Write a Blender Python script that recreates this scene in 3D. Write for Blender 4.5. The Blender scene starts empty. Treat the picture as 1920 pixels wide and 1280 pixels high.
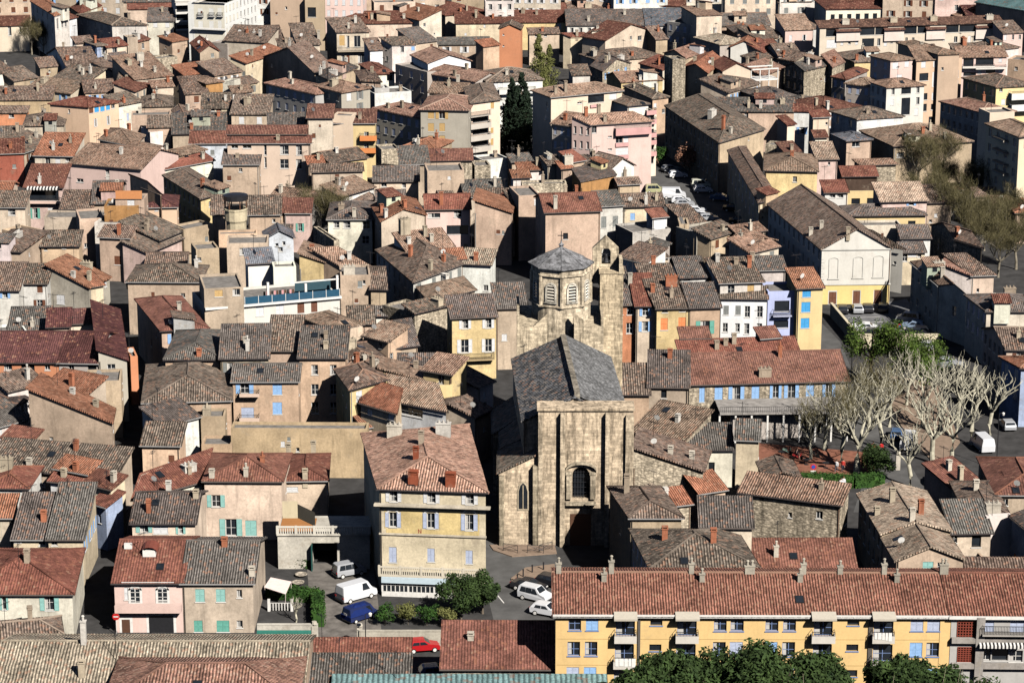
import bpy, math, random
from mathutils import Vector, Matrix, noise
S = bpy.context.scene
COL = S.collection
# ---------------- camera, sky, sun, exposure ----------------
F_PX, PITCH, CAM_H = 4880.0, math.radians(16.0), 115.0
cam_d = bpy.data.cameras.new('camera'); cam = bpy.data.objects.new('camera', cam_d); COL.objects.link(cam)
cam.location = (0, 0, CAM_H); cam.rotation_euler = (math.pi/2 - PITCH, 0, 0)
cam_d.sensor_width = 36; cam_d.lens = F_PX/1920*36; cam_d.clip_start = 1; cam_d.clip_end = 9000
S.camera = cam
SUN_AZ, SUN_EL = math.radians(35), math.radians(40)      # azimuth to the right of straight behind the camera
sd = Vector((math.sin(SUN_AZ)*math.cos(SUN_EL), -math.cos(SUN_AZ)*math.cos(SUN_EL), math.sin(SUN_EL)))
w = bpy.data.worlds.new('World'); S.world = w; w.use_nodes = True
nt = w.node_tree; bg = nt.nodes['Background']; sky = nt.nodes.new('ShaderNodeTexSky')
sky.sky_type = 'NISHITA'; sky.sun_disc = False; sky.sun_elevation = SUN_EL
sky.sun_rotation = math.atan2(sd.x, sd.y); sky.air_density = .32; sky.dust_density = .3; sky.ozone_density = 1.5
S.cycles.diffuse_bounces = 0
nt.links.new(sky.outputs[0], bg.inputs[0]); bg.inputs[1].default_value = 0.05
sl = bpy.data.lights.new('sun', 'SUN'); sl.energy = 5.0; sl.angle = math.radians(.5); sl.color = (1, .95, .88)
so = bpy.data.objects.new('sun', sl); COL.objects.link(so); so.rotation_euler = sd.to_track_quat('Z', 'Y').to_euler()
so.location = (0, 0, 300)
S.view_settings.view_transform = 'Standard'; S.view_settings.look = 'None'
S.view_settings.exposure = 0.5; S.view_settings.gamma = 1

# ---------------- pixel (of the 1920x1280 photo) + height -> point ----------------
CP, SP = math.cos(PITCH), math.sin(PITCH)
def P(x, y, z=0.0):
    u = (x-960)/F_PX; v = (y-640)/F_PX
    d = Vector((u, CP - v*SP, -SP - v*CP)); t = (z-CAM_H)/d.z
    return Vector((d.x*t, d.y*t, z))
def ray(x, y):
    u = (x-960)/F_PX; v = (y-640)/F_PX
    return Vector((u, CP - v*SP, -SP - v*CP))
def proj(p):
    d = Vector((p[0], p[1], p[2]-CAM_H)); zc = d.y*CP - d.z*SP; yc = d.y*SP + d.z*CP
    return (960 + F_PX*d.x/zc, 640 - F_PX*yc/zc)
def pxm(p):                                              # px per metre at a point
    d = Vector((p[0], p[1], p[2]-CAM_H)); return F_PX/(d.y*CP - d.z*SP)

# ---------------- materials ----------------
def newmat(name, rough=.9, spec=.2):
    m = bpy.data.materials.new(name); m.use_nodes = True
    b = m.node_tree.nodes['Principled BSDF']; b.inputs['Roughness'].default_value = rough
    b.inputs['Specular IOR Level'].default_value = spec
    return m, m.node_tree, b
class N:
    def __init__(s, t): s.t = t
    def n(s, typ, ins=(), **kw):
        o = s.t.nodes.new('ShaderNode'+typ)
        for k, v in kw.items(): setattr(o, k, v)
        for i, v in enumerate(ins):
            if v is None: continue
            if isinstance(v, bpy.types.NodeSocket): s.t.links.new(v, o.inputs[i])
            else: o.inputs[i].default_value = v
        return o
    def m(s, op, *a): return s.n('Math', a, operation=op).outputs[0]
    def mul(s, col, fac):                                # colour * value
        o = s.n('VectorMath', (col,), operation='SCALE'); s.t.links.new(fac, o.inputs['Scale']); return o.outputs[0]
    def noise(s, vec, scale, detail=3, rough=.55):
        o = s.n('TexNoise', (vec,)); o.inputs['Scale'].default_value = scale
        o.inputs['Detail'].default_value = detail; o.inputs['Roughness'].default_value = rough
        return o.outputs[0]
    def rng(s, v, a, b, c, d):
        o = s.n('MapRange', (v, a, b, c, d)); return o.outputs[0]
    def link(s, a, b): s.t.links.new(a, b)

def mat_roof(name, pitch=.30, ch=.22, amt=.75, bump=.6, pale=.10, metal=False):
    m, t, b = newmat(name, .9, .15); g = N(t)
    oi = g.n('ObjectInfo'); uv = g.n('UVMap'); sp = g.n('SeparateXYZ', (uv.outputs[0],))
    wob = g.noise(uv.outputs[0], .8, 2)
    U = g.m('ADD', g.m('MULTIPLY', sp.outputs[0], 1/pitch), g.m('MULTIPLY', wob, .6))
    V = g.m('MULTIPLY', sp.outputs[1], 1/.40)
    fu = g.m('FLOOR', U); off = g.m('MULTIPLY', g.m('MODULO', fu, 2.0), .5)
    fv = g.m('FLOOR', g.m('ADD', V, off))
    cell = g.n('CombineXYZ', (fu, fv, g.m('MULTIPLY', oi.outputs['Random'], 50)))
    wn = g.n('TexWhiteNoise', (cell.outputs[0],), noise_dimensions='3D')
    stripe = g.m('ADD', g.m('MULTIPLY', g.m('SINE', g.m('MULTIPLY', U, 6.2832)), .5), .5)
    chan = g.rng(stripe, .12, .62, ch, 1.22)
    tile = g.rng(wn.outputs[0], 0, 1, 1-.42*amt, 1+.42*amt)
    geo = g.n('NewGeometry')
    big = g.rng(g.noise(geo.outputs['Position'], .35, 4, .65), .3, .7, .62, 1.35)
    fine = g.rng(g.noise(geo.outputs['Position'], 5.5, 3, .7), .3, .7, .68, 1.30)
    rowd = g.rng(g.m('FRACT', g.m('ADD', V, off)), 0, .16, .7, 1.0)
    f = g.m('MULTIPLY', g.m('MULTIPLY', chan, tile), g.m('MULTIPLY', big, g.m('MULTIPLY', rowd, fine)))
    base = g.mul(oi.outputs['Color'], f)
    # a share of weathered pale tiles and of orange replacement tiles
    pm = g.m('MULTIPLY', g.m('GREATER_THAN', wn.outputs[0], 1-pale), g.rng(stripe, .3, .6, 0, 1))
    mx = g.n('Mix', data_type='RGBA'); t.links.new(g.m('MULTIPLY', pm, .6), mx.inputs[0])
    t.links.new(base, mx.inputs[6]); mx.inputs[7].default_value = (.38, .30, .23, 1)
    wc = g.n('SeparateColor', (wn.outputs[1],))
    om = g.m('MULTIPLY', g.m('GREATER_THAN', wc.outputs[0], .9), .45)
    m2 = g.n('Mix', data_type='RGBA'); t.links.new(om, m2.inputs[0]); t.links.new(mx.outputs[2], m2.inputs[6]); m2.inputs[7].default_value = (.27, .12, .07, 1)
    lic = g.rng(g.noise(geo.outputs['Position'], 1.3, 4, .7), .52, .70, 0, .55)   # lichen and soot patches
    m3 = g.n('Mix', data_type='RGBA'); t.links.new(lic, m3.inputs[0]); t.links.new(m2.outputs[2], m3.inputs[6])
    t.links.new(g.mul(m2.outputs[2], g.n('Value').outputs[0]), m3.inputs[7]); t.nodes['Value'].outputs[0].default_value = .5
    t.links.new(m3.outputs[2], b.inputs['Base Color'])
    bp = g.n('Bump'); bp.inputs['Strength'].default_value = bump; bp.inputs['Distance'].default_value = .12
    hgt = g.m('ADD', stripe, g.m('MULTIPLY', wn.outputs[0], .3)); t.links.new(hgt, bp.inputs['Height']); t.links.new(bp.outputs[0], b.inputs['Normal'])
    if metal: b.inputs['Metallic'].default_value = .3; b.inputs['Roughness'].default_value = .5
    return m
M = {}
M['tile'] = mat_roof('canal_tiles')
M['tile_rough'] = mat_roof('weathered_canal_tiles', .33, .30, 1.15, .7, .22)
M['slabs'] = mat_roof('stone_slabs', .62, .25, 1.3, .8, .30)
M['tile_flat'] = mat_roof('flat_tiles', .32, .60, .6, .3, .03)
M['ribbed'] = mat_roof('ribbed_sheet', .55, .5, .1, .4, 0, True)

def mat_plaster(name, stain=.5, bump=.25):
    m, t, b = newmat(name, .95, .1); g = N(t)
    oi = g.n('ObjectInfo'); geo = g.n('NewGeometry'); pos = geo.outputs['Position']
    tc = g.n('TexCoord'); sep = g.n('SeparateXYZ', (pos,))
    sv = g.n('CombineXYZ', (g.m('MULTIPLY', sep.outputs[0], 1.3), g.m('MULTIPLY', sep.outputs[1], 1.3), g.m('MULTIPLY', sep.outputs[2], .14)))
    streak = g.rng(g.noise(sv.outputs[0], .9, 4, .7), .52, .74, 1.0, 1-.38*stain)
    patch = g.rng(g.noise(pos, .28, 5, .6), .3, .7, 1-.40*stain, 1+.18*stain)
    fine = g.rng(g.noise(pos, 3.5, 4, .7), .3, .7, 1-.24*stain, 1+.13*stain)
    soot = g.rng(g.noise(g.n('VectorMath', (pos, (0, 0, 7)), operation='ADD').outputs[0], .6, 6, .7), .56, .70, 0, .62*stain)
    f = g.m('MULTIPLY', g.m('MULTIPLY', streak, patch), fine)
    base = g.mul(oi.outputs['Color'], f)
    mx = g.n('Mix', data_type='RGBA'); t.links.new(soot, mx.inputs[0]); t.links.new(base, mx.inputs[6]); mx.inputs[7].default_value = (.30, .25, .19, 1)
    t.links.new(mx.outputs[2], b.inputs['Base Color'])
    bp = g.n('Bump'); bp.inputs['Strength'].default_value = bump; bp.inputs['Distance'].default_value = .05
    t.links.new(g.noise(pos, 4, 5, .7), bp.inputs['Height']); t.links.new(bp.outputs[0], b.inputs['Normal'])
    return m
M['plaster'] = mat_plaster('old_render', .85)
M['plaster_clean'] = mat_plaster('clean_render', .3, .1)

def mat_stone(name, scale=1.6, courses=False, stain=.6):
    m, t, b = newmat(name, .95, .1); g = N(t)
    oi = g.n('ObjectInfo'); geo = g.n('NewGeometry'); pos = geo.outputs['Position']
    if courses:
        uv = g.n('UVMap'); br = g.n('TexBrick', (uv.outputs[0],)); br.inputs['Scale'].default_value = 1
        br.inputs['Color1'].default_value = (.66, .66, .66, 1); br.inputs['Color2'].default_value = (1.15, 1.15, 1.15, 1)
        br.inputs['Mortar'].default_value = (.78, .78, .78, 1); br.inputs['Mortar Size'].default_value = .012
        br.inputs['Brick Width'].default_value = .8; br.inputs['Row Height'].default_value = .38
        cellv = g.n('SeparateXYZ', (br.outputs[0],)).outputs[0]; bh = br.outputs[1]
    else:
        sq = g.n('VectorMath', (pos, (1, 1, 1.7)), operation='MULTIPLY').outputs[0]
        vo = g.n('TexVoronoi', (sq,)); vo.inputs['Scale'].default_value = scale*1.6
        wn = g.n('TexWhiteNoise', (vo.outputs['Color'],), noise_dimensions='3D')
        cellv = g.rng(wn.outputs[0], 0, 1, .62, 1.2); bh = vo.outputs['Distance']
        cellv = g.m('MULTIPLY', cellv, g.rng(bh, .25, .6, 1.0, .62))
    patch = g.rng(g.noise(pos, .30, 6, .65), .32, .68, 1-.42*stain, 1.18)
    fine = g.rng(g.noise(pos, 2.6, 5, .8), .3, .7, .55, 1.3)
    sep = g.n('SeparateXYZ', (pos,))
    sv = g.n('CombineXYZ', (sep.outputs[0], sep.outputs[1], g.m('MULTIPLY', sep.outputs[2], .12)))
    streak = g.rng(g.noise(sv.outputs[0], 1.5, 5, .75), .46, .64, 1.05, 1-.8*stain)
    f = g.m('MULTIPLY', g.m('MULTIPLY', cellv, patch), g.m('MULTIPLY', fine, streak))
    t.links.new(g.mul(oi.outputs['Color'], f), b.inputs['Base Color'])
    bp = g.n('Bump'); bp.inputs['Strength'].default_value = .6; bp.inputs['Distance'].default_value = .06
    bp.invert = True
    t.links.new(g.m('ADD', bh, g.m('MULTIPLY', g.noise(pos, 6, 4), .4)), bp.inputs['Height']); t.links.new(bp.outputs[0], b.inputs['Normal'])
    return m
M['rubble'] = mat_stone('rubble_stone'); M['ashlar'] = mat_stone('cut_stone', courses=True, stain=.8)

def mat_simple(name, col=None, rough=.7, spec=.3, metal=0, var=.12, scale=3.0):
    m, t, b = newmat(name, rough, spec); g = N(t); b.inputs['Metallic'].default_value = metal
    geo = g.n('NewGeometry'); f = g.rng(g.noise(geo.outputs['Position'], scale, 4, .6), .3, .7, 1-var, 1+var)
    if col is None: c = g.n('ObjectInfo').outputs['Color']
    else:
        rgb = g.n('RGB'); rgb.outputs[0].default_value = (*col, 1); c = rgb.outputs[0]
    t.links.new(g.mul(c, f), b.inputs['Base Color']); return m
M['paint'] = mat_simple('painted_wood', None, .6)
M['carpaint'] = mat_simple('car_paint', None, .25, .6, .1, .04)
M['frame'] = mat_simple('white_frame', (.72, .70, .66), .5)
M['wood'] = mat_simple('brown_wood', (.10, .05, .03), .6)
M['metal'] = mat_simple('dark_metal', (.04, .04, .045), .4, .5, .5)
M['glass'] = mat_simple('window_glass', (.018, .022, .028), .08, .6, 0, .3, .7)
M['curtain'] = mat_simple('curtain', (.5, .48, .45), .9)
M['flat'] = mat_simple('gravel_roof', None, .95, .1, 0, .3, 1.2)
M['cloth'] = mat_simple('cloth', None, .9, .1, 0, .08)
M['rubber'] = mat_simple('rubber', (.015, .015, .015), .8)
M['asphalt'] = mat_simple('asphalt', (.055, .053, .052), .95, .15, 0, .35, .5)
M['pave'] = mat_simple('paving', (.26, .19, .14), .95, .15, 0, .2, 1.5)

# ---------------- colours ----------------
WC = dict(cr=((.68, .58, .45), 'cream'), be=((.52, .415, .31), 'beige'), wh=((.76, .73, .66), 'white'), pk=((.70, .52, .46), 'pink'),
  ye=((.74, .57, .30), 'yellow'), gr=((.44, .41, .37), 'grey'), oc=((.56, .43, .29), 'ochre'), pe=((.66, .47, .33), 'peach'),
  rd=((.34, .11, .075), 'red'), bl=((.42, .50, .68), 'blue-grey'), la=((.47, .52, .76), 'lavender'), st=((.66, .56, .42), 'rubble stone'),
  bk=((.50, .27, .11), 'brick'), dk=((.12, .08, .06), 'dark'), og=((.60, .26, .14), 'orange'), bw=((.55, .58, .62), 'pale grey'))
RC = dict(br=((.20, .152, .122), 'brown'), gy=((.165, .145, .13), 'grey-brown'), re=((.195, .083, .060), 'red'), oi=((.34, .155, .095), 'orange'),
  ta=((.33, .225, .165), 'tan'), pa=((.44, .35, .265), 'pale'), da=((.09, .075, .07), 'dark'), ma=((.105, .045, .042), 'maroon'),
  pi=((.38, .225, .17), 'pinkish'), rt=((.19, .09, .068), 'rust-brown'), sl=((.16, .17, .19), 'slate-grey'), fl=((.20, .185, .17), 'flat grey'),
  te=((.16, .27, .27), 'green ribbed'), pu=((.13, .10, .17), 'purplish'))
SH = dict(w=(.62, .62, .62), b=(.25, .42, .68), B=(.05, .30, .60), g=(.12, .35, .28), n=(.14, .055, .03), y=(.50, .33, .14), o=(.72, .24, .09), e=(.20, .21, .20), l=(.40, .45, .58), t=(.24, .46, .42))

# ---------------- mesh helpers ----------------
class MB:
    def __init__(s): s.v = []; s.f = []; s.m = []; s.uv = []
    def poly(s, pts, mi=0, uv=None):
        b = len(s.v); s.v += [tuple(p) for p in pts]; s.f.append(tuple(range(b, b+len(pts)))); s.m.append(mi)
        s.uv.append(uv if uv else [(0, 0)]*len(pts)); return s
    def box(s, x0, y0, z0, x1, y1, z1, mi=0, tr=None):
        c = [Vector(p) for p in ((x0,y0,z0),(x1,y0,z0),(x1,y1,z0),(x0,y1,z0),(x0,y0,z1),(x1,y0,z1),(x1,y1,z1),(x0,y1,z1))]
        if tr: c = [tr @ p for p in c]
        for q, uvr in (((0,3,2,1),(x1-x0,y1-y0)),((4,5,6,7),(x1-x0,y1-y0)),((0,1,5,4),(x1-x0,z1-z0)),((1,2,6,5),(y1-y0,z1-z0)),((2,3,7,6),(x1-x0,z1-z0)),((3,0,4,7),(y1-y0,z1-z0))):
            a, bb = uvr; o = z0 if q != (4,5,6,7) else 0
            s.poly([c[i] for i in q], mi, [(0, o), (a, o), (a, o+bb), (0, o+bb)])
        return s
    def prism(s, pts, z0, z1, mi=0, top=True):           # vertical prism over a polygon (ccw)
        n = len(pts); acc = 0
        for i in range(n):
            a, b = pts[i], pts[(i+1) % n]; L = math.hypot(b[0]-a[0], b[1]-a[1])
            s.poly([(a[0],a[1],z0),(b[0],b[1],z0),(b[0],b[1],z1),(a[0],a[1],z1)], mi, [(acc,z0),(acc+L,z0),(acc+L,z1),(acc,z1)]); acc += L
        if top: s.poly([(p[0],p[1],z1) for p in pts], mi, [(p[0],p[1]) for p in pts])
        return s
    def tube(s, pts, r, n=6, mi=0):                      # tapered tube along points; r list or value
        rs = r if isinstance(r, (list, tuple)) else [r]*len(pts); pts = [Vector(p) for p in pts]; rings = []
        for i, p in enumerate(pts):
            d = (pts[min(i+1, len(pts)-1)] - pts[max(i-1, 0)]); d = d.normalized() if d.length > 1e-6 else Vector((0,0,1))
            a = d.cross(Vector((0,0,1))); a = a.normalized() if a.length > .05 else d.cross(Vector((1,0,0))).normalized()
            b2 = d.cross(a).normalized(); rings.append([p + (a*math.cos(6.2832*k/n) + b2*math.sin(6.2832*k/n))*rs[i] for k in range(n)])
        for i in range(len(rings)-1):
            for k in range(n):
                s.poly([rings[i][k], rings[i+1][k], rings[i+1][(k+1)%n], rings[i][(k+1)%n]], mi)
        s.poly(rings[0][::-1], mi); s.poly(rings[-1], mi); return s
    def lathe(s, prof, n=12, c=(0,0), mi=0, a0=0):
        for i in range(len(prof)-1):
            r0, z0 = prof[i]; r1, z1 = prof[i+1]
            for k in range(n):
                t0 = a0+6.28318*k/n; t1 = a0+6.28318*(k+1)/n; L = 6.283*max(r0, r1)/n
                s.poly([(c[0]+r0*math.cos(t0), c[1]+r0*math.sin(t0), z0), (c[0]+r0*math.cos(t1), c[1]+r0*math.sin(t1), z0),
                        (c[0]+r1*math.cos(t1), c[1]+r1*math.sin(t1), z1), (c[0]+r1*math.cos(t0), c[1]+r1*math.sin(t0), z1)], mi,
                       [(k*L,z0),((k+1)*L,z0),((k+1)*L,z1),(k*L,z1)])
        return s
    def mesh(s, name, mats, smooth=False):
        me = bpy.data.meshes.new(name); me.from_pydata(s.v, [], s.f)
        for m in mats: me.materials.append(m)
        me.polygons.foreach_set('material_index', s.m)
        if smooth: me.polygons.foreach_set('use_smooth', [True]*len(s.f))
        ul = me.uv_layers.new(name='UVMap'); flat = []
        for u in s.uv:
            for a, b in u: flat += [a, b]
        ul.data.foreach_set('uv', flat); me.update(); return me
def link(name, me, parent=None, loc=None, rz=0, color=None):
    o = bpy.data.objects.new(name, me); COL.objects.link(o)
    if parent is not None: o.parent = parent
    if loc is not None: o.location = loc
    if rz: o.rotation_euler = (0, 0, rz)
    if color is not None: o.color = (*color[:3], 1)
    return o
def tag(o, label, cat, group=None):
    o['label'] = label; o['category'] = cat
    if group: o['group'] = group
    return o
def thing(name, loc, label, cat, group=None, rz=0):
    o = link(name, None, None, loc, rz); o.empty_display_size = .5; return tag(o, label, cat, group)
def struct(name, me, color=None, kind='structure'):
    o = link(name, me, None, None, 0, color); o['kind'] = kind; return o

# ---------------- windows ----------------
_wc = {}
def window_mesh(w, h, sty, far):
    w = round(w*8)/8 or .125; h = round(h*8)/8 or .125
    key = (w, h, sty if far else sty[0], far)
    if key in _wc: return _wc[key]
    b = MB(); k = sty[0]; d = .16; fr = .07
    if k != 'a':
        b.box(0, d, 0, fr, d+.06, h).box(w-fr, d, 0, w, d+.06, h).box(fr, d, 0, w-fr, d+.06, fr).box(fr, d, h-fr, w-fr, d+.06, h)
        if w > .6: b.box(w/2-.03, d, fr, w/2+.03, d+.05, h-fr)
        if h > 1.1 and not far: b.box(fr, d+.01, h*.45, w/2-.03, d+.04, h*.45+.04).box(w/2+.03, d+.01, h*.45, w-fr, d+.04, h*.45+.04)
    b.poly([(0,d+.05,0),(w,d+.05,0),(w,d+.05,h),(0,d+.05,h)], 1)
    if k != 'a' and (hash((w*8, h*8)) % 2): b.poly([(fr,d+.045,h*.08),(w*.33,d+.045,h*.08),(w*.3,d+.045,h-fr),(fr,d+.045,h-fr)], 2)
    b.box(-.08, -.08, -.09, w+.08, .05, 0, 0)
    if far and k == 'o': b.box(-w*.52, -.07, 0, -.02, -.03, h, 3).box(w+.02, -.07, 0, w*1.52, -.03, h, 3)
    if far and k == 'c': b.box(.01, .05, .01, w-.01, .09, h-.01, 3)
    me = b.mesh('window', [M['frame'], M['glass'], M['curtain'], M['paint']]); _wc[key] = me; return me
_sc = {}
def shutter_mesh(w, h):
    w = round(w*16)/16; h = round(h*8)/8; key = (w, h)
    if key in _sc: return _sc[key]
    b = MB(); b.box(0, 0, 0, .06, .045, h).box(w-.06, 0, 0, w, .045, h).box(.06, 0, 0, w-.06, .045, .08).box(.06, 0, h-.08, w-.06, .045, h).box(.06, 0, h/2-.04, w-.06, .045, h/2+.04)
    n = max(3, int(h/.16))
    for i in range(n):
        z = .08+(h-.16)*i/n; dz = (h-.16)/n
        b.poly([(.06,.006,z),(w-.06,.006,z),(w-.06,.035,z+dz*.92),(.06,.035,z+dz*.92)])
    me = b.mesh('shutter', [M['paint']]); _sc[key] = me; return me

# ---------------- houses ----------------
rnd = random.Random(7)
HOUSES = {}; ALL = []
def lerp(a, b, t): return a + (b-a)*t
def build_wall(b, p0, p1, prof, rects, mi=0):
    """p0,p1 plan points, outward to the right of p0->p1; prof [(t,z)...]; rects (s0,z0,s1,z1) metres"""
    d = Vector((p1.x-p0.x, p1.y-p0.y)); L = d.length
    if L < .05: return
    d /= L; zt = min(z for _, z in prof); R = []
    for r in sorted(rects):
        s0, z0, s1, z1 = r
        if s0 < .12 or s1 > L-.12 or z1 > zt-.08 or z0 < .0 or s1-s0 < .1: continue
        if any(not (s1 < q[0]-.02 or s0 > q[2]+.02 or z1 < q[1]-.02 or z0 > q[3]+.02) for q in R): continue
        R.append(r)
    ss = sorted({0, L} | {r[0] for r in R} | {r[2] for r in R}); zs = sorted({0, zt} | {r[1] for r in R} | {r[3] for r in R})
    pt = lambda s, z, o=0: (p0.x+d.x*s - d.y*o, p0.y+d.y*s + d.x*o, z)
    for j in range(len(zs)-1):
        run = None
        for i in range(len(ss)):
            inside = i == len(ss)-1 or any(r[0]-1e-4 <= ss[i] < r[2]-1e-4 and r[1]-1e-4 <= zs[j] < r[3]-1e-4 for r in R)
            if inside:
                if run is not None:
                    a, c = run, ss[i]; b.poly([pt(a,zs[j]), pt(c,zs[j]), pt(c,zs[j+1]), pt(a,zs[j+1])], mi, [(a,zs[j]),(c,zs[j]),(c,zs[j+1]),(a,zs[j+1])]); run = None
            elif run is None: run = ss[i]
    dp = .21
    for s0, z0, s1, z1 in R:
        for a, c in (((s0,z0),(s0,z1)), ((s1,z1),(s1,z0)), ((s0,z1),(s1,z1)), ((s1,z0),(s0,z0))):
            b.poly([pt(a[0],a[1]), pt(c[0],c[1]), pt(c[0],c[1],dp), pt(a[0],a[1],dp)], mi)
    if max(z for _, z in prof) > zt+.02:
        top = [pt(t*L, z) for t, z in reversed(prof)]; pts = [pt(0, zt), pt(L, zt)]
        uv = [(0,zt),(L,zt)]
        for (t, z), q in zip(reversed(prof), top):
            if z > zt+.01: pts.append(q); uv.append((t*L, z))
        if len(pts) > 2: b.poly(pts, mi, uv)
    return R

def roof_mesh(faces, th=.16, sag=1.0, off=Vector((0,0,0))):
    b = MB(); edges = {}
    for f in faces:
        n = (f[1]-f[0]).cross(f[2]-f[0]).normalized()
        if n.z < 0: f = f[::-1]; n = -n
        hd = Vector((n.x, n.y, 0)); hd = hd.normalized() if hd.length > 1e-4 else Vector((0,-1,0))
        uax = Vector((-hd.y, hd.x, 0)); cs = max(.3, n.z)
        uv = [(p.dot(uax), p.dot(hd)/cs) for p in f]
        q = list(f) if len(f) == 4 else [f[0], f[1], f[2], f[2]]
        nu = max(1, min(10, int(max((q[1]-q[0]).length, (q[2]-q[3]).length)/2.2))); nv_ = max(1, min(8, int(max((q[3]-q[0]).length, (q[2]-q[1]).length)/2.2)))
        def gp(i, j):
            p = lerp(lerp(q[0], q[1], i/nu), lerp(q[3], q[2], i/nu), j/nv_); w_ = p+off
            return p+Vector((0, 0, .075*sag*noise.noise(w_*.45)+.05*sag*noise.noise(w_*1.3)))
        for i in range(nu):
            for j in range(nv_):
                c4 = [gp(i,j), gp(i+1,j), gp(i+1,j+1), gp(i,j+1)]
                if (c4[2]-c4[3]).length < 1e-4: c4 = c4[:3]
                b.poly(c4, 0, [(p.dot(uax), p.dot(hd)/cs) for p in c4])
        b.poly([p-Vector((0,0,th)) for p in f][::-1], 0, uv[::-1])
        for i in range(len(f)):
            a, c = f[i], f[(i+1)%len(f)]; k = tuple(sorted([tuple(round(q,3) for q in a), tuple(round(q,3) for q in c)]))
            edges.setdefault(k, []).append((a, c))
    dn = Vector((0,0,-th))
    for k, e in edges.items():
        if len(e) == 1:
            a, c = e[0]; a, c = a+Vector((0,0,.06)), c+Vector((0,0,.06)); b.poly([a+dn*1.4, c+dn*1.4, c, a], 0, [(a.x, 0), (c.x, 0), (c.x, .1), (a.x, .1)])
    return b, edges
def chimney_mesh(kind, hh):
    b = MB(); w, d = ((.55,.42), (.9,.5), (.45,.45), (1.05,.8))[kind]
    b.box(-w, -d, -1.2, w, d, hh) if kind == 1 else b.box(-w/2-.05, -d/2-.05, -1.2, w/2+.05, d/2+.05, hh)
    x, y = (w, d) if kind == 1 else (w/2+.05, d/2+.05)
    b.box(-x-.07, -y-.07, hh, x+.07, y+.07, hh+.09)
    if kind == 1:
        for px in (-.55, 0, .55): b.lathe([(.13,hh+.09),(.11,hh+.45),(0,hh+.45)], 7, (px, 0), 1)
    elif kind in (0, 3): b.box(-x, -y, hh+.09, -x+.1, y, hh+.28, 1).box(x-.1, -y, hh+.09, x, y, hh+.28, 1).box(-x-.05, -y-.05, hh+.28, x+.05, y+.05, hh+.34, 0)
    else: b.lathe([(.14,hh+.09),(.12,hh+.55),(.19,hh+.58),(.12,hh+.7),(0,hh+.72)], 8, (0,0), 1)
    return b.mesh('chimney', [M['plaster'], M['plaster']])
CH = {}
def chimney(par, base, p, hh=1.1, kind=0, rz=0, color=None):
    hh = round(hh*4)/4; k = (kind, hh)
    if k not in CH: CH[k] = chimney_mesh(kind, hh)
    return link('chimney', CH[k], par, Vector(p)-base, rz, color or rnd.choice([(.50,.42,.31), (.58,.52,.43), (.40,.32,.24), (.42,.16,.09), (.62,.58,.52)]))
_ant = []
def antenna(par, base, p):
    if not _ant:
        b = MB(); b.tube([(0,0,-.5),(0,0,3.2)], .035, 4)
        b.tube([(-.8,0,2.9),(.8,0,3.0)], .028, 4)
        for i in range(6): b.tube([(-.7+.26*i,-.3,2.92),(-.7+.26*i,.3,2.92)], .02, 3)
        _ant.append(b.mesh('antenna', [M['metal']]))
    return link('antenna', _ant[0], par, Vector(p)-base, rnd.uniform(0, 3))

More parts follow.
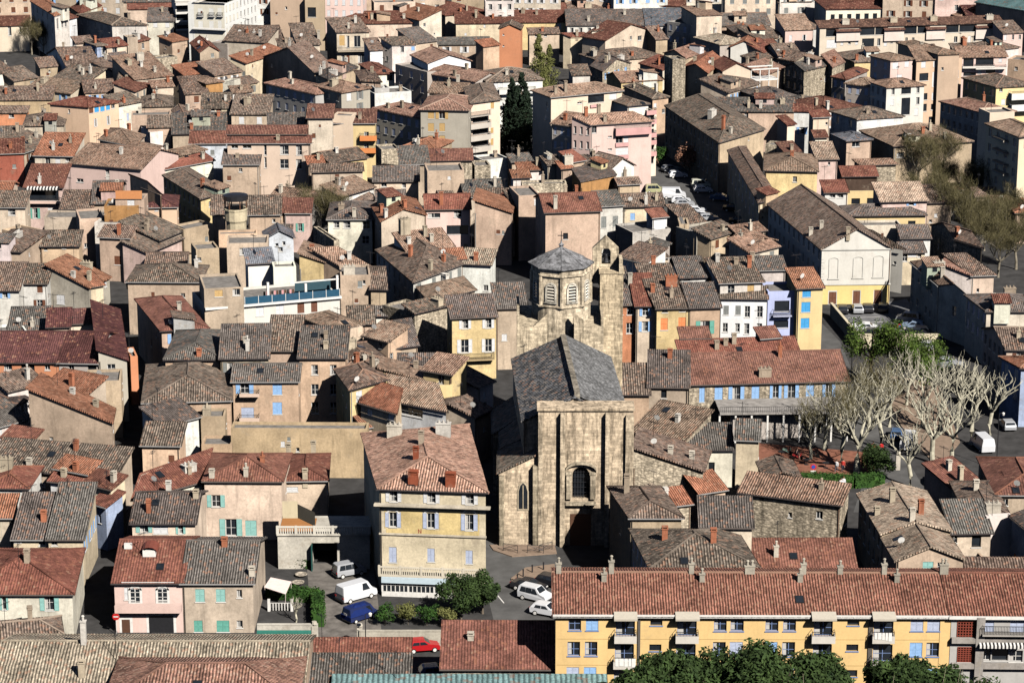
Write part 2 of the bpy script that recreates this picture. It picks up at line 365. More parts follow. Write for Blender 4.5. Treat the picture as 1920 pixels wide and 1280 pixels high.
_sk = []; _di = []
def skylight(par):
    if not _sk:
        b = MB(); b.box(-.45,-.6,-.1,.45,.6,.06); b.poly([(-.37,-.52,.066),(.37,-.52,.066),(.37,.52,.066),(-.37,.52,.066)], 1); _sk.append(b.mesh('skylight', [M['metal'], M['glass']]))
    return link('skylight', _sk[0], par)
def dish(par, base, p):
    if not _di:
        b = MB(); b.tube([(0,0,-.4),(0,0,.9)], .035, 4); n = 12
        b.poly([(.42*math.cos(6.283*i/n), -.12-.1*math.sin(6.283*i/n), 1.0+.42*math.sin(6.283*i/n)) for i in range(n)], 1); b.tube([(0,-.1,.6),(0,-.55,.95)], .02, 3); _di.append(b.mesh('satellite_dish', [M['metal'], M['frame']]))
    link('satellite_dish', _di[0], par, Vector(p)-base, rnd.uniform(-.8, .8))
def house(line, X0, Y0):
    spec, label = line.split('|'); tk = spec.split(); label = label.strip()
    q = lambda x, y: (X0+float(x)/4, Y0+float(y)/4)
    a2, b2 = q(tk[0], tk[1]), q(tk[2], tk[3])
    h = 7.0; typ = 'g'; rise = None; D = None; cpt = ept = None; ridge_y = None; wall = 'be'; roof = 'br'; ov = .35
    Fs = []; grids = {}; ks = []; kn = None; key = None; blank = set(); noun = 'house'; clean = False; shc = None; grpn = None
    for t in tk[4:]:
        c, r = t[0], t[1:]
        if ':' in t:
            k, v = t.split(':', 1)
            if k in ('F','L','R'):
                for s in filter(None, v.split('/')):
                    e = s.split(','); Fs.append((k, *q(e[0], e[1]), *q(e[2], e[3]), e[4] if len(e) > 4 else 'n'))
            elif k in ('FG','LG','RG'):
                e = v.split(','); cr = e[0].split('x'); grids[k[0]] = (int(cr[0]), int(cr[1]), e[1] if len(e) > 1 else None)
            elif k == 'K': e = v.split(','); ks.append((*q(e[0], e[1]), float(e[2]) if len(e) > 2 else 1.1, int(e[3]) if len(e) > 3 else 0, (.30,.085,.045) if len(e) > 4 else None))
            elif k == 'n': key = v
            elif k == 'N': noun = v
        elif t in WC: wall = t
        elif t in RC: roof = t
        elif len(t) == 1 and t in 'gphsblrf': typ = t
        elif c == 'h': h = float(r)
        elif c == 'd': D = float(r)
        elif c == 'r': rise = float(r)
        elif c == 'y': ridge_y = Y0+float(r)/4
        elif c == 'c': cpt = q(*r.split(','))
        elif c == 'e': ept = q(*r.split(','))
        elif c == 'k': kn = int(r)
        elif c == 'x': blank |= set(r or 'FLR')
        elif c == 'o': ov = float(r)
        elif t == 'C': clean = True
    SL = .31
    zA = zB = h
    if typ in 'lr' and rise is None: rise = 1.8
    if typ == 'r': zA = h+rise
    if typ == 'l': zB = h+rise
    A, B = P(*a2, zA), P(*b2, zB)
    A = Vector((A.x, A.y, h)); B = Vector((B.x, B.y, h))
    ab = B-A; W = ab.length; ab.normalize(); nv = Vector((-ab.y, ab.x, 0))
    if nv.y < 0 and abs(nv.y) > .2: nv = -nv
    if cpt or ept:
        rr = rise if typ == 's' and rise is not None else 2.0
        for _ in range(6):
            zc = h + (rr if typ == 's' else 0)
            if cpt: Dd = P(*cpt, zc); Dd.z = h
            if ept:
                Cc = P(*ept, zc); Cc.z = h
            if cpt and ept: pass
            elif cpt: Cc = B+(Dd-A)
            else: Dd = A+(Cc-B)
            D = ((Dd-A).length+(Cc-B).length)/2
            if rise is None: rr = SL*D if D < 11 else SL*11
            else: break
            if typ != 's': break
    else:
        if D is None and ridge_y is not None:
            lo, hi = 1.0, 60.0; mid = (A+B)/2
            for _ in range(40):
                m = (lo+hi)/2
                if typ in 'gh': p = mid+nv*m/2; zz = h+(rise if rise is not None else SL*m/2)
                elif typ == 's': p = mid+nv*m; zz = h+(rise if rise is not None else SL*m)
                else: p = mid+nv*m; zz = h
                if proj((p.x, p.y, zz))[1] > ridge_y: lo = m
                else: hi = m
            D = max(2.5, lo)
        if D is None: D = 8
        Dd = A+nv*D; Cc = B+nv*D
    eu = ab; ev = (Dd-A).normalized(); D = ((Dd-A).length+(Cc-B).length)/2
    if rise is None:
        rise = {'g': SL*D/2, 'p': SL*W/2, 'h': SL*min(W, D)/2, 's': SL*min(D, 11), 'b': .25*D, 'f': 0}[typ]
    flat = typ == 'f'
    if flat: ov = 0
    A_, B_, C_, D_ = A-eu*ov-ev*ov, B+eu*ov-ev*ov, Cc+eu*ov+ev*ov, Dd-eu*ov+ev*ov
    def Z(p, z): return Vector((p.x, p.y, z))
    mid = lambda a, b: (a+b)/2
    faces = []; prof = {'F': [(0,h),(1,h)], 'R': [(0,h),(1,h)], 'B': [(0,h),(1,h)], 'L': [(0,h),(1,h)]}
    if typ == 'g':
        ze = h-rise*ov/(D/2); R1 = Z(mid(A_,D_), h+rise); R2 = Z(mid(B_,C_), h+rise)
        faces = [[Z(A_,ze),Z(B_,ze),R2,R1],[Z(C_,ze),Z(D_,ze),R1,R2]]
        prof['L'] = prof['R'] = [(0,h),(.5,h+rise),(1,h)]
    elif typ == 'p':
        ze = h-rise*ov/(W/2); R1 = Z(mid(A_,B_), h+rise); R2 = Z(mid(D_,C_), h+rise)
        faces = [[Z(A_,ze),R1,R2,Z(D_,ze)],[R1,Z(B_,ze),Z(C_,ze),R2]]
        prof['F'] = prof['B'] = [(0,h),(.5,h+rise),(1,h)]
    elif typ == 'h':
        m_ = min(W, D)/2; ze = h-rise*ov/m_
        if W >= D:
            t = min(.46, D/2/W); e0, e1 = mid(A_,D_), mid(B_,C_); R1 = Z(lerp(e0,e1,t), h+rise); R2 = Z(lerp(e1,e0,t), h+rise)
            faces = [[Z(A_,ze),Z(B_,ze),R2,R1],[Z(B_,ze),Z(C_,ze),R2],[Z(C_,ze),Z(D_,ze),R1,R2],[Z(D_,ze),Z(A_,ze),R1]]
        else:
            t = min(.46, W/2/D); e0, e1 = mid(A_,B_), mid(D_,C_); R1 = Z(lerp(e0,e1,t), h+rise); R2 = Z(lerp(e1,e0,t), h+rise)
            faces = [[Z(A_,ze),Z(B_,ze),R1],[Z(B_,ze),Z(C_,ze),R2,R1],[Z(C_,ze),Z(D_,ze),R2],[Z(D_,ze),Z(A_,ze),R1,R2]]
    elif typ in 'sb':
        g = rise if typ == 's' else -rise; z0 = h-g*ov/D; z1 = h+g*(1+ov/D)
        faces = [[Z(A_,z0),Z(B_,z0),Z(C_,z1),Z(D_,z1)]]
        prof['R'] = [(0,h),(1,h+g)]; prof['B'] = [(0,h+g),(1,h+g)]; prof['L'] = [(0,h+g),(1,h)]
    elif typ in 'lr':
        zl, zr = (h, h+rise) if typ == 'l' else (h+rise, h); sl_ = (zr-zl)/W
        faces = [[Z(A_,zl-sl_*ov),Z(B_,zr+sl_*ov),Z(C_,zr+sl_*ov),Z(D_,zl-sl_*ov)]]
        prof['F'] = [(0,zl),(1,zr)]; prof['B'] = [(0,zr),(1,zl)]; prof['R'] = [(0,zr),(1,zr)]; prof['L'] = [(0,zl),(1,zl)]
    base = Vector(((A.x+B.x)/2, (A.y+B.y)/2, 0)); scale = pxm((A+B)/2); far = scale < 9.5
    wn_, rn_ = WC[wall][1], RC[roof][1]
    if noun == 'house' and not Fs and not label.startswith('!'):
        if flat: noun = 'rooftop_block'
        elif W*D < 30 or h <= 6: noun = 'minor_building'
    pre = f"{wn_} {noun.replace('_',' ')} with {rn_} {'' if roof in ('te',) or flat else 'tiled '}roof, "
    if flat: pre = f"{wn_} flat-topped {noun.replace('_',' ')}, "
    if label.startswith('!'): full = label[1:]
    else:
        full = pre+label
        if len(full.split()) > 16: full = f"{wn_} {noun.replace('_',' ')}, {rn_} roof, "+label if not flat else full
    if len(full.split()) > 16: print('LONG', len(full.split()), full)
    cat = {'apartment_building': 'apartment block', 'stone_wall': 'wall', 'garage': 'garage'}.get(noun, noun.replace('_', ' '))
    root = thing(noun, base, full, cat, {'house': 'old town houses', 'minor_building': 'small outbuildings and lean-tos', 'rooftop_block': 'flat-topped blocks between the roofs'}.get(noun))
    jit = rnd.uniform(.86, 1.14); hj = rnd.choice([(1,1,1),(1.04,.97,.95),(1.02,.98,.98),(1.03,1.01,.93),(.96,.97,1.0),(1.16,1.2,1.26),(1.12,1.03,1.05)]) if wall in ('be','cr','oc','gr','wh') else (1,1,1); wc = tuple(min(.82, c*jit*k_) for c, k_ in zip(WC[wall][0], hj))
    jr = rnd.uniform(.8, 1.2); rc = RC[roof][0]; rc = (rc[0]*jr*rnd.uniform(.93,1.08), rc[1]*jr, rc[2]*jr)
    wm = MB(); sides = {'F': (A, B), 'R': (B, Cc), 'B': (Cc, Dd), 'L': (Dd, A)}
    camp = Vector((0, 0, CAM_H)); placed = []
    dsty = rnd.choice(['n','n','ow','on','ob','cn','oe','ow','cw','ce'])
    for k, (p0, p1) in sides.items():
        d = Vector((p1.x-p0.x, p1.y-p0.y, 0)); L = d.length
        if L < .05: continue
        d /= L; n_out = Vector((d.y, -d.x, 0)); vis = n_out.dot(camp-p0) > 0; rects = []; zt = min(z for _, z in prof[k])
        ex = [f for f in Fs if f[0] == k]
        if ex and vis:
            for _, x0, y0, x1, y1, sty in ex:
                pts = []
                for (x, y) in ((x0, (y0+y1)/2), (x1, (y0+y1)/2), ((x0+x1)/2, y0), ((x0+x1)/2, y1)):
                    r = ray(x, y); den = n_out.dot(r)
                    if abs(den) < 1e-6: break
                    tt = n_out.dot(p0-camp)/den; w_ = camp+r*tt; pts.append(((w_-p0).dot(d), w_.z))
                if len(pts) == 4:
                    s0, s1 = sorted((pts[0][0], pts[1][0])); z1, z0 = pts[2][1], pts[3][1]
                    if sty[0] == 'o': e = (s1-s0)*.25; s0 += e; s1 -= e
                    rects.append([s0, max(z0, .05), s1, min(z1, zt-.1), sty])
        elif vis and (k in grids or k not in blank):
            if k in grids: nc, nr, sty = grids[k]; sty = sty or dsty
            elif k == 'F' or (L > 6 and rnd.random() < .75): nc = max(1, int(L/3.3)); nr = 2 if zt > 6.5 else 1; sty = dsty
            else: nc = 0
            if nc and nr:
                ww = min(1.1, L/nc*.42); pitch = 2.85
                for i in range(nc):
                    for j in range(nr):
                        z1 = zt-.75-pitch*j; z0 = z1-1.5
                        if z0 < .6: continue
                        cx = L*(i+.5)/nc + (0 if k in grids else rnd.uniform(-.3, .3))
                        if k not in grids and rnd.random() < .15: continue
                        s = sty if (k in grids or rnd.random() < .7) else 'c'+sty[-1] if sty[0] != 'n' else 'n'
                        rects.append([cx-ww/2, z0, cx+ww/2, z1, s])
        if vis and k in blank and not ex and k not in grids and L > 3.5 and zt > 4 and scale > 6:
            for _ in range(rnd.choice([0,1,1,2,2,3])):
                ww = rnd.choice([.45,.55,.7,.8]); hh_ = ww*rnd.uniform(1,1.5); c_ = rnd.uniform(.15,.85)*L; z1 = zt-rnd.uniform(.6, min(4.5, zt-1.5)); rects.append([c_-ww/2, z1-hh_, c_+ww/2, z1, rnd.choice(['n','n','cw','ce','cn'])])
        R = build_wall(wm, Vector((p0.x-base.x, p0.y-base.y)), Vector((p1.x-base.x, p1.y-base.y)), [(t, z-.04) for t, z in prof[k]], [tuple(r[:4]) for r in rects]) or []
        ok = {tuple(r[:4]) for r in R}
        for r in rects:
            if tuple(r[:4]) in ok: placed.append((k, p0, d, r))
        # eave cornice on the camera-facing eaves
        if vis and not flat and prof[k][0][1] == prof[k][-1][1] and len(prof[k]) == 2 and L > 3:
            zc = prof[k][0][1]; o0 = Vector((p0.x-base.x, p0.y-base.y, 0)); ang = math.atan2(d.y, d.x)
            tr = Matrix.Translation(o0) @ Matrix.Rotation(ang, 4, 'Z'); wm.box(.02, -.16, zc-.42, L-.02, -.002, zc-.24, 0, tr)
    if flat:                                             # parapet top ring + deck
        o = .28; cs = [Z(p, h)-base for p in (A, B, Cc, Dd)]
        inn = [cs[0]+eu*o+ev*o, cs[1]-eu*o+ev*o, cs[2]-eu*o-ev*o, cs[3]+eu*o-ev*o]
        for i in range(4):
            j = (i+1) % 4; wm.poly([cs[i]-Vector((0,0,.04)), cs[j]-Vector((0,0,.04)), inn[j]-Vector((0,0,.04)), inn[i]-Vector((0,0,.04))])
            wm.poly([inn[i]-Vector((0,0,.04)), inn[j]-Vector((0,0,.04)), inn[j]-Vector((0,0,.6)), inn[i]-Vector((0,0,.6))])
    wmat = M['rubble'] if wall == 'st' else M['plaster_clean'] if clean else M['plaster']
    wall_o = link('wall', wm.mesh('wall', [wmat]), root, color=wc)
    if flat:
        rb = MB(); rb.poly([p-Vector((0,0,.42)) for p in inn], 0, [(p.x, p.y) for p in inn]); me = rb.mesh('roof', [M['flat'] if roof != 'te' else M['ribbed']]); rc = RC['fl'][0] if roof == 'br' else rc
        ro = link('roof', me, root, color=rc); rfaces = [[Z(p, h-.4) for p in (A, B, Cc, Dd)]]
    else:
        fl_ = [[p-base for p in f] for f in faces]
        rb, edges = roof_mesh(fl_, sag=0 if clean or roof == 'te' else 1.3, off=base)
        for kk, e in edges.items():                      # mortar ridge and hip caps
            if len(e) == 2 and (e[0][0]-e[0][1]).length > .5: rb.tube([e[0][0]+Vector((0,0,.02)), e[0][1]+Vector((0,0,.02))], .13, 5)
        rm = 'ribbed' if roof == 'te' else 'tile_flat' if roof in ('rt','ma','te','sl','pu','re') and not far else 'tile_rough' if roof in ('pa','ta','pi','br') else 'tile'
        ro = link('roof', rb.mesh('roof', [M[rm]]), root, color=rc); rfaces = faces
    ro_par = ro
    for k, p0, d, r in placed:
        s0, z0, s1, z1, sty = r; ww, hh = s1-s0, z1-z0; rz = math.atan2(d.y, d.x)
        loc = p0+d*s0-base; loc.z = z0
        col = SH.get(sty[1] if len(sty) > 1 else 'w', (.6,.6,.6))
        me = window_mesh(ww, hh, sty, far); wn = me.name
        vs = link('window', me, root, loc, rz, col)
        W_ = round(ww*8)/8 or .125; H_ = round(hh*8)/8 or .125; vs.scale = (ww/W_, 1, hh/H_)
        if not far and sty[0] in 'oc':
            sm = shutter_mesh(W_/2, H_)
            if sty[0] == 'o':
                link('shutter', sm, vs, (-W_/2-.03, -.06, 0), 0, col); link('shutter', sm, vs, (W_+.03, -.06, 0), 0, col)
            else:
                link('shutter', sm, vs, (0, .04, 0), 0, col); link('shutter', sm, vs, (W_/2, .04, 0), 0, col)
    if scale > 9 and not flat:                            # gutters and downpipes
        d = Vector((B.x-A.x, B.y-A.y, 0)); L = d.length; tr = Matrix.Translation((A.x-base.x, A.y-base.y, 0)) @ Matrix.Rotation(math.atan2(d.y, d.x), 4, 'Z')
        if typ in 'ghs' and (Vector((d.y, -d.x, 0)).dot(camp-A) > 0):
            zg = {'g': h-rise*ov/(D/2), 'h': h-rise*ov/(min(W, D)/2), 's': h-rise*ov/D}[typ]
            gb = MB(); gb.box(-ov, -ov-.10, zg-.16, L+ov, -ov+.02, zg-.03, 0, tr); link('gutter', gb.mesh('gutter', [M['paint']]), ro, color=rnd.choice([(.06,.05,.05), (.30,.29,.28), (.12,.10,.09)]))
        if rnd.random() < .6 and typ in 'ghspr':
            x = rnd.choice([.12, L-.2]); gb = MB(); gb.box(x, -.13, .05, x+.09, -.02, h-.3, 0, tr); link('drainpipe', gb.mesh('drainpipe', [M['paint']]), root, color=rnd.choice([(.07,.06,.05), (.35,.33,.30), (.20,.13,.09)]))
    # chimneys
    def hit(x, y):
        r = ray(x, y); best = None
        for f in rfaces:
            n = (f[1]-f[0]).cross(f[2]-f[0])
            if n.length < 1e-6 or abs(n.dot(r)) < 1e-9: continue
            n.normalize(); t = n.dot(f[0]-camp)/n.dot(r); p = camp+r*t
            if all(((f[(i+1)%len(f)]-f[i]).cross(p-f[i])).dot(n) > -.3 for i in range(len(f))) and (best is None or t < best[0]): best = (t, p)
        return best[1] if best else None
    for x, y, hh, kd, kc in ks:
        p = hit(x, y)
        if p is None: continue
        chimney(ro_par, base, p, hh, kd, math.atan2(ab.y, ab.x), kc)
    if not flat and not clean and noun not in ('church',) and W*D > 45 and scale < 16: kn = (kn or 0)+rnd.choice([0,1,1,2,2]) if (kn is not None or ks) else None
    if not flat and not clean and noun == 'house' and W*D > 75 and scale < 12.5 and key is None and rnd.random() < .42:   # attic rooms and roof terraces
        f = rfaces[0] if typ in 'gshp' else rfaces[-1]; cc = sum(f, Vector())/len(f); nn = (f[1]-f[0]).cross(f[2]-f[0]).normalized(); nn = nn if nn.z > 0 else -nn
        p = lerp(cc, f[rnd.randrange(len(f))], rnd.uniform(0,.45)); w2, d2, h2 = rnd.uniform(1.1,2.0), rnd.uniform(1.0,1.8), rnd.uniform(.9,1.7)
        tr = Matrix.Translation(p-base) @ Matrix.Rotation(math.atan2(ab.y, ab.x)+rnd.choice([0,0,1.5708]), 4, 'Z'); b = MB(); b.box(-w2, -d2, -2.2, w2, d2, h2, 0, tr)
        b.poly([tr @ Vector(q_) for q_ in ((-w2,-d2,h2),(-w2,d2,h2),(-w2,d2,h2+.55))]).poly([tr @ Vector(q_) for q_ in ((w2,-d2,h2),(w2,d2,h2+.55),(w2,d2,h2))]).poly([tr @ Vector(q_) for q_ in ((-w2,d2,h2),(w2,d2,h2),(w2,d2,h2+.55),(-w2,d2,h2+.55))])
        if rnd.random() < .7: b.box(-.4, -d2-.03, h2-1.05, .4, -d2-.005, h2-.15, 1, tr)
        at = link('attic_room', b.mesh('attic_room', [M['plaster'], M['glass']]), root, color=tuple(min(.8, c*rnd.uniform(.9,1.15)) for c in WC[rnd.choice(['cr','be','wh','pe','gr'])][0]))
        r2, _e = roof_mesh([[tr @ Vector(q_) for q_ in ((-w2-.25,-d2-.3,h2-.02),(w2+.25,-d2-.3,h2-.02),(w2+.25,d2+.2,h2+.66),(-w2-.25,d2+.2,h2+.66))]], .12)
        link('attic_roof', r2.mesh('attic_roof', [M['tile']]), at, color=RC[rnd.choice(['br','gy','re','ta','oi'])][0])
    if kn is None and not ks: kn = (rnd.choice([1,1,2,2,3]) if W*D > 60 else rnd.choice([0,1,1])) if not flat else rnd.choice([0,0,1])
    for _ in range(kn or 0):
        f = rnd.choice(rfaces); i = rnd.randrange(len(f)); a, c = f[i], f[(i+1)%len(f)]
        cc = sum(f, Vector())/len(f); p = lerp(lerp(a, c, rnd.uniform(.2,.8)), cc, rnd.uniform(.3,.8))
        chimney(ro_par, base, p, rnd.choice([.75,1,1.25,1.5]), rnd.choice([0,0,0,1,2,2]), math.atan2(ab.y, ab.x)+rnd.choice([0,1.5708]))
    if not flat and scale > 7.5 and W*D > 45:
        for _ in range(rnd.choice([0,0,0,1,1]) if noun != 'church' else 0):
            f = rfaces[0] if rnd.random() < .7 else rnd.choice(rfaces); cc = sum(f, Vector())/len(f); nn = (f[1]-f[0]).cross(f[2]-f[0]).normalized(); nn = nn if nn.z > 0 else -nn
            p = lerp(cc, f[rnd.randrange(len(f))], rnd.uniform(0,.5)); sk = skylight(ro_par); sk.matrix_local = Matrix.Translation(p-base+nn*.04) @ nn.to_track_quat('Z', 'Y').to_matrix().to_4x4()
    if scale > 7.5 and rnd.random() < .12: dish(ro_par, base, lerp(sum(rfaces[0], Vector())/len(rfaces[0]), rfaces[0][0], rnd.uniform(.2,.6)))
    if rnd.random() < .6 and scale > 7.5:
        f = rfaces[0]; cc = sum(f, Vector())/len(f); antenna(ro_par, base, lerp(cc, f[-1], rnd.uniform(.2,.7)))
    H = dict(root=root, wo=wall_o, A=A, B=B, C=Cc, D=Dd, h=h, base=base, ab=ab, nv=ev, W=W, Dp=D, roof=ro, wall=wc, rise=rise)
    ALL.append(H)
    if key: HOUSES[key] = H
    return H
def run_table(txt):
    X0 = Y0 = 0; used = {}
    for ln in txt.strip().splitlines():
        ln = ln.strip()
        if not ln or ln[0] == '#': continue
        if ln.startswith('@'): X0, Y0 = map(float, ln[1:].split()); continue
        try: house(ln, X0, Y0)
        except Exception as e: print('HOUSE FAIL', ln[:70], repr(e)); raise
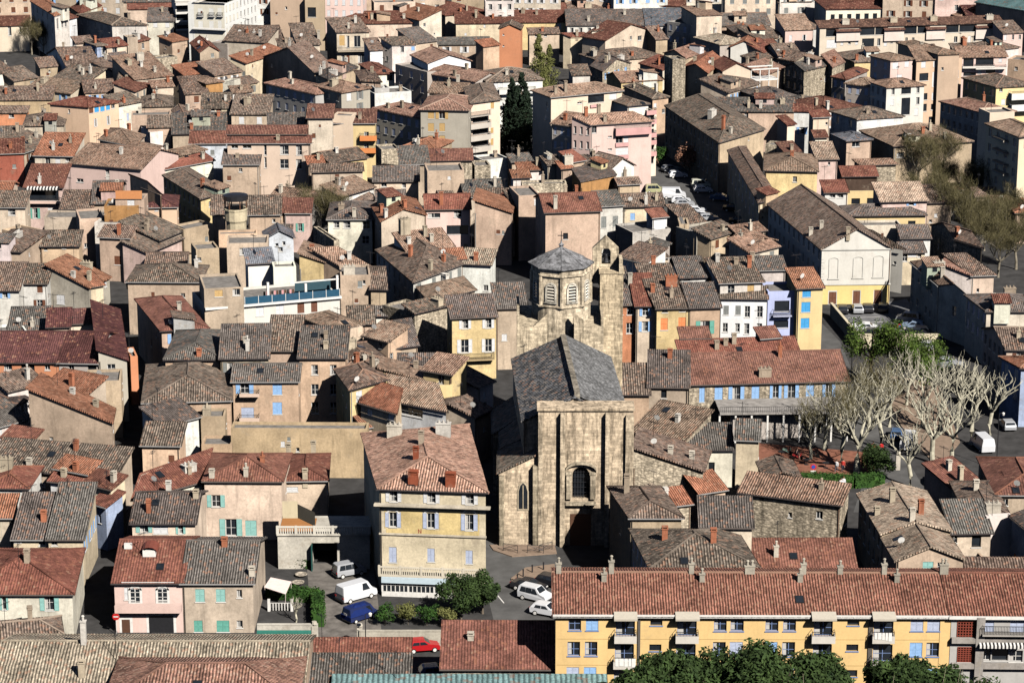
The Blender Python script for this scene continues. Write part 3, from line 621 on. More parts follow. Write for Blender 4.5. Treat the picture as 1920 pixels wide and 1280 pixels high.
TABLE = r'''
@0 960
-60 1315 2265 1320 y965 h7.5 g be pa K:630,985,2.5,2 K:615,1230,1.5 x | long, filling the bottom left corner of the photo
790 1420 2215 1420 y1130 h9 h be pi k0 x | at the very bottom, crossing the long pale roof
-300 600 540 600 c-185,270 h6 h wh re F:0,610,60,730,ot/300,610,440,735,ot K:205,370,1.2 | green shutters, left edge above the long pale roof
-250 960 460 900 d5 h3.5 h st br k1 x | !low brown-tiled annex below the white house with green shutters
100 190 360 190 y-140 h6 s cr gy K:330,60,.9 F:110,200,160,225/290,205,340,250 | lower half of the striped pair left of the dark street
362 190 620 190 y-215 h6.3 s cr gy F:385,205,430,250 k0 | taller half of the striped pair left of the dark street
-150 30 85 30 y-130 h6.5 s cr oi x k0 | at the left edge beside the striped grey roofs
855 517 1365 517 y205 h6.3 g pk re xL k0 C n:bal | !pinkish house under a red roof with dormer, arched French windows above a garage
1367 519 1895 519 y212 h6.3 g be gy F:1465,575,1535,670,ct/1620,575,1690,670,ct/1775,580,1815,640/1455,810,1520,895,cg/1625,810,1720,895,cg/1775,810,1820,865 K:1685,250,.75 K:1890,470,.75 xL | next to the red roof with the dormer, two half-open green shutters
@0 640
990 1352 1460 1352 y1130 h7 g cr gy F:1020,1365,1140,1430,ot/1150,1375,1260,1440,cw/1320,1375,1390,1440,ot K:1470,1170,.75 xL | below the red wing, teal shutters under the eave
1000 1175 1525 1034 c1060,1030 e1580,842 h6.8 s cr re x k0 | wing with ridge slanting up to the teal-shuttered terrace house
1532 1034 2110 1037 y845 h8 h cr re F:1555,1150,1685,1240,ot/1650,1330,1815,1455,ot/1840,1340,1925,1455,ct K:1590,1015,.75 x k0 | teal shutters, stained wall, just above the ribbed-roofed grey one
-200 148 440 148 y-75 h9 g og ma F:30,160,90,215/160,158,260,270,a/335,165,375,215/35,275,95,370 k0 C | large, left edge, with a loggia under the eave
442 150 730 155 y-75 h9 g gr ma F:515,165,555,215/660,168,725,280,a k0 C | right end of the large maroon-roofed pair
737 60 950 128 c695,-235 h9.5 r r1.5 gr ma F:805,170,865,235 x k0 C | curving along the dark street, left of the hip-roofed row
977 112 1032 108 d5 h7.5 f og C F:983,170,1028,245 | with one white window, projecting into the dark street
60 365 330 300 y232 h7 s wh br x | small, in front of the orange loggia house
212 350 838 600 c330,440 e850,500 h7 r r3.8 be oi F:325,520,355,560/370,715,400,750 K:545,400,.75 K:720,490,.75 n:blank | with a huge blank stained wall left of the dark street
330 335 645 395 y238 h8 s be oi x | behind the huge blank wall
640 300 905 292 d6 h8.5 f oc x | behind the huge blank wall, stained ochre parapet
0 530 205 420 d7 h5.5 s wh da x k0 | low, at the left of the huge blank wall
-80 650 205 572 d5 h5 s wh gy x k0 | !low white wall and lean-to roof left of the huge blank wall
20 712 230 745 y650 h5 s be re x k0 | tiny, at the foot of the huge blank wall
-100 935 860 1012 y765 h5.8 s be br K:220,930,.75 x | broad and ragged, in front of the huge blank wall
-120 1086 205 1090 y940 h7 h wh re k1 x | left edge, second below the huge blank wall
378 1035 628 1062 y950 h7.3 s wh re x K:480,1010,.75 | small, above the taller striped roof
415 940 655 985 y880 h8.3 s wh oi x K:570,960,.75 | tiny and high, with a white chimney
632 1050 832 1098 y985 h7.5 s cr re x | narrow, beside the street above the striped roofs
690 1200 792 1230 y1118 h6 s bl re F:700,1245,730,1270/740,1300,760,1360 | narrow blue one between striped roof and dark street
1075 450 1730 432 c1110,175 h8 h pe br F:1168,472,1235,515 xL k0 | triangular hip facing the viewer, right of the dark street
1745 292 2235 290 y165 h9 g pe gy F:1770,308,1900,390,ob/2045,305,2115,398,cb/2045,455,2115,545,cb/1810,495,1905,570,cl k0 x n:peach | with closed blue shutters and two balconies
2245 115 2590 115 y-110 h11 s pe gy F:2335,175,2385,250/2475,175,2525,250/2335,320,2390,400/2475,320,2525,400/2335,455,2390,540/2475,455,2525,540 k0 | tall, windows in two columns, half in shadow
1730 648 2755 655 d3 h7 f oc x k0 | !long low building with blank ochre wall left of the tall cream and yellow house
1065 768 1345 772 y610 h6.5 s pe br x k0 | small gabled, right of the dark street below the triangular hip
1215 625 1488 555 y462 h7 s wh gy x k0 | slanting wing joined to the small peach house
1505 562 1685 560 d4 h6.8 f oc x | ruined, in the courtyard below the balconies
1510 770 1738 770 d4 h5 f oc x k0 | plain terrace below the ruined courtyard wall
1655 120 2010 115 y-125 h10.5 s cr gy K:1840,20,.75 k0 | left of the sunken roof terrace
1240 125 1653 125 y-92 h10 h pe gy k0 x | hip end nearest the dark street, below the glass terrace
2012 60 2240 60 y-190 h10.8 s be br k0 x | with the sunken terrace cut in
@480 640
1668 345 1778 292 y205 h7 s wh br x k0 | narrow in the black gap left of the church
1640 560 1760 500 d8 h7 g be br x k0 | !gloomy brown-roofed house in the black gap beside the church nave
@480 640
200 1035 530 1030 y850 h6 h cr re F:230,1090,315,1125,cw/205,1135,440,1255,a K:245,850,1.25 | left of the corner house, green-curtained veranda
680 188 1010 150 y10 h8.5 h be br x k0 | in the dim block above the yellow group
680 195 860 195 y148 h8.3 s be br x k0 | !narrow brown-tiled strip roof left above the yellow group
1070 170 1360 170 y108 h8 s be gy x k0 | !narrow striped grey roof behind the yellow group
705 350 975 275 c597,205 h10 h ye br xL F: K:900,190,.75 | red left wall in shade, left end of the yellow group
925 195 1255 278 d5 h9 r r1.5 ye ta x K:1200,200,.75 | long slanting wall in the middle of the yellow group
1255 205 1470 240 d4 h10.5 s ye ta F:1365,255,1410,320 k0 | upper right block of the yellow group
1352 328 1472 326 d3 h9 f ye x k0 C | tower-like right corner of the yellow group
1045 440 1425 515 c985,310 h8 s wh ta F:1085,500,1250,560/ k0 | !white-walled brown-roofed house with skylights inside the yellow group
785 450 1050 530 c830,345 h8 s oc oi F:835,510,870,550,cw/990,535,1035,590,cw x k0 | plain tan slope, front of the yellow group
810 640 1000 605 y570 h5 s be oi x k0 | low strip at the foot of the yellow group
925 1092 1722 1118 c805,690 e1585,620 h13.3 h cr pi k0 n:hotel ye F:975,1122,1088,1200,ow/1258,1135,1375,1210,ow/1545,1145,1662,1220,ow/970,1280,1084,1390,ol/1254,1285,1368,1400,ol/1540,1295,1660,1415,ol/998,1540,1055,1655,cl/1285,1550,1340,1650,cl/1572,1565,1625,1665,cl K:1040,700,1.2,1 K:1405,700,1.5,1 K:1240,760,1.25 K:1200,880,1.25,0,r K:1180,1060,1.25,3,r K:1460,1075,1.25,3,r | !tall cream and yellow corner house with patterned pinkish hip roof and glazed ground floor
@480 960
372 1068 1145 1068 y975 h4 s be re x k0 | !strip of red tiles above the grey corrugated roof at the bottom
372 1330 1140 1330 y1068 h4.3 s be gy x k0 | low, ribbed, bottom centre left of the red car
560 1335 2640 1335 y1236 h4.6 s be te x k0 o0 | !green ribbed metal roof along the bottom edge
1400 1158 2240 1160 y825 h5 s st rt K:1610,950,.5 FG:1x0 k0 | with an orange patch, left of the yellow apartment block
@960 960
1045 412 1845 407 c900,125 h9 h be br K:1510,230,1.5 K:1145,200,1.25 LG:5x2,cl FG:5x2,n n:cnr | large corner one, dark left side facing the church door
1420 98 1800 102 y-112 h10 s cr gy x k0 | upper striped wing of the corner house facing the church
890 30 1270 30 c735,-195 h9.5 h be br K:860,-150,2 x | ragged and gloomy, rear wing facing the church door
1830 410 2575 408 y205 h5 s be re x k0 | broad low hall behind the yellow apartment block
@960 640
1712 1120 2465 1215 y1030 h8 s st ta K:2030,1230,2.5 F:2070,1280,2100,1320/2280,1270,2330,1330 x | large ruinous, pale rubble front right of the church
@1440 960
965 352 1465 342 c850,160 h7.5 p r1.6 be pa F:1160,370,1240,445,ct/1270,375,1350,440,n k0 xL | small gable facing the viewer behind the yellow apartments
855 152 1368 130 c685,-140 h8 p be pa K:1080,60,1.25 K:1145,10,1.6 K:930,-80,1.5 k0 LG:5x2 | dark left wall on the alley, right of the rubble house
1385 148 1672 142 y-88 h6.5 s cr gy F:1390,165,1420,230/1528,170,1598,262,a k0 | ribbed roof over a small terrace at the right
1640 32 1832 22 d1 h7.5 f wh x k0 C | !bright white wall closing the courtyard at the right edge
1832 22 2020 180 d5 h8 s wh gy x k0 | at the right edge beside the shaded courtyard
1445 450 2040 455 y405 h5 s be br x k0 | !strip of pale tiles just behind the right end of the yellow apartments
1440 365 1640 352 d5 h3.8 f be x k0 | low terrace left of the shaded courtyard
@1440 640
1500 1290 1800 1290 y1060 h6.8 h be br K:1560,1110,1 x | between the ribbed terrace roof and the red roof at right
1715 1137 2200 1140 y878 h7 h be rt F:1760,1180,1800,1230 k0 | !beige house with a broad red-brown striped roof at the right edge
1375 1085 1580 1035 y895 h6 s be rt K:1440,1060,2 K:1355,960,1 k0 x | lower wing left of the broad striped roof at the right edge
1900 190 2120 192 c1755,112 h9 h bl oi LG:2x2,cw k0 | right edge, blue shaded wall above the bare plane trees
@960 640
1330 315 2520 286 y78 h7 g st rt F:1405,335,1445,455,cb/1520,335,1580,435,cb/1625,335,1740,455,ob/1798,330,1855,430,cb/1935,325,2020,425,ob/2042,320,2150,425,ob/2205,320,2265,410,cb/2328,320,2422,430,ob K:1560,80,.75 k0 n:blue | !long pale stone building with many blue shutters and striped red-brown roof
1640 545 2190 515 d4.5 h4 f gr fl x k0 | !flat canopy roof along the foot of the blue-shuttered stone building
1028 330 1322 335 y72 h8.5 s be gy F:1118,368,1160,425,a x k0 | large plain one between church and blue-shuttered building
815 388 1028 388 y170 h7.8 s pe br x k0 | lower one touching the church nave
905 665 1285 742 y482 h6.5 s st ta x k0 | broad swept tan roof right of the church front
910 790 1430 962 d8 h6 r r2.6 st br F:1068,920,1115,975 x k0 | curved rubble apse right of the church front
1290 802 1655 800 y618 h5.5 s cr gy F:1420,905,1520,985,a x K:1300,770,.5 | with arched garage door right of the apse
1682 726 1850 732 y590 h7 s cr gy x k0 | narrow tall one right of the arched garage
1405 1130 1600 1100 y985 h4 s be oi x k0 | low streaky tiles below the arched garage
1050 1240 1340 1205 y1110 h7 s st oi k2 x | jumble of walls and tiles below the rubble apse
@1440 640
-20 1010 235 1005 d6 h6 p be br x k0 | !tiny gabled house left of the green hedge
0 1085 212 1080 y1030 h5.5 s wh gy x k0 | !tiny striped lean-to left of the green hedge
@960 320
252 308 662 295 y167 h13 g be re F:383,468,420,515,a xL K:325,285,2 k0 n:tallred | tall blank stained wall behind the octagonal tower
50 188 214 180 d8 h12 f be x k0 | narrow windowless block left of the tall red roof
664 262 832 252 y150 h9.5 g wh gy F:672,265,708,305,ce/760,260,797,303,ce/668,345,707,430,ce/755,340,795,420,ce k0 | four dark closed shutters right of the tall red roof
834 265 1140 258 y170 h8 g cr br F:887,318,922,370,cb/1010,312,1070,365,ob k0 | long cream one with two pale blue shutters
1055 347 1162 337 y312 h8.5 s wh re x k0 | tiny turret on a flat roof below the parked cars
905 462 1190 432 d7 h6.5 f gr x | with clutter, under the tiny turret
890 600 1010 640 d5 h5 s gr gy x | gloomy small one left of the bell gable group
1310 395 1460 390 c1165,285 h6.5 s be br x k0 | long shed slanting toward the parked cars
1385 468 1650 425 d6 h7.5 f gr br x k0 | stained concrete wall below the parked cars
1255 400 1328 400 d5 h8 f oc x k0 | narrow lit pier below the parked cars
1600 560 1785 590 y480 h7.5 g be ta | first of the tan cluster above the town row
1485 505 1690 440 y405 h7 s be br | upper left of the tan cluster above the town row
1785 612 2000 560 y485 h7.5 s cr ta | right of the tan cluster above the town row
1690 470 1900 440 y400 h7 g be ta | top of the tan cluster above the town row
800 640 1000 688 y560 h9 s wh br x k0 | sliding right behind the bell gable
975 652 1170 642 y578 h8 h be br | small hip right of the bell gable
800 1000 930 995 y730 h9.5 s og gy F:812,1018,832,1080,n/862,1015,912,1080,n/857,1140,907,1220,n k0 x | leftmost of the colourful town row
932 1008 1085 1005 y775 h9.5 s cr re F:958,1015,1042,1088,ob/952,1130,1042,1205,ob K:885,840,1.2 K:1055,920,1.2 k0 n:row | second of the colourful row, four sky blue shutters
1087 1025 1335 1020 c935,705 h9.5 s ye br F:1115,1105,1168,1195,co/1248,1100,1302,1185,co/1125,1035,1168,1064,n/1255,1030,1300,1057,n K:1060,700,1 k0 x | third of the colourful row, orange closed shutters
1338 1022 1560 1015 y845 h9.5 s pe gy F:1395,1020,1505,1080,og/1380,1125,1515,1222,og k0 x | fourth of the colourful row, green shutters
1265 795 1460 788 y648 h11.5 s wh gy F:1290,800,1340,828 k0 x | set back above the green-shuttered one
1562 835 1880 825 c1460,600 h11.5 s wh br F:1618,860,1668,920/1765,855,1815,935,cy K:1540,680,1 K:1800,670,1 k0 x | big slope right of the colourful row
1568 948 1912 952 d3 h9.3 s wh br F:1585,1012,1625,1080,ce/1675,1012,1715,1080,ce/1745,1015,1785,1100/1838,1015,1880,1100/1580,1142,1618,1210/1672,1145,1708,1210/1740,1145,1780,1225/1835,1145,1875,1225 k0 x C | eight tall windows in two rows
1285 1430 2165 1400 y1262 h6.5 s be re k0 x K:1535,1335,1 | broad low dark red roof between colourful row and blue-shuttered building
1272 1250 1480 1245 y1188 h8.5 s wh rt x k0 | !small red-roofed skylight house left on the broad low red roof
1870 1250 2005 1240 y1180 h8.5 s wh rt x k0 | !small red-roofed skylight house right on the broad low red roof
@1440 320
-90 740 130 735 y645 h10 s wh gy x k0 | ribbed strip above the lavender house
0 905 220 900 d6 h10.1 f la F:48,975,160,1055,a/42,1125,152,1178,a k0 C x n:lav | with arched balcony window and roof terrace
222 875 412 868 c145,690 h11 s ye oi F:258,890,322,948,cB/250,985,318,1060,cB/245,1105,310,1180,cB k0 x C | tall narrow, three turquoise shutters
405 580 925 575 c5,245 h9.8 p r3.4 wh br F:455,908,512,1028,cn/637,900,690,1020,cn/795,895,850,1015,cn LG:11x2,n K:400,430,1 K:600,470,.75 K:320,480,1 k0 C n:chapel | !long white hall with blind arched windows and a yellow base above the car park
926 565 1012 580 c700,375 h8 s wh br F:940,680,962,702 k0 C | !narrow white side wing right of the white hall with blind arches
600 332 1182 325 y250 h5.5 h ye gy F:665,385,710,410,a/790,380,830,405,a/920,378,972,402,a/1050,376,1106,408,a K:830,400,.5 k0 x C | long and low right of the white hall
597 152 850 150 d6 h6.5 f ye F:625,208,690,252,a/742,206,806,252,a k0 C | with two arched windows above the long yellow one
428 158 598 155 y75 h8 s wh re F:462,168,505,205/520,168,565,205 k0 C | small block on the white hall's left shoulder
565 38 818 35 y-30 h9 s dk re x k0 | open dark loft under red tiles at centre right
850 228 1192 220 y90 h7.5 s pk pa F:1040,230,1110,262,ob x k0 | mottled tiles and blue shutters left of the bare trees
1195 235 1375 230 y108 h7 s be br x k0 | between the mottled roof and the bare trees
1400 135 1560 135 y92 h6 h cr oi x k0 | tiny orange hip behind the bare trees
1560 190 1780 185 y125 h6 g be br x k0 | half hidden among the bare trees at right
1700 240 1900 240 y150 h6 h be ta | behind the thickest bare trees at right
1860 310 2050 310 y200 h6 h be oi x | right edge behind the bare trees
700 410 1003 406 d4 h7.5 f cr x K:790,440,1 k0 | plain blank wall right of the white hall's ridge
1000 500 1218 498 y410 h6.5 s wh gy x k0 | striped lean-to behind the white hall
1003 606 1178 603 y540 h6 s cr gy F:1010,615,1045,680/1050,618,1115,645,cw/1120,615,1150,650 k0 | small striped, in the white hall's back court
1405 510 1608 572 c1225,408 h7 g st br x k0 | long rubble one against the bare trees
1310 695 1530 780 d4 h8 r r1.5 wh pi x K:1300,600,1 k0 | slanting pink strip above the car park
1530 780 1695 775 c1325,615 h8 s cr br x k0 | broad striped slope right of the pink strip
1078 682 1285 855 e1490,928 h8.5 g wh ta F:1080,775,1092,810/1125,810,1140,840/1185,860,1200,895/1222,895,1235,930/1070,930,1083,985/1112,960,1128,1015/1175,1015,1190,1070/1208,1050,1225,1105 R:1380,1015,1410,1095 k1 | yellowish side with rows of tiny windows at the car park
1640 1045 2060 1045 c1490,930 h9 h cr gy LG:4x2,cl K:1660,870,.75 | broad striped hip at right edge above the dark cars
1790 1330 2150 1335 c1620,1178 h9.5 g cr br LG:5x2,n k0 | at right edge, its long grey side above the shaded street
@480 320
120 182 430 217 e525,165 h8 g wh ta RG:3x1,n K:380,110,.75 | bright white side wall above the pollarded yard trees
-20 312 200 312 y205 h7.5 s pe rt F:15,318,45,335/130,315,165,335 k0 x | left half of the low pinkish pair
215 312 405 312 y210 h7.5 s pk rt F:220,318,250,345/300,315,335,345/300,395,360,455,og k0 x | right half of the low pinkish pair, green shutters
0 428 265 425 y352 h5 s be gy x k0 | !grey lean-to roof below the low pinkish pair
75 500 280 492 d5 h6.5 p r1.3 bw sl x k0 | !small blue-grey gabled canopy above the roof terrace
540 358 870 357 y220 h8.3 h cr gy F:580,385,625,430/655,383,708,432/798,380,855,438/795,490,850,550 k0 x | behind the yard trees, striped hip
640 190 885 117 y75 h8.5 s wh ta x K:660,150,.5 | curved roof left of the small cream striped one
690 235 890 205 y150 h7 s be br x | lower curved roof behind the striped hip
885 75 1218 72 y-32 h8.5 s cr gy F:940,95,980,122/1095,95,1125,130 k0 x | small striped one with two square windows
905 218 1115 215 y150 h7 s be gy x k0 | striped lean-to below the two square windows
940 372 1272 325 c872,258 h10 p r1.6 be oi x K:940,315,1.25 K:972,350,1.25 K:1115,275,1 | blank gable wall and white chimneys, centre left
1275 285 1605 280 y175 h9.5 g pk re F:1485,298,1542,350/1290,318,1382,355/1322,430,1402,470/1430,410,1592,478,a/1560,550,1592,590 K:1225,260,2 K:1390,255,2 k0 x C | with glazed terrace left of the blank grey-beige wall
1295 368 1422 362 d2.5 h7.3 f pk x k0 C | !small pink terrace block beside the glazed terrace
1640 218 1915 308 d9 h9.8 r r2.1 be oi x k0 | tall blank sloping-top wall at the centre
1285 2 1562 -5 d7 h12 f be x k0 | tall plain beige cube at the centre
1375 165 1465 160 y118 h8 s be br x k0 | tiny striped one below the plain beige cube
1565 160 1850 150 y70 h8.5 s be gy | first behind the blank sloping-top wall
1600 192 1925 190 y155 h8 s be br x | thin strip behind the blank sloping-top wall
1730 240 1905 288 y192 h9 s be re x k0 | red slope right behind the blank sloping-top wall
1180 826 1580 678 c905,592 h9 h wh br LG:7x2,n K:1160,640,1.5 K:1310,740,1.25 n:messy | long one on the shaded curving street, white front
1130 600 1480 562 y452 h10.3 s wh ta x K:1115,470,2.5,1 K:1315,530,1 | ragged upper part above the long white-fronted one
1350 668 1570 655 y590 h9.5 s be oi x k0 | small orange slope on the ragged roofs
1540 690 1760 700 y590 h9 s wh pa K:1650,670,1 x | bleached pale tiles at the centre
1300 965 1642 885 c1215,872 h8 h be ta xL k0 | two-tone hip left of the yellow shuttered house
1470 1097 1800 1083 y935 h10 s ye gy F:1525,1120,1612,1185,ow/1700,1115,1785,1180,ow/1510,1265,1620,1365,ow/1695,1260,1790,1358,ow k0 x n:yel | white shutters, beside the octagonal church tower
1802 1024 2030 1018 y845 h10 s be gy x k0 | dark striped one touching the octagonal tower
1210 1075 1385 1030 d8 h7.5 f st x k0 | ruined block left of the yellow shuttered house
1190 1062 1450 1000 y975 h8 s st br x k1 | ragged strip above the ruined block
885 1080 1200 1075 d2.2 h6 s wh gy x k0 | thin tiled top and low white wall in the court
1000 1330 1210 1300 c950,1160 h6 s be gy x k0 | ribbed slope in shade above the yellow group
700 1145 885 1140 y1018 h7.5 s be br x k0 | striped patch under the two-chimney block
590 1187 800 1145 y1050 h8 h be ta x k0 | small hip behind the tall peach one
810 1230 990 1275 y1145 h7.5 s pe ta x k0 | small peach gable below the thin white wall
635 1198 800 1165 d5 h8 f cr F:870,1290,905,1330 x k0 | small plain one above the yellow group
632 785 858 780 d7 h11 f be x K:700,775,1.25,1 | blank two-chimney block right of the roof terrace
862 880 975 882 c840,735 h9 g be br F:865,915,880,950,a k0 x | narrow one on the curving street
325 618 660 725 d8 h9.6 r r2.3 ye ta F:355,662,395,705 x K:480,640,.75 K:420,600,.75 | yellow gable above the roof terrace
660 722 852 716 c420,550 h10.3 s be ta K:700,660,1 x | long rust slope right of the yellow gable
430 418 585 522 d1 h7.5 f st x k0 N:stone_wall | !crumbling rubble wall left of the yard with trees
-375 1025 628 937 d10 h9.5 f wh C F:0,1010,60,1090,cw/150,1000,210,1080,cw/310,980,362,1068,cn/413,975,460,1060,cn/-250,1035,-200,1120,cw/-150,1025,-90,1110,n x k0 n:terr | !wide white building with blue glass terrace on its roof
-390 885 -95 870 d9 h12.5 f be F:-310,895,-250,945,cy/-175,885,-120,935 x k0 n:pent | penthouse block on the left of the blue glass terrace
130 722 300 715 d3.5 h12 f wh F:135,728,235,850,cb x k0 C | tiny hut with blue door on the roof terrace
-60 690 128 680 d4 h12 s wh sl x k0 C | small penthouse with slate sheet roof on the terrace
@0 320
185 120 465 122 y-45 h9 s pk re F:200,128,440,225,a/225,280,300,358,og/360,280,405,325,cw k0 x n:awn | striped awning over a loggia, upper left
525 -60 1055 -15 y-185 h9 g pk ta F:790,-10,820,50/575,60,625,88 k1 x C | large blank pink wall, upper left
455 280 690 280 y150 h7.3 s be br x | mottled slope right of the awning loggia
692 242 900 238 y75 h8 g be gy x K:880,120,1 | dark ribs left of the small orange terrace awning
330 350 780 346 d6 h7 f be x k0 | railed terrace below the awning loggia
305 560 590 558 y452 h6.5 s oc br F:330,570,355,600/465,570,495,585 k0 x | striped one under the railed terrace
155 470 300 435 d5 h7 f oc F:200,580,240,620 x k1 | narrow stained, left of the striped ochre one
595 362 778 352 d8 h8.5 f be x k0 | tall blank block under the railed terrace
780 264 1038 262 d6 h11 f bk x k0 n:brk | !square block faced with two tan brick panels
865 215 1080 215 d5 h12 f be F:955,222,1008,260,cw x k0 n:otp | orange-curtained penthouse above the brick panels
745 490 970 500 y415 h8 s be br F:858,640,908,705,cn x | two-storey below the brick panels
1035 400 1112 342 d8 h8.5 f wh F:1070,500,1090,540 x k0 | slim bright wall right of the brick panels
1085 270 1325 265 y175 h9.5 h pe ma F:1160,275,1187,302,cw/1112,345,1130,385/1115,465,1140,500 k0 x C | neat plain wall at the street mouth
1075 120 1210 172 c975,55 h12 s pe rt F:1130,130,1160,175 k0 x | small dormer-like one above the neat peach wall
1505 205 1700 148 c1225,30 h9 h ye br K:1520,120,1.25 LG:8x2,n xF | shaded left side along the narrow street, yellow end
1865 325 2100 322 y190 h8.5 s be br x k0 | striped one behind the round stone turret
1700 545 2010 540 d6 h8.5 f cr F:1797,580,1860,632 x k0 | right below the round stone turret
1640 475 1930 468 d3 h8 f oc x k0 | carrying the round stone turret
1590 322 1695 320 y185 h8.5 s be br x k0 | strip left of the round stone turret
1195 515 1378 440 y345 h7 s be br x K:1305,500,1 | long brown slope below the neat peach wall
1376 440 1600 395 d4 h7.3 f oc x k0 | bare ochre wall left of the round stone turret
1110 612 1365 500 d5 h6 s pk br x F: | small pink wedge left of the grey court wall
1100 692 1392 690 y612 h6 g gr br x k0 | with grey wall, above the wide brown hip
1470 590 1642 578 d5 h10.5 f be F:1480,650,1510,680 x k0 | cut-corner turret behind the terrace penthouse
958 824 1490 827 y697 h9 h be br x k0 | wide striped hip left of the concrete penthouse
1212 1192 1555 1172 c1025,960 h9 h be rt xL k0 | rusty corner hip on the dark street
352 705 666 868 d7 h6.6 r r3.0 gr oi F:440,840,460,865/425,930,485,1000,cw x K:550,800,.75 n:orr | vivid orange sloping roof and grey gable, left
666 868 772 850 d6 h6.5 s cr oi x k0 | narrow lit end of the vivid orange roof
150 838 350 838 y702 h7.5 s wh br F:155,850,218,920,cn/278,850,320,915,cn/255,968,340,1020,on x k0 | brown shutters left of the vivid orange roof
-100 890 138 890 y690 h7.5 s wh br F:0,900,75,955,ob x k0 | blue shutters at the left edge
-120 590 150 600 y425 h8 h be br x k1 | domed ragged roof at the left edge
-120 268 185 268 y155 h8 s cr br F:60,285,115,335,n x k0 | left edge beside the awning loggia
-60 150 80 150 y80 h9.5 g cr oi x k0 | tiny at the left edge above the awning loggia
65 1205 355 1200 y1025 h7 s cr gy x k1 | striped, left above the large maroon roof
358 1165 520 1160 y1035 h8.8 s cr ma x k0 C | maroon dormer block on the left
530 1140 735 1130 y1040 h8.8 s cr ma x k0 C n:mar | maroon striped one with the draped terrace
-60 1225 205 1200 d5 h7.5 f wh x k0 | low white parapet at the left edge
@0 0
-60 192 215 185 y118 h7 g cr re F:60,200,85,270/145,205,160,245 k0 C x | top left corner, two tall windows
408 115 515 90 c230,5 h12 h wh oi F:425,140,440,220/460,140,475,210/485,130,500,205 k1 LG:5x2,n | dark red side wall, white pilastered end, top left
518 140 575 125 y105 h10 s wh re x k0 | tiny piece right of the pilastered end
600 100 760 40 c480,20 h9 h cr re x | behind the large brown hip, top left
840 187 1100 185 c585,110 h9.5 h wh br LG:5x2,n xF K:940,100,1 | large brown hip with blue shaded side, top left
870 240 1035 235 y190 h6 s wh pu F:875,245,1030,275,a x k0 | !white shed with purplish roof before the large brown hip
1107 157 1300 155 y62 h9 s wh gy F:1150,165,1180,205,cw/1240,165,1270,205,cw k1 | two closed shutters left of the balcony tower, top
960 65 1290 60 y30 h10 s cr re x | !strip of red roof left of the balcony tower, top edge
925 12 1295 10 y-20 h11 s cr gy x | !strip of dark roof at the top edge left of the balcony tower
1312 2 1450 -3 d8 h14 f wh F:1325,35,1440,92,a/1325,112,1440,160,a/1325,188,1440,228,a/1340,330,1430,380,a x C N:apartment_building n:baltow | narrow tower of balconies beside the ornate facade, top
1452 20 1680 30 d10 h15 f wh F:1485,65,1520,130,n/1568,65,1602,130/1633,62,1662,125/1488,160,1522,222/1570,160,1602,222/1635,157,1662,215/1475,300,1530,360/1620,300,1665,370 x C N:apartment_building n:orn | ornate front with balconies, top left
1682 30 1925 -65 d10 h15 f wh FG:9x3,n x C N:apartment_building | long receding wing with rows of windows, top
1690 290 1990 302 y195 h8.3 s cr br k1 | first dark roof right of the ornate white facade
1705 330 1880 292 d5 h7.5 f gr x | plain grey-walled, before the first dark roof
1500 387 1642 377 c1430,318 h8.5 p r1.5 be re x k1 | tiny gabled hut below the ornate white facade
1190 272 1290 312 d5 h9 r r.8 be oi x | pale, sloping top below the two closed shutters
1030 310 1120 290 y280 h8.3 s be re | low one left of the pale sloping-topped one
955 282 1032 277 d4 h10 f be x | narrow block below the purplish shed
570 322 700 312 y275 h9 s cr br x | left of the little blue-grey one, upper left
725 342 798 335 y265 h9.2 h bl br F:730,345,750,420,n/760,345,782,415 k1 | little, among cream ones, upper left
800 352 950 335 y290 h8.8 s cr re F:840,362,880,398,n k1 | right of the little blue-grey one, upper left
655 362 725 360 d4 h7.5 f wh x k0 C | white cube left of the little blue-grey one
500 490 750 485 c360,400 h7.3 g wh br K:505,450,.75 x | long gable below the white cube, upper left
300 500 432 490 y432 h6.5 s be br x | left of the long gable, upper left
105 605 280 577 y505 h6.5 g be br | mottled, near the upper left edge
-60 555 100 530 y460 h8 g wh br x | upper left edge, bright white wall
370 602 620 635 y502 h7.3 s cr br x K:620,560,1.2 | broad dark slope, upper left
200 662 530 697 y597 h6 s cr ta | low ragged tan one, upper left
-60 745 385 742 y650 h7.2 s oc br x | very long dark one at the left edge, upper part
243 758 337 755 d4 h6.3 f rd F:275,790,305,825 x k0 | small red cube under the very long dark roof
-50 840 200 840 y805 h5.3 s og br F:65,850,105,885 k0 x | low orange one at the left edge
662 798 888 760 c375,775 h10.5 h pe re F:668,810,700,850,cn/708,805,742,842,cB/752,800,785,835,cB/795,790,825,825,cB/835,785,862,815,n/705,890,728,950,ow/800,870,825,935,ow k0 L:510,820,525,850 C n:peachred | with a frieze of blue panels under the eave, upper left
890 788 1060 755 y705 h9 s wh br F:895,778,912,830/950,768,965,800/995,758,1012,795/893,860,912,915,cl/950,850,967,905,cl x | slim windows right of the blue-panel frieze
1062 795 1290 790 y700 h7.5 h be br x K:1150,740,.75 | behind the dark-sided tall corner, upper left
360 860 490 900 y815 h7 s cr ta x k0 | below the blank peach gable wall, upper left
180 938 475 932 y840 h7.5 h cr br F:272,940,300,975/275,1008,305,1038,cw k1 x | two small windows, left of the peach gable wall
-60 1042 170 1035 y950 h7 s be br x | striped, left edge under the low orange one
-60 1150 175 1142 y1045 h7 s rd re x K:80,1110,1 | all red, left edge
180 1140 400 1062 y1018 h6.5 s be br | slanting, right of the all-red one
260 1160 545 1167 y1000 h8 s cr oi F:340,1178,377,1240/415,1178,452,1238,cw/490,1180,530,1215,n K:540,1060,1 x | streaky orange ribs and three windows, upper left
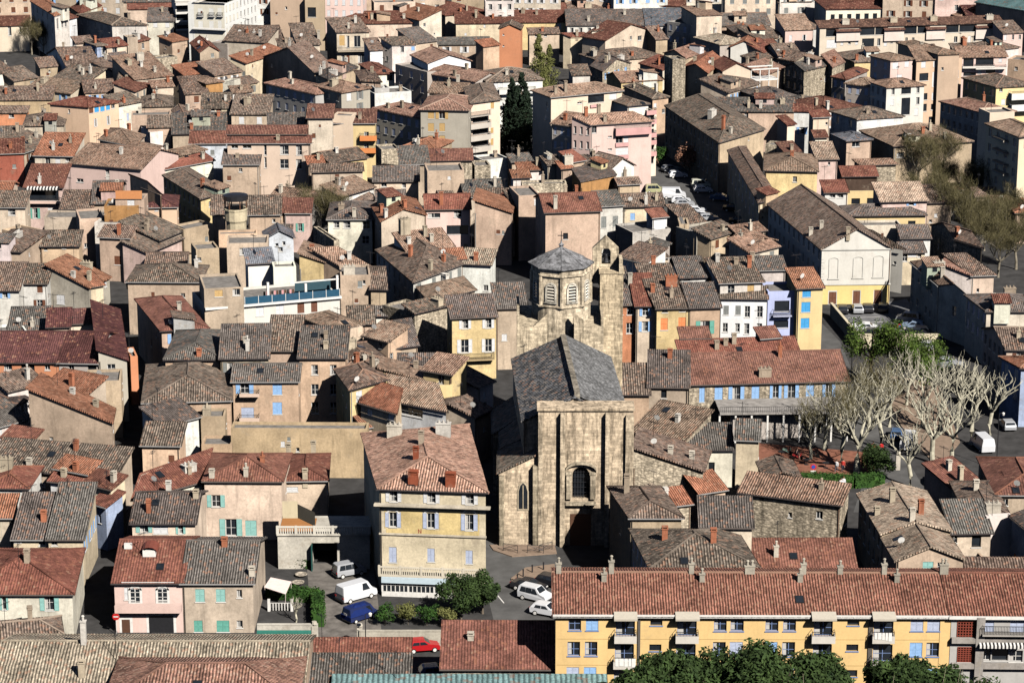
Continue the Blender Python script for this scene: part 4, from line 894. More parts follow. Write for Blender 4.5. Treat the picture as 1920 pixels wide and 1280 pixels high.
550 1207 655 1200 y1140 h6.8 s be br x k0 | tiny dark one right of the streaky orange ribs
747 1040 1000 1092 e1082,1012 h8.5 h cr ta RG:2x2,cg K:795,1020,1 x | long two-tone hip with lit right end wall, upper left
810 1182 1010 1222 y1080 h8 s pk ta x K:795,1130,1 | ragged tan slope under the two-tone hip
660 1195 800 1200 y1115 h7.8 s pk ta x F:710,1170,740,1190 k0 | small one left of the large blank pink wall
985 865 1280 858 d5 h9.5 f be x K:1050,850,1 | roof terrace at the top of the tall corner
1110 950 1282 947 y870 h8.5 s be br k0 xF n:cornr | tall shaded corner on the narrow street, upper left
1125 992 1282 978 d6 h7.5 f wh x k0 | smooth pinkish-white wall under the tall shaded corner
875 640 1000 640 y540 h7.5 s wh br F:900,650,930,690,cw | laundry-coloured wall under a steep dark roof
640 692 860 682 y600 h6.5 s be br | low dark one left of the steep dark roof
710 550 855 545 d5 h7.3 f be x | plain cube left of the grey ribs, upper left
1010 592 1290 562 y402 h9 s be ta K:1060,500,1 K:1160,540,1 x | large ragged tan slope left of the narrow street
1160 442 1330 422 d4 h10.3 f st x | ruined attic wall on the large ragged tan slope
865 542 1000 502 y440 h8.3 s gr br x k0 | lower left of the large ragged tan slope
865 452 975 442 y398 h9.3 s gr gy x k0 | upper left of the large ragged tan slope
1010 682 1145 622 d5 h7.6 s cr re | wedge below the large ragged tan slope
1145 652 1300 642 y605 h7.8 s be ta x | on the narrow street below the large ragged tan slope
1380 562 1600 532 y478 h7.7 s be oi x K:1500,540,.75 | orange, first right of the narrow street
1390 702 1560 692 y575 h7.2 s be br | brown, second right of the narrow street
1545 622 1670 607 y565 h9 h bk ta x k0 | tiny brick-orange hut right of the narrow street
1672 607 1745 612 d4 h9 f wh x k0 | blank white pier beside the brick-orange hut
1610 562 1810 532 y455 h8 s be br | behind the brick-orange hut
1760 640 1930 612 y585 h7.7 s cr br | right of the blank white pier
1745 692 1890 682 y645 h7.2 s wh ta x | low one right of the blank white pier
1842 470 1990 422 y398 h9 s cr oi x | tall cream wedge below the cream roofs, upper left centre
1515 808 1728 805 y700 h8.2 s cr br F:1570,815,1610,835/1620,812,1660,838 x k1 | two little windows, dark ribs, right of the narrow street
1735 850 2010 852 y712 h8.2 s be br | broad dark one right of the two little windows
1330 900 1440 872 c1290,822 h7.5 p be br x | small gable at the narrow street below the dark ribs
1295 1000 1700 990 y850 h7.6 s be gy x K:1640,870,.75 | wide grey ribbed slope right of the narrow street
1145 1160 1345 1115 y1028 e1540,1118 h8.5 g oc ta x | orange gable wall above the red slope, upper left
1425 1072 1692 1070 y988 h8 s bw re x k0 | bluish wall left of the cream double-roofed block
1150 1280 1600 1198 y1165 h7 s cr re x K:1520,1190,1 | long slanting red slope, upper left
1670 1228 1940 1228 y1122 h8 s be gy K:1780,1180,.5 x | striped, below the cream double-roofed block
@480 0
105 -30 365 -30 d8 h14 f be x C N:apartment_building | broad plain back wall at the top edge
366 -20 510 -18 d8 h14 f be F:387,57,450,130,a x C N:apartment_building | with one dark opening at the top edge
515 -25 800 -22 d8 h14 f pk FG:5x3,cw C N:apartment_building | pale shutters at the top edge
600 175 1238 168 y85 h8 h cr re K:850,140,1.2 K:870,145,1.2 K:1110,140,1 x | long low red one with sharp gable, top
960 90 1225 150 y40 h9 s cr oi x k0 | !orange gabled roof rising behind the long low red roof, top
885 20 1195 12 d6 h12 f cr N:apartment_building | broad at the top edge above the orange gable
1215 30 1370 8 d6 h10 f wh FG:3x3,a N:apartment_building | grey-white, beside the little road at the top
1420 112 1720 80 y0 h8 h cr re x | large red hip at the top behind the bare hedge trees
1500 172 1935 168 y90 h8 g cr re x K:1650,120,1.2 | long red one right behind the bare hedge trees
1720 12 1935 10 d6 h13 f wh FG:3x3,n N:apartment_building | with a balcony at the top edge, centre
180 117 382 122 c130,108 h8.5 p r1.7 wh br x k0 | bright whitewashed gable near the top
-235 300 75 317 y198 h8.4 s cr br x k0 | long dark one left of the barn-like cream house
76 282 198 277 y195 h8.4 s cr br F:112,280,140,325,cn k0 x | one brown shutter, right of the long dark one
315 333 478 330 c255,245 h8.5 s cr br x K:470,290,1.75 F:400,340,428,380,cn | dark tiled one left of the house with long balcony
200 402 310 397 y292 h7.5 s be br x K:225,320,1 | small dark one left of the house with long balcony
605 240 848 235 c530,160 h10.5 s cr br F:625,267,665,345,cy/678,270,700,360/735,270,783,355/640,415,665,480/680,415,702,480,cn/765,410,815,475 k0 xL n:bigbal | with a long railed balcony across the front
855 375 950 370 y290 h8.5 s wh br x k0 | small one right of the long railed balcony
1020 335 1200 330 c935,217 h9.5 s wh br F:1080,350,1110,395/1165,350,1190,380,cb x K:1005,230,1.25 | white front, dark left side, right of the long balcony
1200 322 1355 302 y213 h9.2 s be gy x | right of the white-fronted dark-sided one
1370 332 1750 327 y282 h7 s be gy | long low one before the bare hedge trees
1705 347 1825 332 y298 h8 s pe oi x | lopsided, left of the bright orange gable
1825 213 1985 215 d6 h11.5 p r1.2 og br F:1850,255,1862,268/1850,340,1862,352 x k0 C | bright orange gable
440 548 575 492 c55,425 h9 g be br x K:230,420,1.25 K:180,450,1 K:510,520,1.5 | long dark one with red end behind the blue-grey apartments
40 420 180 362 d3 h8.5 s cr oi x k0 | thin red-orange strip, left
540 592 760 502 c445,550 h9.5 h be da x | dark one behind the grey apartments
900 552 1038 545 c780,480 h9.5 h wh re F:980,565,1027,608 x k0 | red hip with white end right of the long dark roof
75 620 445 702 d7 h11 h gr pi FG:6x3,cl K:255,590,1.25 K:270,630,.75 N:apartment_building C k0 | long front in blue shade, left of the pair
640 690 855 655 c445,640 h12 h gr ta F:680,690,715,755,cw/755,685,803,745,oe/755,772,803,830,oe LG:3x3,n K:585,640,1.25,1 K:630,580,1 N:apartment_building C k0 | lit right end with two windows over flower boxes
790 602 935 610 c745,532 h12 h be br x | low pyramid right of the lit-end apartments
890 662 1000 657 d4 h11 f gr x k0 | open concrete box beside the low pyramid roof
890 702 1165 682 d7 h10 f wh x | long white blank wall between grey apartment groups
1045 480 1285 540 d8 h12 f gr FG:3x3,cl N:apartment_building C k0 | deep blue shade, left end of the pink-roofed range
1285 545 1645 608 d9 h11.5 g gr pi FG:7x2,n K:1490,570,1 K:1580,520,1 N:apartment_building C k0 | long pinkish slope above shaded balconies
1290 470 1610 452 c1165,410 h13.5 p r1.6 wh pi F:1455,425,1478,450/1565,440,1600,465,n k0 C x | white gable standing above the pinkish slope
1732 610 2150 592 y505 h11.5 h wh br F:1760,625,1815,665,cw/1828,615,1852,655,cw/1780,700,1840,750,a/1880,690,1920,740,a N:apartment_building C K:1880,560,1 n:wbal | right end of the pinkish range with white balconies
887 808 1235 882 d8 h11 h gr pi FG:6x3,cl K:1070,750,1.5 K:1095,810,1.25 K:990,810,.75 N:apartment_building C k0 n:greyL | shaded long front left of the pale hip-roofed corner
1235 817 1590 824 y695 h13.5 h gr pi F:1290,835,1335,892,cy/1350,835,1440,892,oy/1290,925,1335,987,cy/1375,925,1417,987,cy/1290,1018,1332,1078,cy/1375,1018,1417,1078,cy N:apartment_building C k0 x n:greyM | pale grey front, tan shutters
1612 768 1830 740 c1560,655 h14 h cr br F:1615,775,1740,830,a/1625,865,1745,915,a/1625,960,1745,1005,a/1625,1050,1745,1095,a/1760,765,1785,815,cy/1760,960,1780,1000,cy/1760,1040,1780,1090,cy N:apartment_building C k0 x n:greyR | stack of balconies right of the tan-shuttered front
1300 690 1560 700 y620 h12.5 g st ta x k0 | !weathered stone roof ridge behind the tan-shuttered apartments
380 920 893 918 d5 h11.5 s r1.7 ye rt F:412,985,515,1042,a/412,1080,515,1130,a/580,978,612,1020/682,980,713,1020/580,1073,612,1115/678,1073,715,1115,cw/810,990,846,1025,n/810,1080,846,1115 K:780,890,1 N:apartment_building C k0 x n:yapt | orange balconies at its right corner
385 880 572 880 y785 h13 s cr rt x k0 | !rust tiled upper roof on the left of the yellow apartments
575 865 720 870 d4 h13 f cr F:585,845,605,885 x k0 C | !small cream and orange penthouse on the yellow apartments
95 955 360 950 y850 h10 s be gy x k0 | grey ribs left of the yellow apartments
-215 1000 375 1000 y945 h12.8 s cr rt x k0 C | !upper striped roof strip of the cream double-roofed block
-215 1068 405 1068 y1032 h11.5 s cr rt F:60,1090,80,1165/180,1095,245,1160/300,1095,345,1165/62,1180,80,1260/180,1195,245,1265/300,1195,345,1270/-185,1085,-135,1115/-100,1085,-35,1115 K:165,1050,.75 C k0 x | tall block with two stacked striped roofs, left of yellow
550 1215 832 1177 y1122 h8 g ye br x | yellow end wall under the yellow apartments
395 1228 510 1222 y1172 h8.2 s be oi x | small orange slope under the yellow apartments
420 1285 800 1275 y1230 h8 s be br x | low brown strip under the yellow apartments
940 1120 1078 1112 d5 h9 f st x | rubble stump under the shaded apartments
1110 1092 1340 1112 y1025 h9.7 h be oi x K:1190,1080,.75 | salmon hip before the tan-shuttered front
1085 1227 1295 1222 y1098 h8.5 s be gy F:1200,1228,1230,1265 x k0 | striped one before the salmon hip
1290 1200 1620 1196 y1120 h8.7 s st rt x k0 | striped strip over rubble wall, centre
1700 1200 1890 1182 d5 h7.5 f wh x | low pale parapet left of the white chimney terrace
1640 1242 1760 1238 d5 h7.5 f st x | rubble piece above the bleached tiles
@960 0
-60 0 290 -5 d6 h9.5 f cr N:apartment_building | at the top edge behind the long red gable
-60 165 410 162 y78 h7.5 g ye re F:340,178,370,222,cw x K:185,110,1 | long red ridge, top centre
150 82 410 77 y28 h8.3 s ye re x | raised part of the long red ridge, top centre
350 72 690 62 y0 h8.2 h be br x | dull hip at the top edge
720 40 900 38 y-20 h9 g cr br F: | pale fronted, top edge left of the long black roof
915 40 1300 42 y-10 h9 g cr re | pale fronted, top edge behind the long black roof
415 188 1005 186 y72 h8.2 g wh gy K:575,160,1 K:845,110,1 k0 FG:9x1,n | very long dark one, top
1008 188 1330 186 y65 h8.2 g wh sl k0 FG:6x1,n | slate continuation of the very long dark one, top
130 252 355 247 y212 h8.2 s cr br F:172,255,202,278/240,255,262,278/185,325,210,352 k0 x K:228,235,.75 | small one with tiny windows below the long red ridge
440 275 592 270 c385,230 h8.3 s cr re x | dark left side, right of the tiny windows one
645 262 762 257 c600,202 h8.3 s cr br x | left of the big blank cream gable
700 300 1078 238 d8 h9 p r3 cr re F:832,272,845,298/885,272,900,300/943,270,972,305 x K:870,270,1 | big blank cream gable with three small windows, top right of centre
1080 292 1165 287 y200 h8.5 s be br x | narrow one right of the big blank cream gable
1385 118 1575 110 c1270,85 h12.5 r r1.2 be ta x k0 | tall blank block, top right of centre
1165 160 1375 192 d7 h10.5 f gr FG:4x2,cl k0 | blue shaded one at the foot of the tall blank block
1375 280 1560 332 d8 h9.5 h gr pa x | bleached tiles under the tall blank block
1575 192 1935 186 y98 h8.4 g be gy x K:1755,130,1 | very dark long one, top right
1700 264 1905 260 c1610,197 h8.5 h cr gy F:1835,268,1857,290 x | dark, one window, under the very dark long one
1640 345 1850 352 d7 h9 p r1.5 wh oi F:1703,338,1722,372/1745,335,1765,372 x k0 C | neat white gable with two windows
1850 365 2010 355 y300 h8.5 s cr re x | flat red right of the neat white gable
1830 452 1935 425 c1720,418 h8.3 h be br x K:1840,440,1 | right below the neat white gable
665 457 1130 418 y362 h7.7 h cr br k1 x K:900,420,.75 | long ragged one below the big blank cream gable
680 532 890 470 c590,492 h8.2 p r2 st gy LG:2x2,n | rubble gable right of the weeping tree
960 472 1130 522 d5 h7.7 s cr re x | narrow pinkish strip right of the rubble gable
455 560 585 556 y487 h7.7 s wh br x k0 | mottled one right of the weeping tree
820 612 1130 592 y532 h8.4 g ye ta x K:960,600,.75 | lit yellow gable end in the crowd, right of centre
1055 737 1172 722 c842,642 h8.2 h pe br x | dull broad hip above the corner of the long street block
1205 442 1302 442 c1145,417 h13.5 f st x k0 n:rtower | square rubble tower stump
1300 432 1445 385 c1140,395 h11 g be pi x | pale pink slope behind the square rubble tower
1465 545 1590 450 c1285,502 h11.3 g be oi K:1400,520,1 x | large red-orange slope with a dark side wall
1580 527 1790 515 c1485,480 h11.5 p r1.6 cr re x k0 C n:perg | tall blank cream end wall and white pergola
1620 692 1850 622 y562 h8.5 s be br K:1700,650,1 | brown slope under the tall blank cream end wall
1480 830 2130 832 y735 h9 s be gy K:1865,810,1.25 F:1745,848,1772,890 x k0 | very long ribbed one, right of centre
1552 1062 1890 962 c1150,790 h10.5 h be br LG:13x3,n K:1500,880,1.5,1 K:1585,970,2.5 K:1640,1000,1 x n:street | long street block with many dark windows above parked cars
1852 1512 1990 1480 c1622,1125 h9.8 h cr br LG:9x2,cl x k1 | second long street block, nearer, with tan end
293 725 825 675 c155,675 h17 h cr ta F:490,765,525,780/730,705,785,745,cw/570,715,690,770,a K:400,690,2 K:320,640,1.5 K:265,650,1.25 K:325,700,1.25 K:775,635,1.25 K:610,600,1 N:apartment_building C x k0 n:pa1 | tallest block, cream wall and blue shaded side
592 932 1048 905 c450,868 h14.5 s pk ta F:600,948,635,1000,n/595,1040,634,1102,cw/718,1020,750,1035/780,905,1032,968,a/778,1025,830,1075,n/838,1020,873,1072,cw/778,1110,873,1162,cw/718,1115,750,1130 K:555,870,1.5 K:650,850,1.5 K:695,910,1 LG:3x4,n N:apartment_building C x k0 n:pa2 | pink front with long pink balcony
300 922 447 942 y850 h13 s gr ta FG:3x3,cl K:400,900,1 N:apartment_building C k0 | low shaded link left of the pink balcony front
868 790 1022 775 y690 h15 h wh br F:870,795,1000,840,cw N:apartment_building C x k0 | right rear corner of the tallest block
1020 840 1085 835 d5 h13.5 f cr FG:1x4,a N:apartment_building C x k0 n:pa3 | narrow column of pink balconies
570 1252 740 1238 y1150 h8 h be br x K:610,1180,1 | before the pink balcony front, clustered chimneys
740 1262 915 1232 d7 h8.3 p r1.7 wh br x k0 | clean white gable below the pink balcony front
372 1262 452 1255 y1212 h8.2 s be oi x | tiny orange, left of the clean white gable
268 1232 375 1222 y1170 h8.3 s gr br k1 x | mottled, at the foot of the shaded side
455 1210 545 1195 y1135 h9 s be re K:560,1190,1.25,1 x | little dark-red one beside clustered chimneys
0 1212 150 1202 y1155 h7.5 s be gy x | pale ribs before the cypress gap
50 1272 252 1265 y1238 h7 s wh oi x K:190,1240,1.25 | !white terrace wall with a strip of orange tiles, centre
@960 320
10 50 135 45 y0 h8 s wh oi F:155,30,175,85 k0 x | orange slope above the rubble garden wall
75 97 410 92 d3 h8 f st x k1 N:stone_wall | !rubble garden wall with a chimney behind the tall red roof
518 80 780 30 c450,22 h8 r r1 bk gy F:622,82,645,110 x k0 | orange brick wall under a lopsided dark slope
800 100 960 92 y50 h7.3 g be br F:860,100,900,130,a x | with an air conditioner, above the cream long one
0 232 48 228 y150 h10 s pk br x k0 | small striped one left of the narrow windowless block
@1440 0
80 17 320 10 y-12 h9 g cr br F:100,50,130,95/170,50,196,95/240,48,266,95 k1 | three windows, top edge
437 65 1048 58 y-45 h10 h cr re k0 C F:470,110,500,160,a/530,108,560,158,a/593,107,625,157,a/658,105,690,155,a/722,103,755,153,a/786,102,818,152,a/850,100,882,150,a/914,98,946,148,a/973,97,1003,147,a n:arch | !long cream hall with nine arched windows under a red roof
1440 127 1710 117 c1165,32 h7 h be ta x K:1580,60,1 | big tan hip at the top right
1520 160 2000 150 y20 h6.5 s be ma x k0 | very wide flat maroon one, top right corner
1560 15 2000 90 d9 h11 s be te x k0 | !sloping glass-green ribbed roof in the top right corner
390 205 1760 165 y140 h12 s cr rt F:435,208,530,275,a/545,245,567,268/650,240,673,262/683,208,800,265,a/805,205,900,262,a/920,240,942,258/1020,195,1115,255,a/1122,190,1215,250,a/1240,232,1262,250/1335,190,1430,245,a/1435,185,1565,240,a/440,300,515,360,cw/545,300,565,340,cw/600,295,620,335/655,295,675,335,cw/705,290,795,358,a/820,290,842,345/870,290,892,345,cw/918,285,937,325/985,285,1003,310/1030,283,1048,310/1080,283,1098,310/1245,280,1262,300/1310,278,1325,305/1395,275,1420,320/1450,272,1470,320/1500,270,1520,320,cw/1540,268,1556,310/1585,265,1603,305/1640,265,1655,310/1685,262,1705,305 K:580,180,1,1 K:940,165,1,1 K:1240,155,1,1 K:1660,145,1,1 N:apartment_building C k0 x n:terrow | very long terraced row of loggias, top right
1765 247 1912 240 y160 h10.5 s pk br F:1770,265,1790,302,cw/1830,262,1846,300/1880,262,1897,298 C k0 x | right end of the long terraced row
130 222 337 215 c60,150 h10 s pk ta F:258,262,286,308,ow/158,265,180,312,cw C k0 x | big smooth front left of the terraced row
340 212 385 205 d7 h9.5 s gr br x k0 | dim sliver right of the big smooth pink front
-60 300 120 267 y190 h8 s be br | dark, with small white dormer, left of the pink front
-40 390 80 367 y300 h8.2 s be re | red, upper right centre
80 412 245 405 y328 h8.3 g gr br x | dark slope below the big smooth pink front
-40 415 200 455 d4 h7.5 s st br x | long rubble wall below the dark slope
270 527 480 478 c130,490 h8.5 g st gy LG:3x2,n x | big rubble gable wall, lit, upper right
482 500 575 460 c402,445 h8.5 s st pi x | pink mottled roof right of the big rubble gable
-40 562 122 502 y468 h7.6 g be pi x | salmon ridge, upper right centre
580 592 745 525 c482,572 h9.3 h gr re LG:2x2,cl x k0 | bright red hips left of the pink apartment towers
650 462 970 450 c495,400 h8.2 h ye br x k0 K:665,450,1 | very long dark hip before the terraced row
1278 405 1435 398 c975,320 h18 h be ta x K:1150,350,.75 N:apartment_building C k0 | highest roof of the pink towers
920 452 1085 440 c770,415 h17 h pk ta F:935,470,978,517,cw/1025,460,1058,502,cw/965,560,1005,600,cw/1055,550,1085,590,cw LG:2x3,cl N:apartment_building C k0 x | left tower of the pink group with shaded flank
1115 450 1300 437 c1055,395 h16.8 s pe ta F:1150,460,1183,507,cw/1240,460,1273,502,cw/1135,550,1202,607,a/1232,540,1262,650,cw/1228,695,1256,747,cw/1222,780,1250,825,n/1165,700,1195,750,a/1162,780,1190,835,a/1205,875,1250,935,a N:apartment_building C k0 x | central tower of the pink group
1302 452 1457 432 d7 h16.5 f pe F:1300,530,1370,600,a/1400,528,1430,582,cw/1300,612,1370,665,a/1395,605,1427,657,cw/1290,692,1360,745,a/1390,685,1422,740,cw/1305,458,1340,505,cw/1365,445,1392,495,cw N:apartment_building C k0 x | balcony tower right of the centre of the pink group
890 652 1172 635 c770,612 h12.5 h wh ta F:925,665,950,712/1000,650,1072,705,a/1112,655,1136,700/1000,735,1065,862,a/1110,730,1136,785/1098,812,1126,865,cw/920,745,945,790,cw LG:3x3,n N:apartment_building C k0 x n:wlow | lower white-fronted block before the pink towers
585 622 768 642 d7 h11.5 h gr ta FG:3x3,cl N:apartment_building C k0 | low shaded block left of the white-fronted one
1440 425 1790 420 y350 h14 s pk ta F:1465,440,1542,500,a/1558,432,1692,490,a/1730,425,1756,467,cw/1465,545,1560,572,a/1575,510,1600,555,cw/1635,505,1702,552,a/1730,500,1755,540,cw N:apartment_building C k0 x n:pright | right wing of the pink group with white terraces
1712 650 2010 635 c1465,582 h12.5 h ye br F:1735,655,1760,690/1770,650,1795,688/1750,745,1780,785,cw LG:4x2,n K:1835,570,1 N:apartment_building C k0 x n:ycurve | with curved white balconies at the right edge
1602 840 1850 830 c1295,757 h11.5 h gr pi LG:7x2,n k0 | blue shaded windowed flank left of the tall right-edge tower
1885 1022 2100 992 c1640,925 h18.5 h cr ta LG:4x6,n N:apartment_building C k0 n:rtow | !tall apartment tower with shaded balconied flank at the right edge
1665 845 1850 835 d5 h20 f cr x k0 C | !pale rooftop box behind the right-edge tower
945 1092 1530 1055 y925 h8.5 h be ta F:965,1145,1017,1182/1043,1145,1092,1182 K:1055,1060,1.25 K:1160,1000,1 K:1325,1040,1 K:1520,1030,1 x | huge ragged roof left of the right-edge tower
690 1232 960 1225 c652,1092 h8 s st ta x k0 | plain smooth slope below the slate hut
590 1052 775 1040 y985 h9.3 h be sl F:630,1065,687,1102 x k0 | slate-topped hut, right
370 1190 520 1187 y1068 h8.5 s pk pa x | blotchy tiles, small, right of centre
195 827 330 830 y798 h10.5 s wh re F: k0 | first little red cap of the modern cluster
340 876 462 870 y838 h10.8 s cr re x k0 C | tall bright narrow block of the modern cluster
355 1027 442 1025 y990 h8 s cr re x k0 C | low red cap at the foot of the modern cluster
145 932 202 925 y870 h9 s cr re x k0 C | leftmost narrow block of the modern cluster
200 862 322 880 d5 h9 f gr FG:2x2,cl x k0 C | shaded middle of the modern cluster
668 890 1012 868 c475,832 h10 h wh br F:815,905,843,952,cw LG:2x1,n K:655,790,1.25 K:780,790,1.5 K:745,850,.75 x k0 | clean white end wall below the white-fronted block
400 832 690 792 y715 h9 h be re K:445,820,1.5 K:360,790,1.25 | red hip right of the grey hips, right of centre
-40 740 222 720 y645 h8 h be gy | big grey hip, right of centre
170 780 382 775 y715 h7.7 h be gy x | small grey hip before the big one
-40 833 185 830 y738 h8 s be br K:30,760,1 x | patched brown slope below the grey hips
-20 1082 120 1092 d4 h8.7 f st x K:100,1070,1.25 | rubble wall piece below the modern cluster
130 1142 245 1132 y1068 h8.5 s be rt x K:175,1130,1 | small maroon slope below the modern cluster
1800 442 1960 455 d6 h9 f pe x | windowless wall at the right edge, upper part
1620 382 1880 352 y305 h9 h wh br x | dark hip at the end of the terraced row
1390 367 1560 362 y330 h9 s be br x | dark strip between terraced row and pink group
-20 1272 370 1280 y1135 h8.5 h ye ta x K:180,1170,.75 | broad tan hip above the yellow wall, right of centre
@0 0
-60 -41 330 -50 y-114 h12 s be br | first from the left along the very top edge
328 -35 663 -30 y-114 h12 g be ta | second from the left along the very top edge
721 -43 1143 -31 y-98 h11 h be br | third from the left along the very top edge
1166 -48 1565 -55 y-107 h12 h cr ta | fourth from the left along the very top edge
1598 -28 2027 -33 y-83 h11 s wh br | fifth from the left along the very top edge
2087 -60 2493 -63 y-128 h13 h cr re | sixth from the left along the very top edge
2535 -22 2973 -25 y-85 h12 g be gy | seventh from the left along the very top edge
2996 -55 3337 -66 y-119 h13 h cr ta | eighth from the left along the very top edge
3387 -51 3804 -42 y-107 h11 s be br | ninth from the left along the very top edge
3829 -38 4206 -37 y-111 h13 h cr re | tenth from the left along the very top edge
4237 -57 4592 -47 y-114 h12 g cr gy | eleventh from the left along the very top edge
4604 -31 5008 -43 y-82 h12 g wh gy | twelfth from the left along the very top edge
5000 -42 5412 -44 y-122 h11 s cr br | thirteenth from the left along the very top edge
5439 -32 5818 -35 y-86 h12 s cr re | fourteenth from the left along the very top edge
5850 -37 6182 -48 y-101 h11 h wh gy | fifteenth from the left along the very top edge
6184 -47 6626 -46 y-126 h11 g cr br | sixteenth from the left along the very top edge
6623 -22 6996 -13 y-76 h13 g cr br | seventeenth from the left along the very top edge
7017 -58 7429 -67 y-134 h13 h pk re | eighteenth from the left along the very top edge
'''
run_table(TABLE)
R_ = random.Random(11)
# ---------------- helpers on a house's sides ----------------
def side(H, k):
    return {'F': (H['A'], H['B']), 'R': (H['B'], H['C']), 'B': (H['C'], H['D']), 'L': (H['D'], H['A'])}[k]
def fpt(H, k, x, y, out=0.0):                            # photo pixel -> (s, z) on the side's plane pushed out by `out`
    p0, p1 = side(H, k); d = Vector((p1.x-p0.x, p1.y-p0.y, 0)).normalized(); n = Vector((d.y, -d.x, 0))
    r = ray(x, y); c = Vector((0, 0, CAM_H)); t = n.dot(p0+n*out-c)/n.dot(r); w_ = c+r*t
    return (w_-p0).dot(d), w_.z
def ftr(H, k):
    p0, p1 = side(H, k); d = Vector((p1.x-p0.x, p1.y-p0.y, 0)).normalized(); o = p0-H['base']
    return Matrix.Translation((o.x, o.y, 0)) @ Matrix.Rotation(math.atan2(d.y, d.x), 4, 'Z')
def fbox(H, name, R0, x0, y0, x1, y1, o0, o1, mat, col=None, k='F', par=None):
    X0, Y0 = R0; (s0, z1) = fpt(H, k, X0+x0/4, Y0+y0/4, o1); (s1, z0) = fpt(H, k, X0+x1/4, Y0+y1/4, o1)
    s0, s1 = sorted((s0, s1)); z0, z1 = sorted((z0, z1))
    b = MB(); b.box(s0, -o1, z0, s1, -o0, z1, 0, ftr(H, k))
    return link(name, b.mesh(name, [mat]), par or H['root'], color=col)
def rail(b, x0, x1, y, z0, z1, n, tr, mi=0, r=.02):      # row of bars with a handrail, in a facade frame
    for i in range(n+1):
        x = x0+(x1-x0)*i/n; b.box(x-r, y-r, z0, x+r, y+r, z1, mi, tr)
    b.box(x0, y-.03, z1, x1, y+.03, z1+.05, mi, tr)
def balcony(H, R0, x0, x1, yt, yb, dep, col, solid=True, k='F', awn=None, cloth=None):
    X0, Y0 = R0; s0, zt = fpt(H, k, X0+x0/4, Y0+yt/4, dep); s1, zb = fpt(H, k, X0+x1/4, Y0+yb/4, dep); tr = ftr(H, k)
    b = MB(); b.box(s0, -dep, zb, s1, -.005, zb+.14, 0, tr)
    if solid:
        b.box(s0, -dep, zb+.14, s1, -dep+.1, zt, 0, tr).box(s0, -dep+.1, zb+.14, s0+.1, -.005, zt, 0, tr).box(s1-.1, -dep+.1, zb+.14, s1, -.005, zt, 0, tr)
    bo = link('balcony', b.mesh('balcony', [M['plaster_clean']]), H['root'], color=col)
    r = MB(); top = zt if not solid else zt+.05; hh = .95 if not solid else .45; z0 = zb+.14 if not solid else zt
    rail(r, s0+.05, s1-.05, -dep+.05, z0, z0+hh, max(4, int((s1-s0)/.16)), tr)
    for xx in (s0+.05, s1-.05): r.box(xx-.02, -dep+.05, z0+hh-.04, xx+.02, -.02, z0+hh, 0, tr).box(xx-.02, -dep*.5-.02, z0, xx+.02, -dep*.5+.02, z0+hh, 0, tr)
    link('railing', r.mesh('railing', [M['metal']]), bo)
    if awn:
        a = MB(); z = zt+1.95 if awn is True else awn
        a.poly([tr @ Vector(p) for p in ((s0-.05,-.02,z+.5),(s1+.05,-.02,z+.5),(s1+.05,-dep-.25,z+.1),(s0-.05,-dep-.25,z+.1))])
        a.poly([tr @ Vector(p) for p in ((s0-.05,-dep-.25,z+.1),(s1+.05,-dep-.25,z+.1),(s1+.05,-dep-.25,z-.12),(s0-.05,-dep-.25,z-.12))])
        link('awning', a.mesh('awning', [M['cloth']]), H['root'], color=(.46,.42,.35))
    if cloth:
        c = MB(); x = s0+.2
        while x < s1-.4:
            w_ = R_.uniform(.25,.5); c.box(x, -dep-.04, zt-R_.uniform(.3,.6), x+w_, -dep-.01, zt+.42, 0, tr); x += w_+.06
        lo = link('laundry', c.mesh('laundry', [M['cloth']]), None, tuple(H['base']), 0, (.75,.74,.70))
        tag(lo, cloth, 'laundry', 'washing hung on balconies')
    return bo
Z0 = (960, 960)
# ---------------- long yellow apartment block ----------------
def pxl(s): return s.strip().replace('\n', '/')
wins = []
for x0, x1, y0, y1, st in ((425,518,778,885,'n'),(555,648,778,885,'cb'),(1515,1610,780,890,'n'),(1640,1738,780,890,'n'),(1902,1998,780,890,'n'),(2035,2130,780,890,'n'),(2990,3085,785,890,'cl'),(3115,3210,785,890,'cl')):
    for r in range(3): wins.append(f"{x0-8*r},{y0+191*r},{x1-8*r},{y1+191*r},{['n','cb','n','cl'][(x0+r*3)%4] if r else st}")
for x0, x1 in ((780,922),(1240,1385),(2265,2405),(2715,2860)):
    for r in range(3): wins.append(f"{x0-8*r},{797+193*r},{x1-8*r},{925+193*r},n")
for x0, x1 in ((1038,1128),(2515,2605)):
    for r in range(3): wins.append(f"{x0-8*r},{797+192*r},{x1-8*r},{848+192*r},a")
Hy = house("328 757 3295 765 y452 h11.6 g ye rt C k0 x o0.4 N:apartment_building F:"+'/'.join(wins)+" | !long yellow apartment block with blue shutters, balconies and striped red roof at the bottom", *Z0)
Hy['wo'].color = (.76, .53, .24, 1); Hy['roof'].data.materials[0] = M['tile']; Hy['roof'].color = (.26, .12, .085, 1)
Hg = house("3297 768 4100 775 y455 h11.6 g gr re C k0 x N:apartment_building F:3345,800,3485,945,a/3345,1010,3475,1120,a/3520,805,3615,895,cl/3610,810,3735,895,cy/3735,810,3840,900,cl/3515,1030,3590,1110,n/3600,1030,3720,1110,a/3730,1035,3830,1120,n | !grey concrete apartment block with brick lattice panels at the right end of the yellow block", *Z0)
Hg['roof'].data.materials[0] = M['tile']; Hg['roof'].color = (.25, .11, .078, 1)
